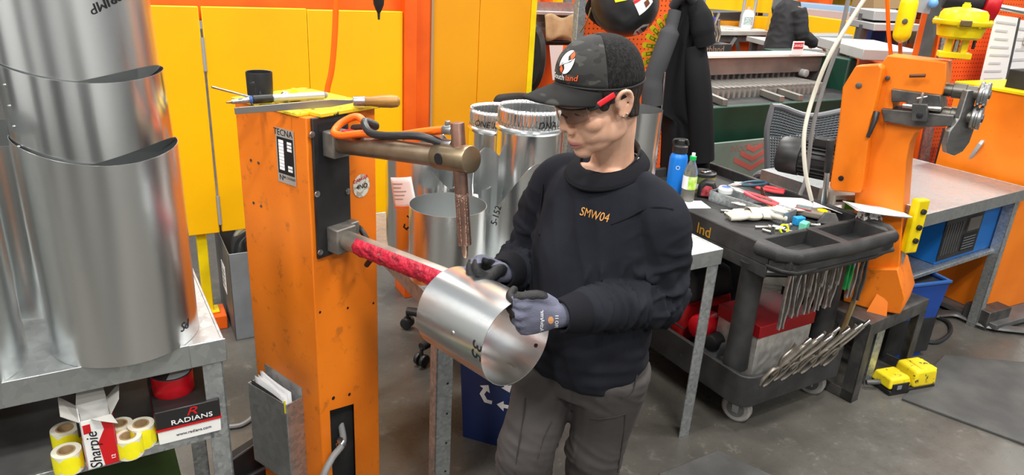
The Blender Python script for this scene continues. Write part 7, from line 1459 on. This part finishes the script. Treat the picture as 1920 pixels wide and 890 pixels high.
b = MB(); b.lathe([(.03, -.03), (.085, -.03), (.09, -.02), (.09, .02), (.085, .03), (.03, .03)], 28, along(p, p+ax), cap=True); b.build('disc', M_red, t, world=True); b = MB(); b.rcyl(p+ax*.02, p+ax*.2, .014); b.build('handle', M_steel, t, world=True); b = MB(); b.rcyl(p+ax*.18, p+ax*.34, .017); b.build('grip', M_black, t, world=True); b = MB(); b.rcyl(p-ax*.03, p-ax*.2, .05); b.build('drum', M_blackm, t, world=True)
sheet_on(PW, ((1715, 300), (1728, 300), (1738, 236), (1728, 232)), M_galvleg, 'grey_strip', 'grey steel strip leaning on the low pegboard behind the table', 'strip', -.05)
sheet_on(PW, ((1735, 305), (1742, 305), (1762, 238), (1752, 236)), M_dgrey, 'grey_strip', 'dark steel strip leaning on the low pegboard behind the table', 'strip', -.06)
p = pz(1822, 300, ZR+.001); b = MB(); b.prism([(0, 0), (.14, .0), (.2, .16), (.16, .17)], 0, .03, FR(p.x, p.y, 0, 20) @ T(0, 0, ZR+.002) @ Rx(90)); o = b.build('black_bracket', M_black, world=True, loc=tuple(p)); tag(o, 'black wedge bracket on the table beneath the forming rolls', 'bracket')
b = MB(); P = [pz(1812, 310, ZR+.012), pY(1838, 270, 3.9), pY(1850, 262, 3.95)]; b.path(cr(P, 5), .012, 8); o = b.build('conduit_piece', M_lgrey, loc=tuple(P[0]), world=True); tag(o, 'light grey pipe leaning beside the second spot welder', 'pipe')
# ------------------------------------------------------------------ far work tables, racks and stock
def far_table(name, label, px0, px1, py, z, dep, mt, legmt, a=30, under=None):
    A = pz(px0, py, z); M = FR(A.x, A.y, 0, a); q = onp(px1, py, M); w = q.x; t = thing(name, label, 'table', M)
    b = MB(); b.bb((0, 0, z-.06), (w, dep, z)); b.build('table_top', mt, t, bev=.004)
    for x in (.05, w-.12): 
        for y in (.04, dep-.1): b = MB(); b.bb((x, y, 0), (x+.07, y+.07, z-.05)); b.build('leg', legmt, t)
    b = MB(); b.bb((.05, .06, z-.16), (w-.05, .1, z-.06)); b.build('rail', legmt, t)
    for s in (-1, 1): b = MB(); b.path([M @ V(w/2, .05, z-.1), M @ V(w/2+s*w*.36, .05, .1)], .035, 4); b.build('brace', legmt, t, world=True)
    return M, w
M_ltop = pm('pale_bench_top', (.48, .48, .46), .5, col2=(.4, .4, .38), scale=3)
F1, w1 = far_table('assembly_bench', 'pale topped bench left of the far worker with dark braces', 1322, 1446, 58, .95, .9, M_ltop, M_dgrey)
F2, w2 = far_table('assembly_bench', 'pale topped bench the far worker leans on', 1488, 1650, 90, .97, 1.3, M_ltop, M_dgrey, 8)
def cab(M, x, y, w, d, z, mt, label, name='orange_cabinet'):
    t = thing(name, label, 'cabinet', M @ T(x, y, 0)); b = MB(); b.bb((0, 0, 0), (w, d, z)); b.build('body', mt, t, bev=.004)
    for k in range(2): b = MB(); b.bb((w*.5*k+.01, -.012, .06), (w*.5*(k+1)-.01, 0, z-.04)); dr = b.build('door', mt, t, bev=.003); b = MB(); b.bb((w*.5+(.03 if k else -.05), -.02, z*.6), (w*.5+(.05 if k else -.03), -.012, z*.75)); b.build('handle', M_blackm, dr)
cab(F1, .12, .25, w1*.8, .5, .82, M_orange2, 'orange cabinet under the bench left of the far worker')
cab(F2, .12, .2, .4, .6, .82, M_orange2, 'orange cabinet under the bench behind the orange machine')
cab(F2, w2-.42, .2, .36, .6, .8, M_orange2, 'orange cabinet at the right end under the far bench')
ST = plane_at(1296, 100, 5.7, 30); q0, q1 = onp(1290, 83, ST), onp(1370, 103, ST)
t = thing('clamp_tray', 'black lettered tray full of clamps behind the shear', 'tray', ST)
b = MB(); b.bb((q0.x, 0, q1.z), (q1.x, .4, q0.z)); b.build('tray', M_cart, t, bev=.004); b = MB(); b.bb((q0.x+.05, .1, 0), (q1.x-.05, .3, q1.z)); b.build('stand', M_dgrey, t)
lettering('Southland', .075, ST @ T((q0.x+q1.x)/2, -.002, (q0.z+q1.z)/2) @ Rx(90), pm('dull_gold_print', (.3, .2, .14), .5), t)
b = MB(); b.lathe([(0, 0), (.03, 0)], 16, ST @ T(q0.x+.07, -.003, (q0.z+q1.z)/2) @ Rx(90)); b.build('emblem', pm('dull_red_print', (.4, .15, .1), .5), t, world=True)
for k in range(8):
    x = lerp(q0.x+.06, q1.x-.04, k/7); M_ = ST @ T(x, .1+.06*(k % 3), q0.z) @ Ry(-14+5*(k % 5)); b = MB(); b.path(cr([(0, 0, 0), (.02, 0, .06), (-.01, 0, .13), (.02, 0, .2+.02*(k % 3))], 4), .012, 6); b.path(cr([(.03, 0, 0), (.05, 0, .06), (.03, 0, .12), (.03, 0, .17)], 4), .01, 6); o = b.build('clamp', M_toold, M=M_); tag(o, ('leftmost clamp standing in the black lettered tray', 'second clamp from the left in the black lettered tray', 'third clamp from the left in the black lettered tray', 'fourth clamp from the left in the black lettered tray', 'fifth clamp from the left in the black lettered tray', 'sixth clamp from the left in the black lettered tray', 'seventh clamp from the left in the black lettered tray', 'rightmost clamp in the black lettered tray')[k], 'clamp', 'clamps in the far black tray')
def on_table(M, px, py, z): q = pz(px, py, z); return V(q.x, q.y, z+.0005)
p = on_table(F1, 1398, 52, .95); t = thing('label_jug', 'white plastic jug with pale label on the far bench', 'jug', T(*p)); b = MB(); b.lathe([(0, 0), (.1, 0), (.105, .02), (.105, .2), (.08, .25), (.03, .27), (0, .27)], 20); b.build('jug', M_white, t); b = MB(); b.lathe([(.035, .27), (.035, .31), (0, .31)], 16); b.build('cap', pm('peach_cap', 'D8A890', .5), t); b = MB(); b.lathe([(.106, .05), (.106, .17)], 12, a0=-130, a1=-50); b.build('label', pm('jug_label', 'B8C8C0', .5, col2='8FA0A8', scale=40), t)
p = on_table(F1, 1328, 56, .95); b = MB(); b.prism([(-.05, 0), (.05, 0), (.06, .2), (.03, .26), (-.02, .25)], -.03, .03, Rx(90)); o = b.build('spray_bottle', M_yellow2, loc=tuple(p+V(0, .1, 0))); tag(o, 'yellow bottle at the left end of the far bench', 'bottle')
p = on_table(F1, 1343, 50, .95); b = MB(); b.prism([(-.12, 0), (.12, 0), (.1, .1), (-.05, .14)], -.06, .06, Rx(90)); o = b.build('blue_bag', pm('blue_cloth', '1C2E9C', .7), loc=tuple(p+V(0, .3, 0)), bev=.02); tag(o, 'blue cloth bundle beside the yellow bottle on the far bench', 'bag')
for k, (px, py, s, a, Mx, lb) in enumerate(((1372, 55, .2, 10, F1, 'white paper on the far bench beside the jug'), (1420, 56, .22, 40, F1, 'loose white papers at the right of the far jug'), (1530, 86, .12, 30, F2, 'crumpled white rag in front of the far worker\'s hands'), (1560, 88, .2, 20, F2, 'grey sheet lying on the bench right of the far worker'))):
    p = on_table(Mx, px, py, .95 if k < 2 else .97); b = MB(); b.grid(lambda u, w, s=s, k=k: ((u-.5)*s, (w-.5)*s*.7, .004+(.05 if k == 2 else .006)*abs(noise.noise(V(u*4, w*4, k)))), 8, 8); o = b.build('paper_sheet' if k != 2 else 'rag', M_white if k < 3 else M_lgrey, loc=tuple(p), rz=a, sol=.003, fix=False); tag(o, lb, 'paper' if k != 2 else 'rag')
# long stock, rails and racks behind
def bar(px0, py0, px1, py1, Y, hgt, dep, mt, name, label, cat, a=None):
    A, B = pY(px0, py0, Y), pY(px1, py1, Y); d = (B-A); L = d.length; x = d/L; y = V(0, 0, 1).cross(x).normalized(); z = x.cross(y); M_ = basis(A, x, y, z); lo = min(A.z, B.z)-hgt
    if lo < .1 or name in ('grey_duct',):
        b = MB(); b.bb((0, 0, -hgt), (L, dep, 0)); o = b.build(name, mt, M=M_, bev=.006); tag(o, label, cat); return o
    t = thing(name, label, cat, T(A.x, A.y, 0)); b = MB(); b.bb((0, 0, -hgt), (L, dep, 0), M_); b.build('deck', mt, t, world=True, bev=.006)
    for k in (.06, .94): p = M_ @ V(L*k, dep*.5, -hgt*.5); b = MB(); b.bb((p.x-.03, p.y-.03, 0), (p.x+.03, p.y+.03, p.z)); b.build('post', M_dgrey, t, world=True)
M_bluesheet = pm('pale_blue_sheet', '9CB8D8', .4); M_rackgrey = pm('rack_grey', (.35, .35, .34), .6)
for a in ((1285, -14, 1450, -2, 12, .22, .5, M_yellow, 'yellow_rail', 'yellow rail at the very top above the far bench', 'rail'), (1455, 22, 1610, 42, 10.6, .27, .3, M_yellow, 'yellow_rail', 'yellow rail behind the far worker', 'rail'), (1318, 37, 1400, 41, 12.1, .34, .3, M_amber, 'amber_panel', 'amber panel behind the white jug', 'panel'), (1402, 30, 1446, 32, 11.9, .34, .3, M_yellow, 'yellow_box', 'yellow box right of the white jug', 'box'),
          (1300, 8, 1450, 20, 12.7, .26, .5, M_rackgrey, 'grey_shelf', 'grey shelf of sheet stock behind the far bench', 'shelf'), (1340, 24, 1420, 22, 12.5, .13, .4, M_bluesheet, 'blue_sheet', 'pale blue plastic wrapped sheet behind the jug', 'sheet'), (1490, 4, 1660, 18, 12.4, .1, .6, M_bluesheet, 'blue_sheet', 'pale blue wrapped sheet behind the far worker\'s shoulder', 'sheet'), (1490, 14, 1660, 30, 11.6, .2, .6, M_rackgrey, 'grey_shelf', 'grey rack shelf behind the far worker', 'shelf'), (1500, 66, 1600, 66, 9.4, .1, .3, M_lgrey, 'grey_duct', 'flat grey duct piece lying on the far worker\'s bench', 'duct'),
          (1480, 36, 1660, 52, 11.0, .55, .6, M_orange2, 'orange_rack', 'low orange rack behind the yellow rail', 'rack'), (1640, 20, 1720, 24, 6.6, .08, .5, M_lgrey, 'grey_shelf', 'light grey shelf seen left of the yellow weight', 'shelf'), (1640, 44, 1730, 46, 6.5, .06, .5, M_lgrey, 'grey_shelf', 'lower light grey shelf seen left of the yellow weight', 'shelf'), (1620, 92, 1740, 98, 5.6, .08, .9, M_ltop, 'far_bench', 'pale bench top behind the yellow weight', 'bench'), (1638, 52, 1665, 54, 7.0, .35, .3, M_blue, 'blue_tote', 'blue tote between the far shelves', 'tote'),
          (1000, 4, 1110, -6, 6.5, .3, .4, M_orange2, 'orange_rack', 'orange rack seen above the shelf left of the pegboard', 'rack'), (1640, -6, 1790, -10, 7.5, .12, .5, M_card, 'brown_panel', 'brown panel at the top behind the yellow weight', 'panel'), (1640, 118, 1740, 126, 6.2, .5, .4, M_orange2, 'orange_rack', 'orange rack below the bench behind the yellow weight', 'rack')):
    bar(*a)
for k, px in enumerate((1392, 1413)): b = MB(); p = pY(px, 30, 11.75); b.cyl((p.x, p.y, .0), (p.x, p.y, 2.2), .025, n=10); o = b.build('rack_post', M_lgrey, world=True, loc=(p.x, p.y, 0)); tag(o, ('pale upright post behind the white jug', 'pale upright post right of the white jug')[k], 'post')
# rows of storage that close the hall behind
for k, (px, Y, w, h, mt, lb) in enumerate(((1010, 8.5, 1.6, 1.9, M_orange2, 'orange storage rack far behind the pegboard'), (1290, 14.2, 2.0, 1.5, M_rackgrey, 'grey storage rack at the far end behind the bench'), (1520, 16.2, 3, 1.45, M_yellow2, 'yellow storage rack at the far end behind the worker in navy'), (1660, 13.6, 3, 1.5, M_orange2, 'orange storage rack at the far end behind the yellow weight'), (1960, 12.5, 4, 2.2, M_rackgrey, 'grey storage rack behind the right pegboard wall'))):
    p = pY(px, 20, Y); M_ = FR(p.x-w/2*.86, p.y-w/4, 0, 30); t = thing('storage_rack', lb, 'rack', M_)
    for x in (0, w): b = MB(); b.bb((x-.04, 0, 0), (x+.04, .8, h)); b.build('upright', mt, t)
    for z in (.15, h*.45, h*.75, h): b = MB(); b.bb((0, 0, z-.08), (w, .8, z)); b.build('beam', mt, t)
    for j in range(int(w/.5)): b = MB(); hh = .25+.1*((j*7+k) % 3); b.bb((.1+j*.5, .1, h*.45), (.5+j*.5, .7, h*.45+hh)); b.build('carton', (M_card, M_lgrey, M_dgrey, M_bluesheet)[(j+k) % 4], t)
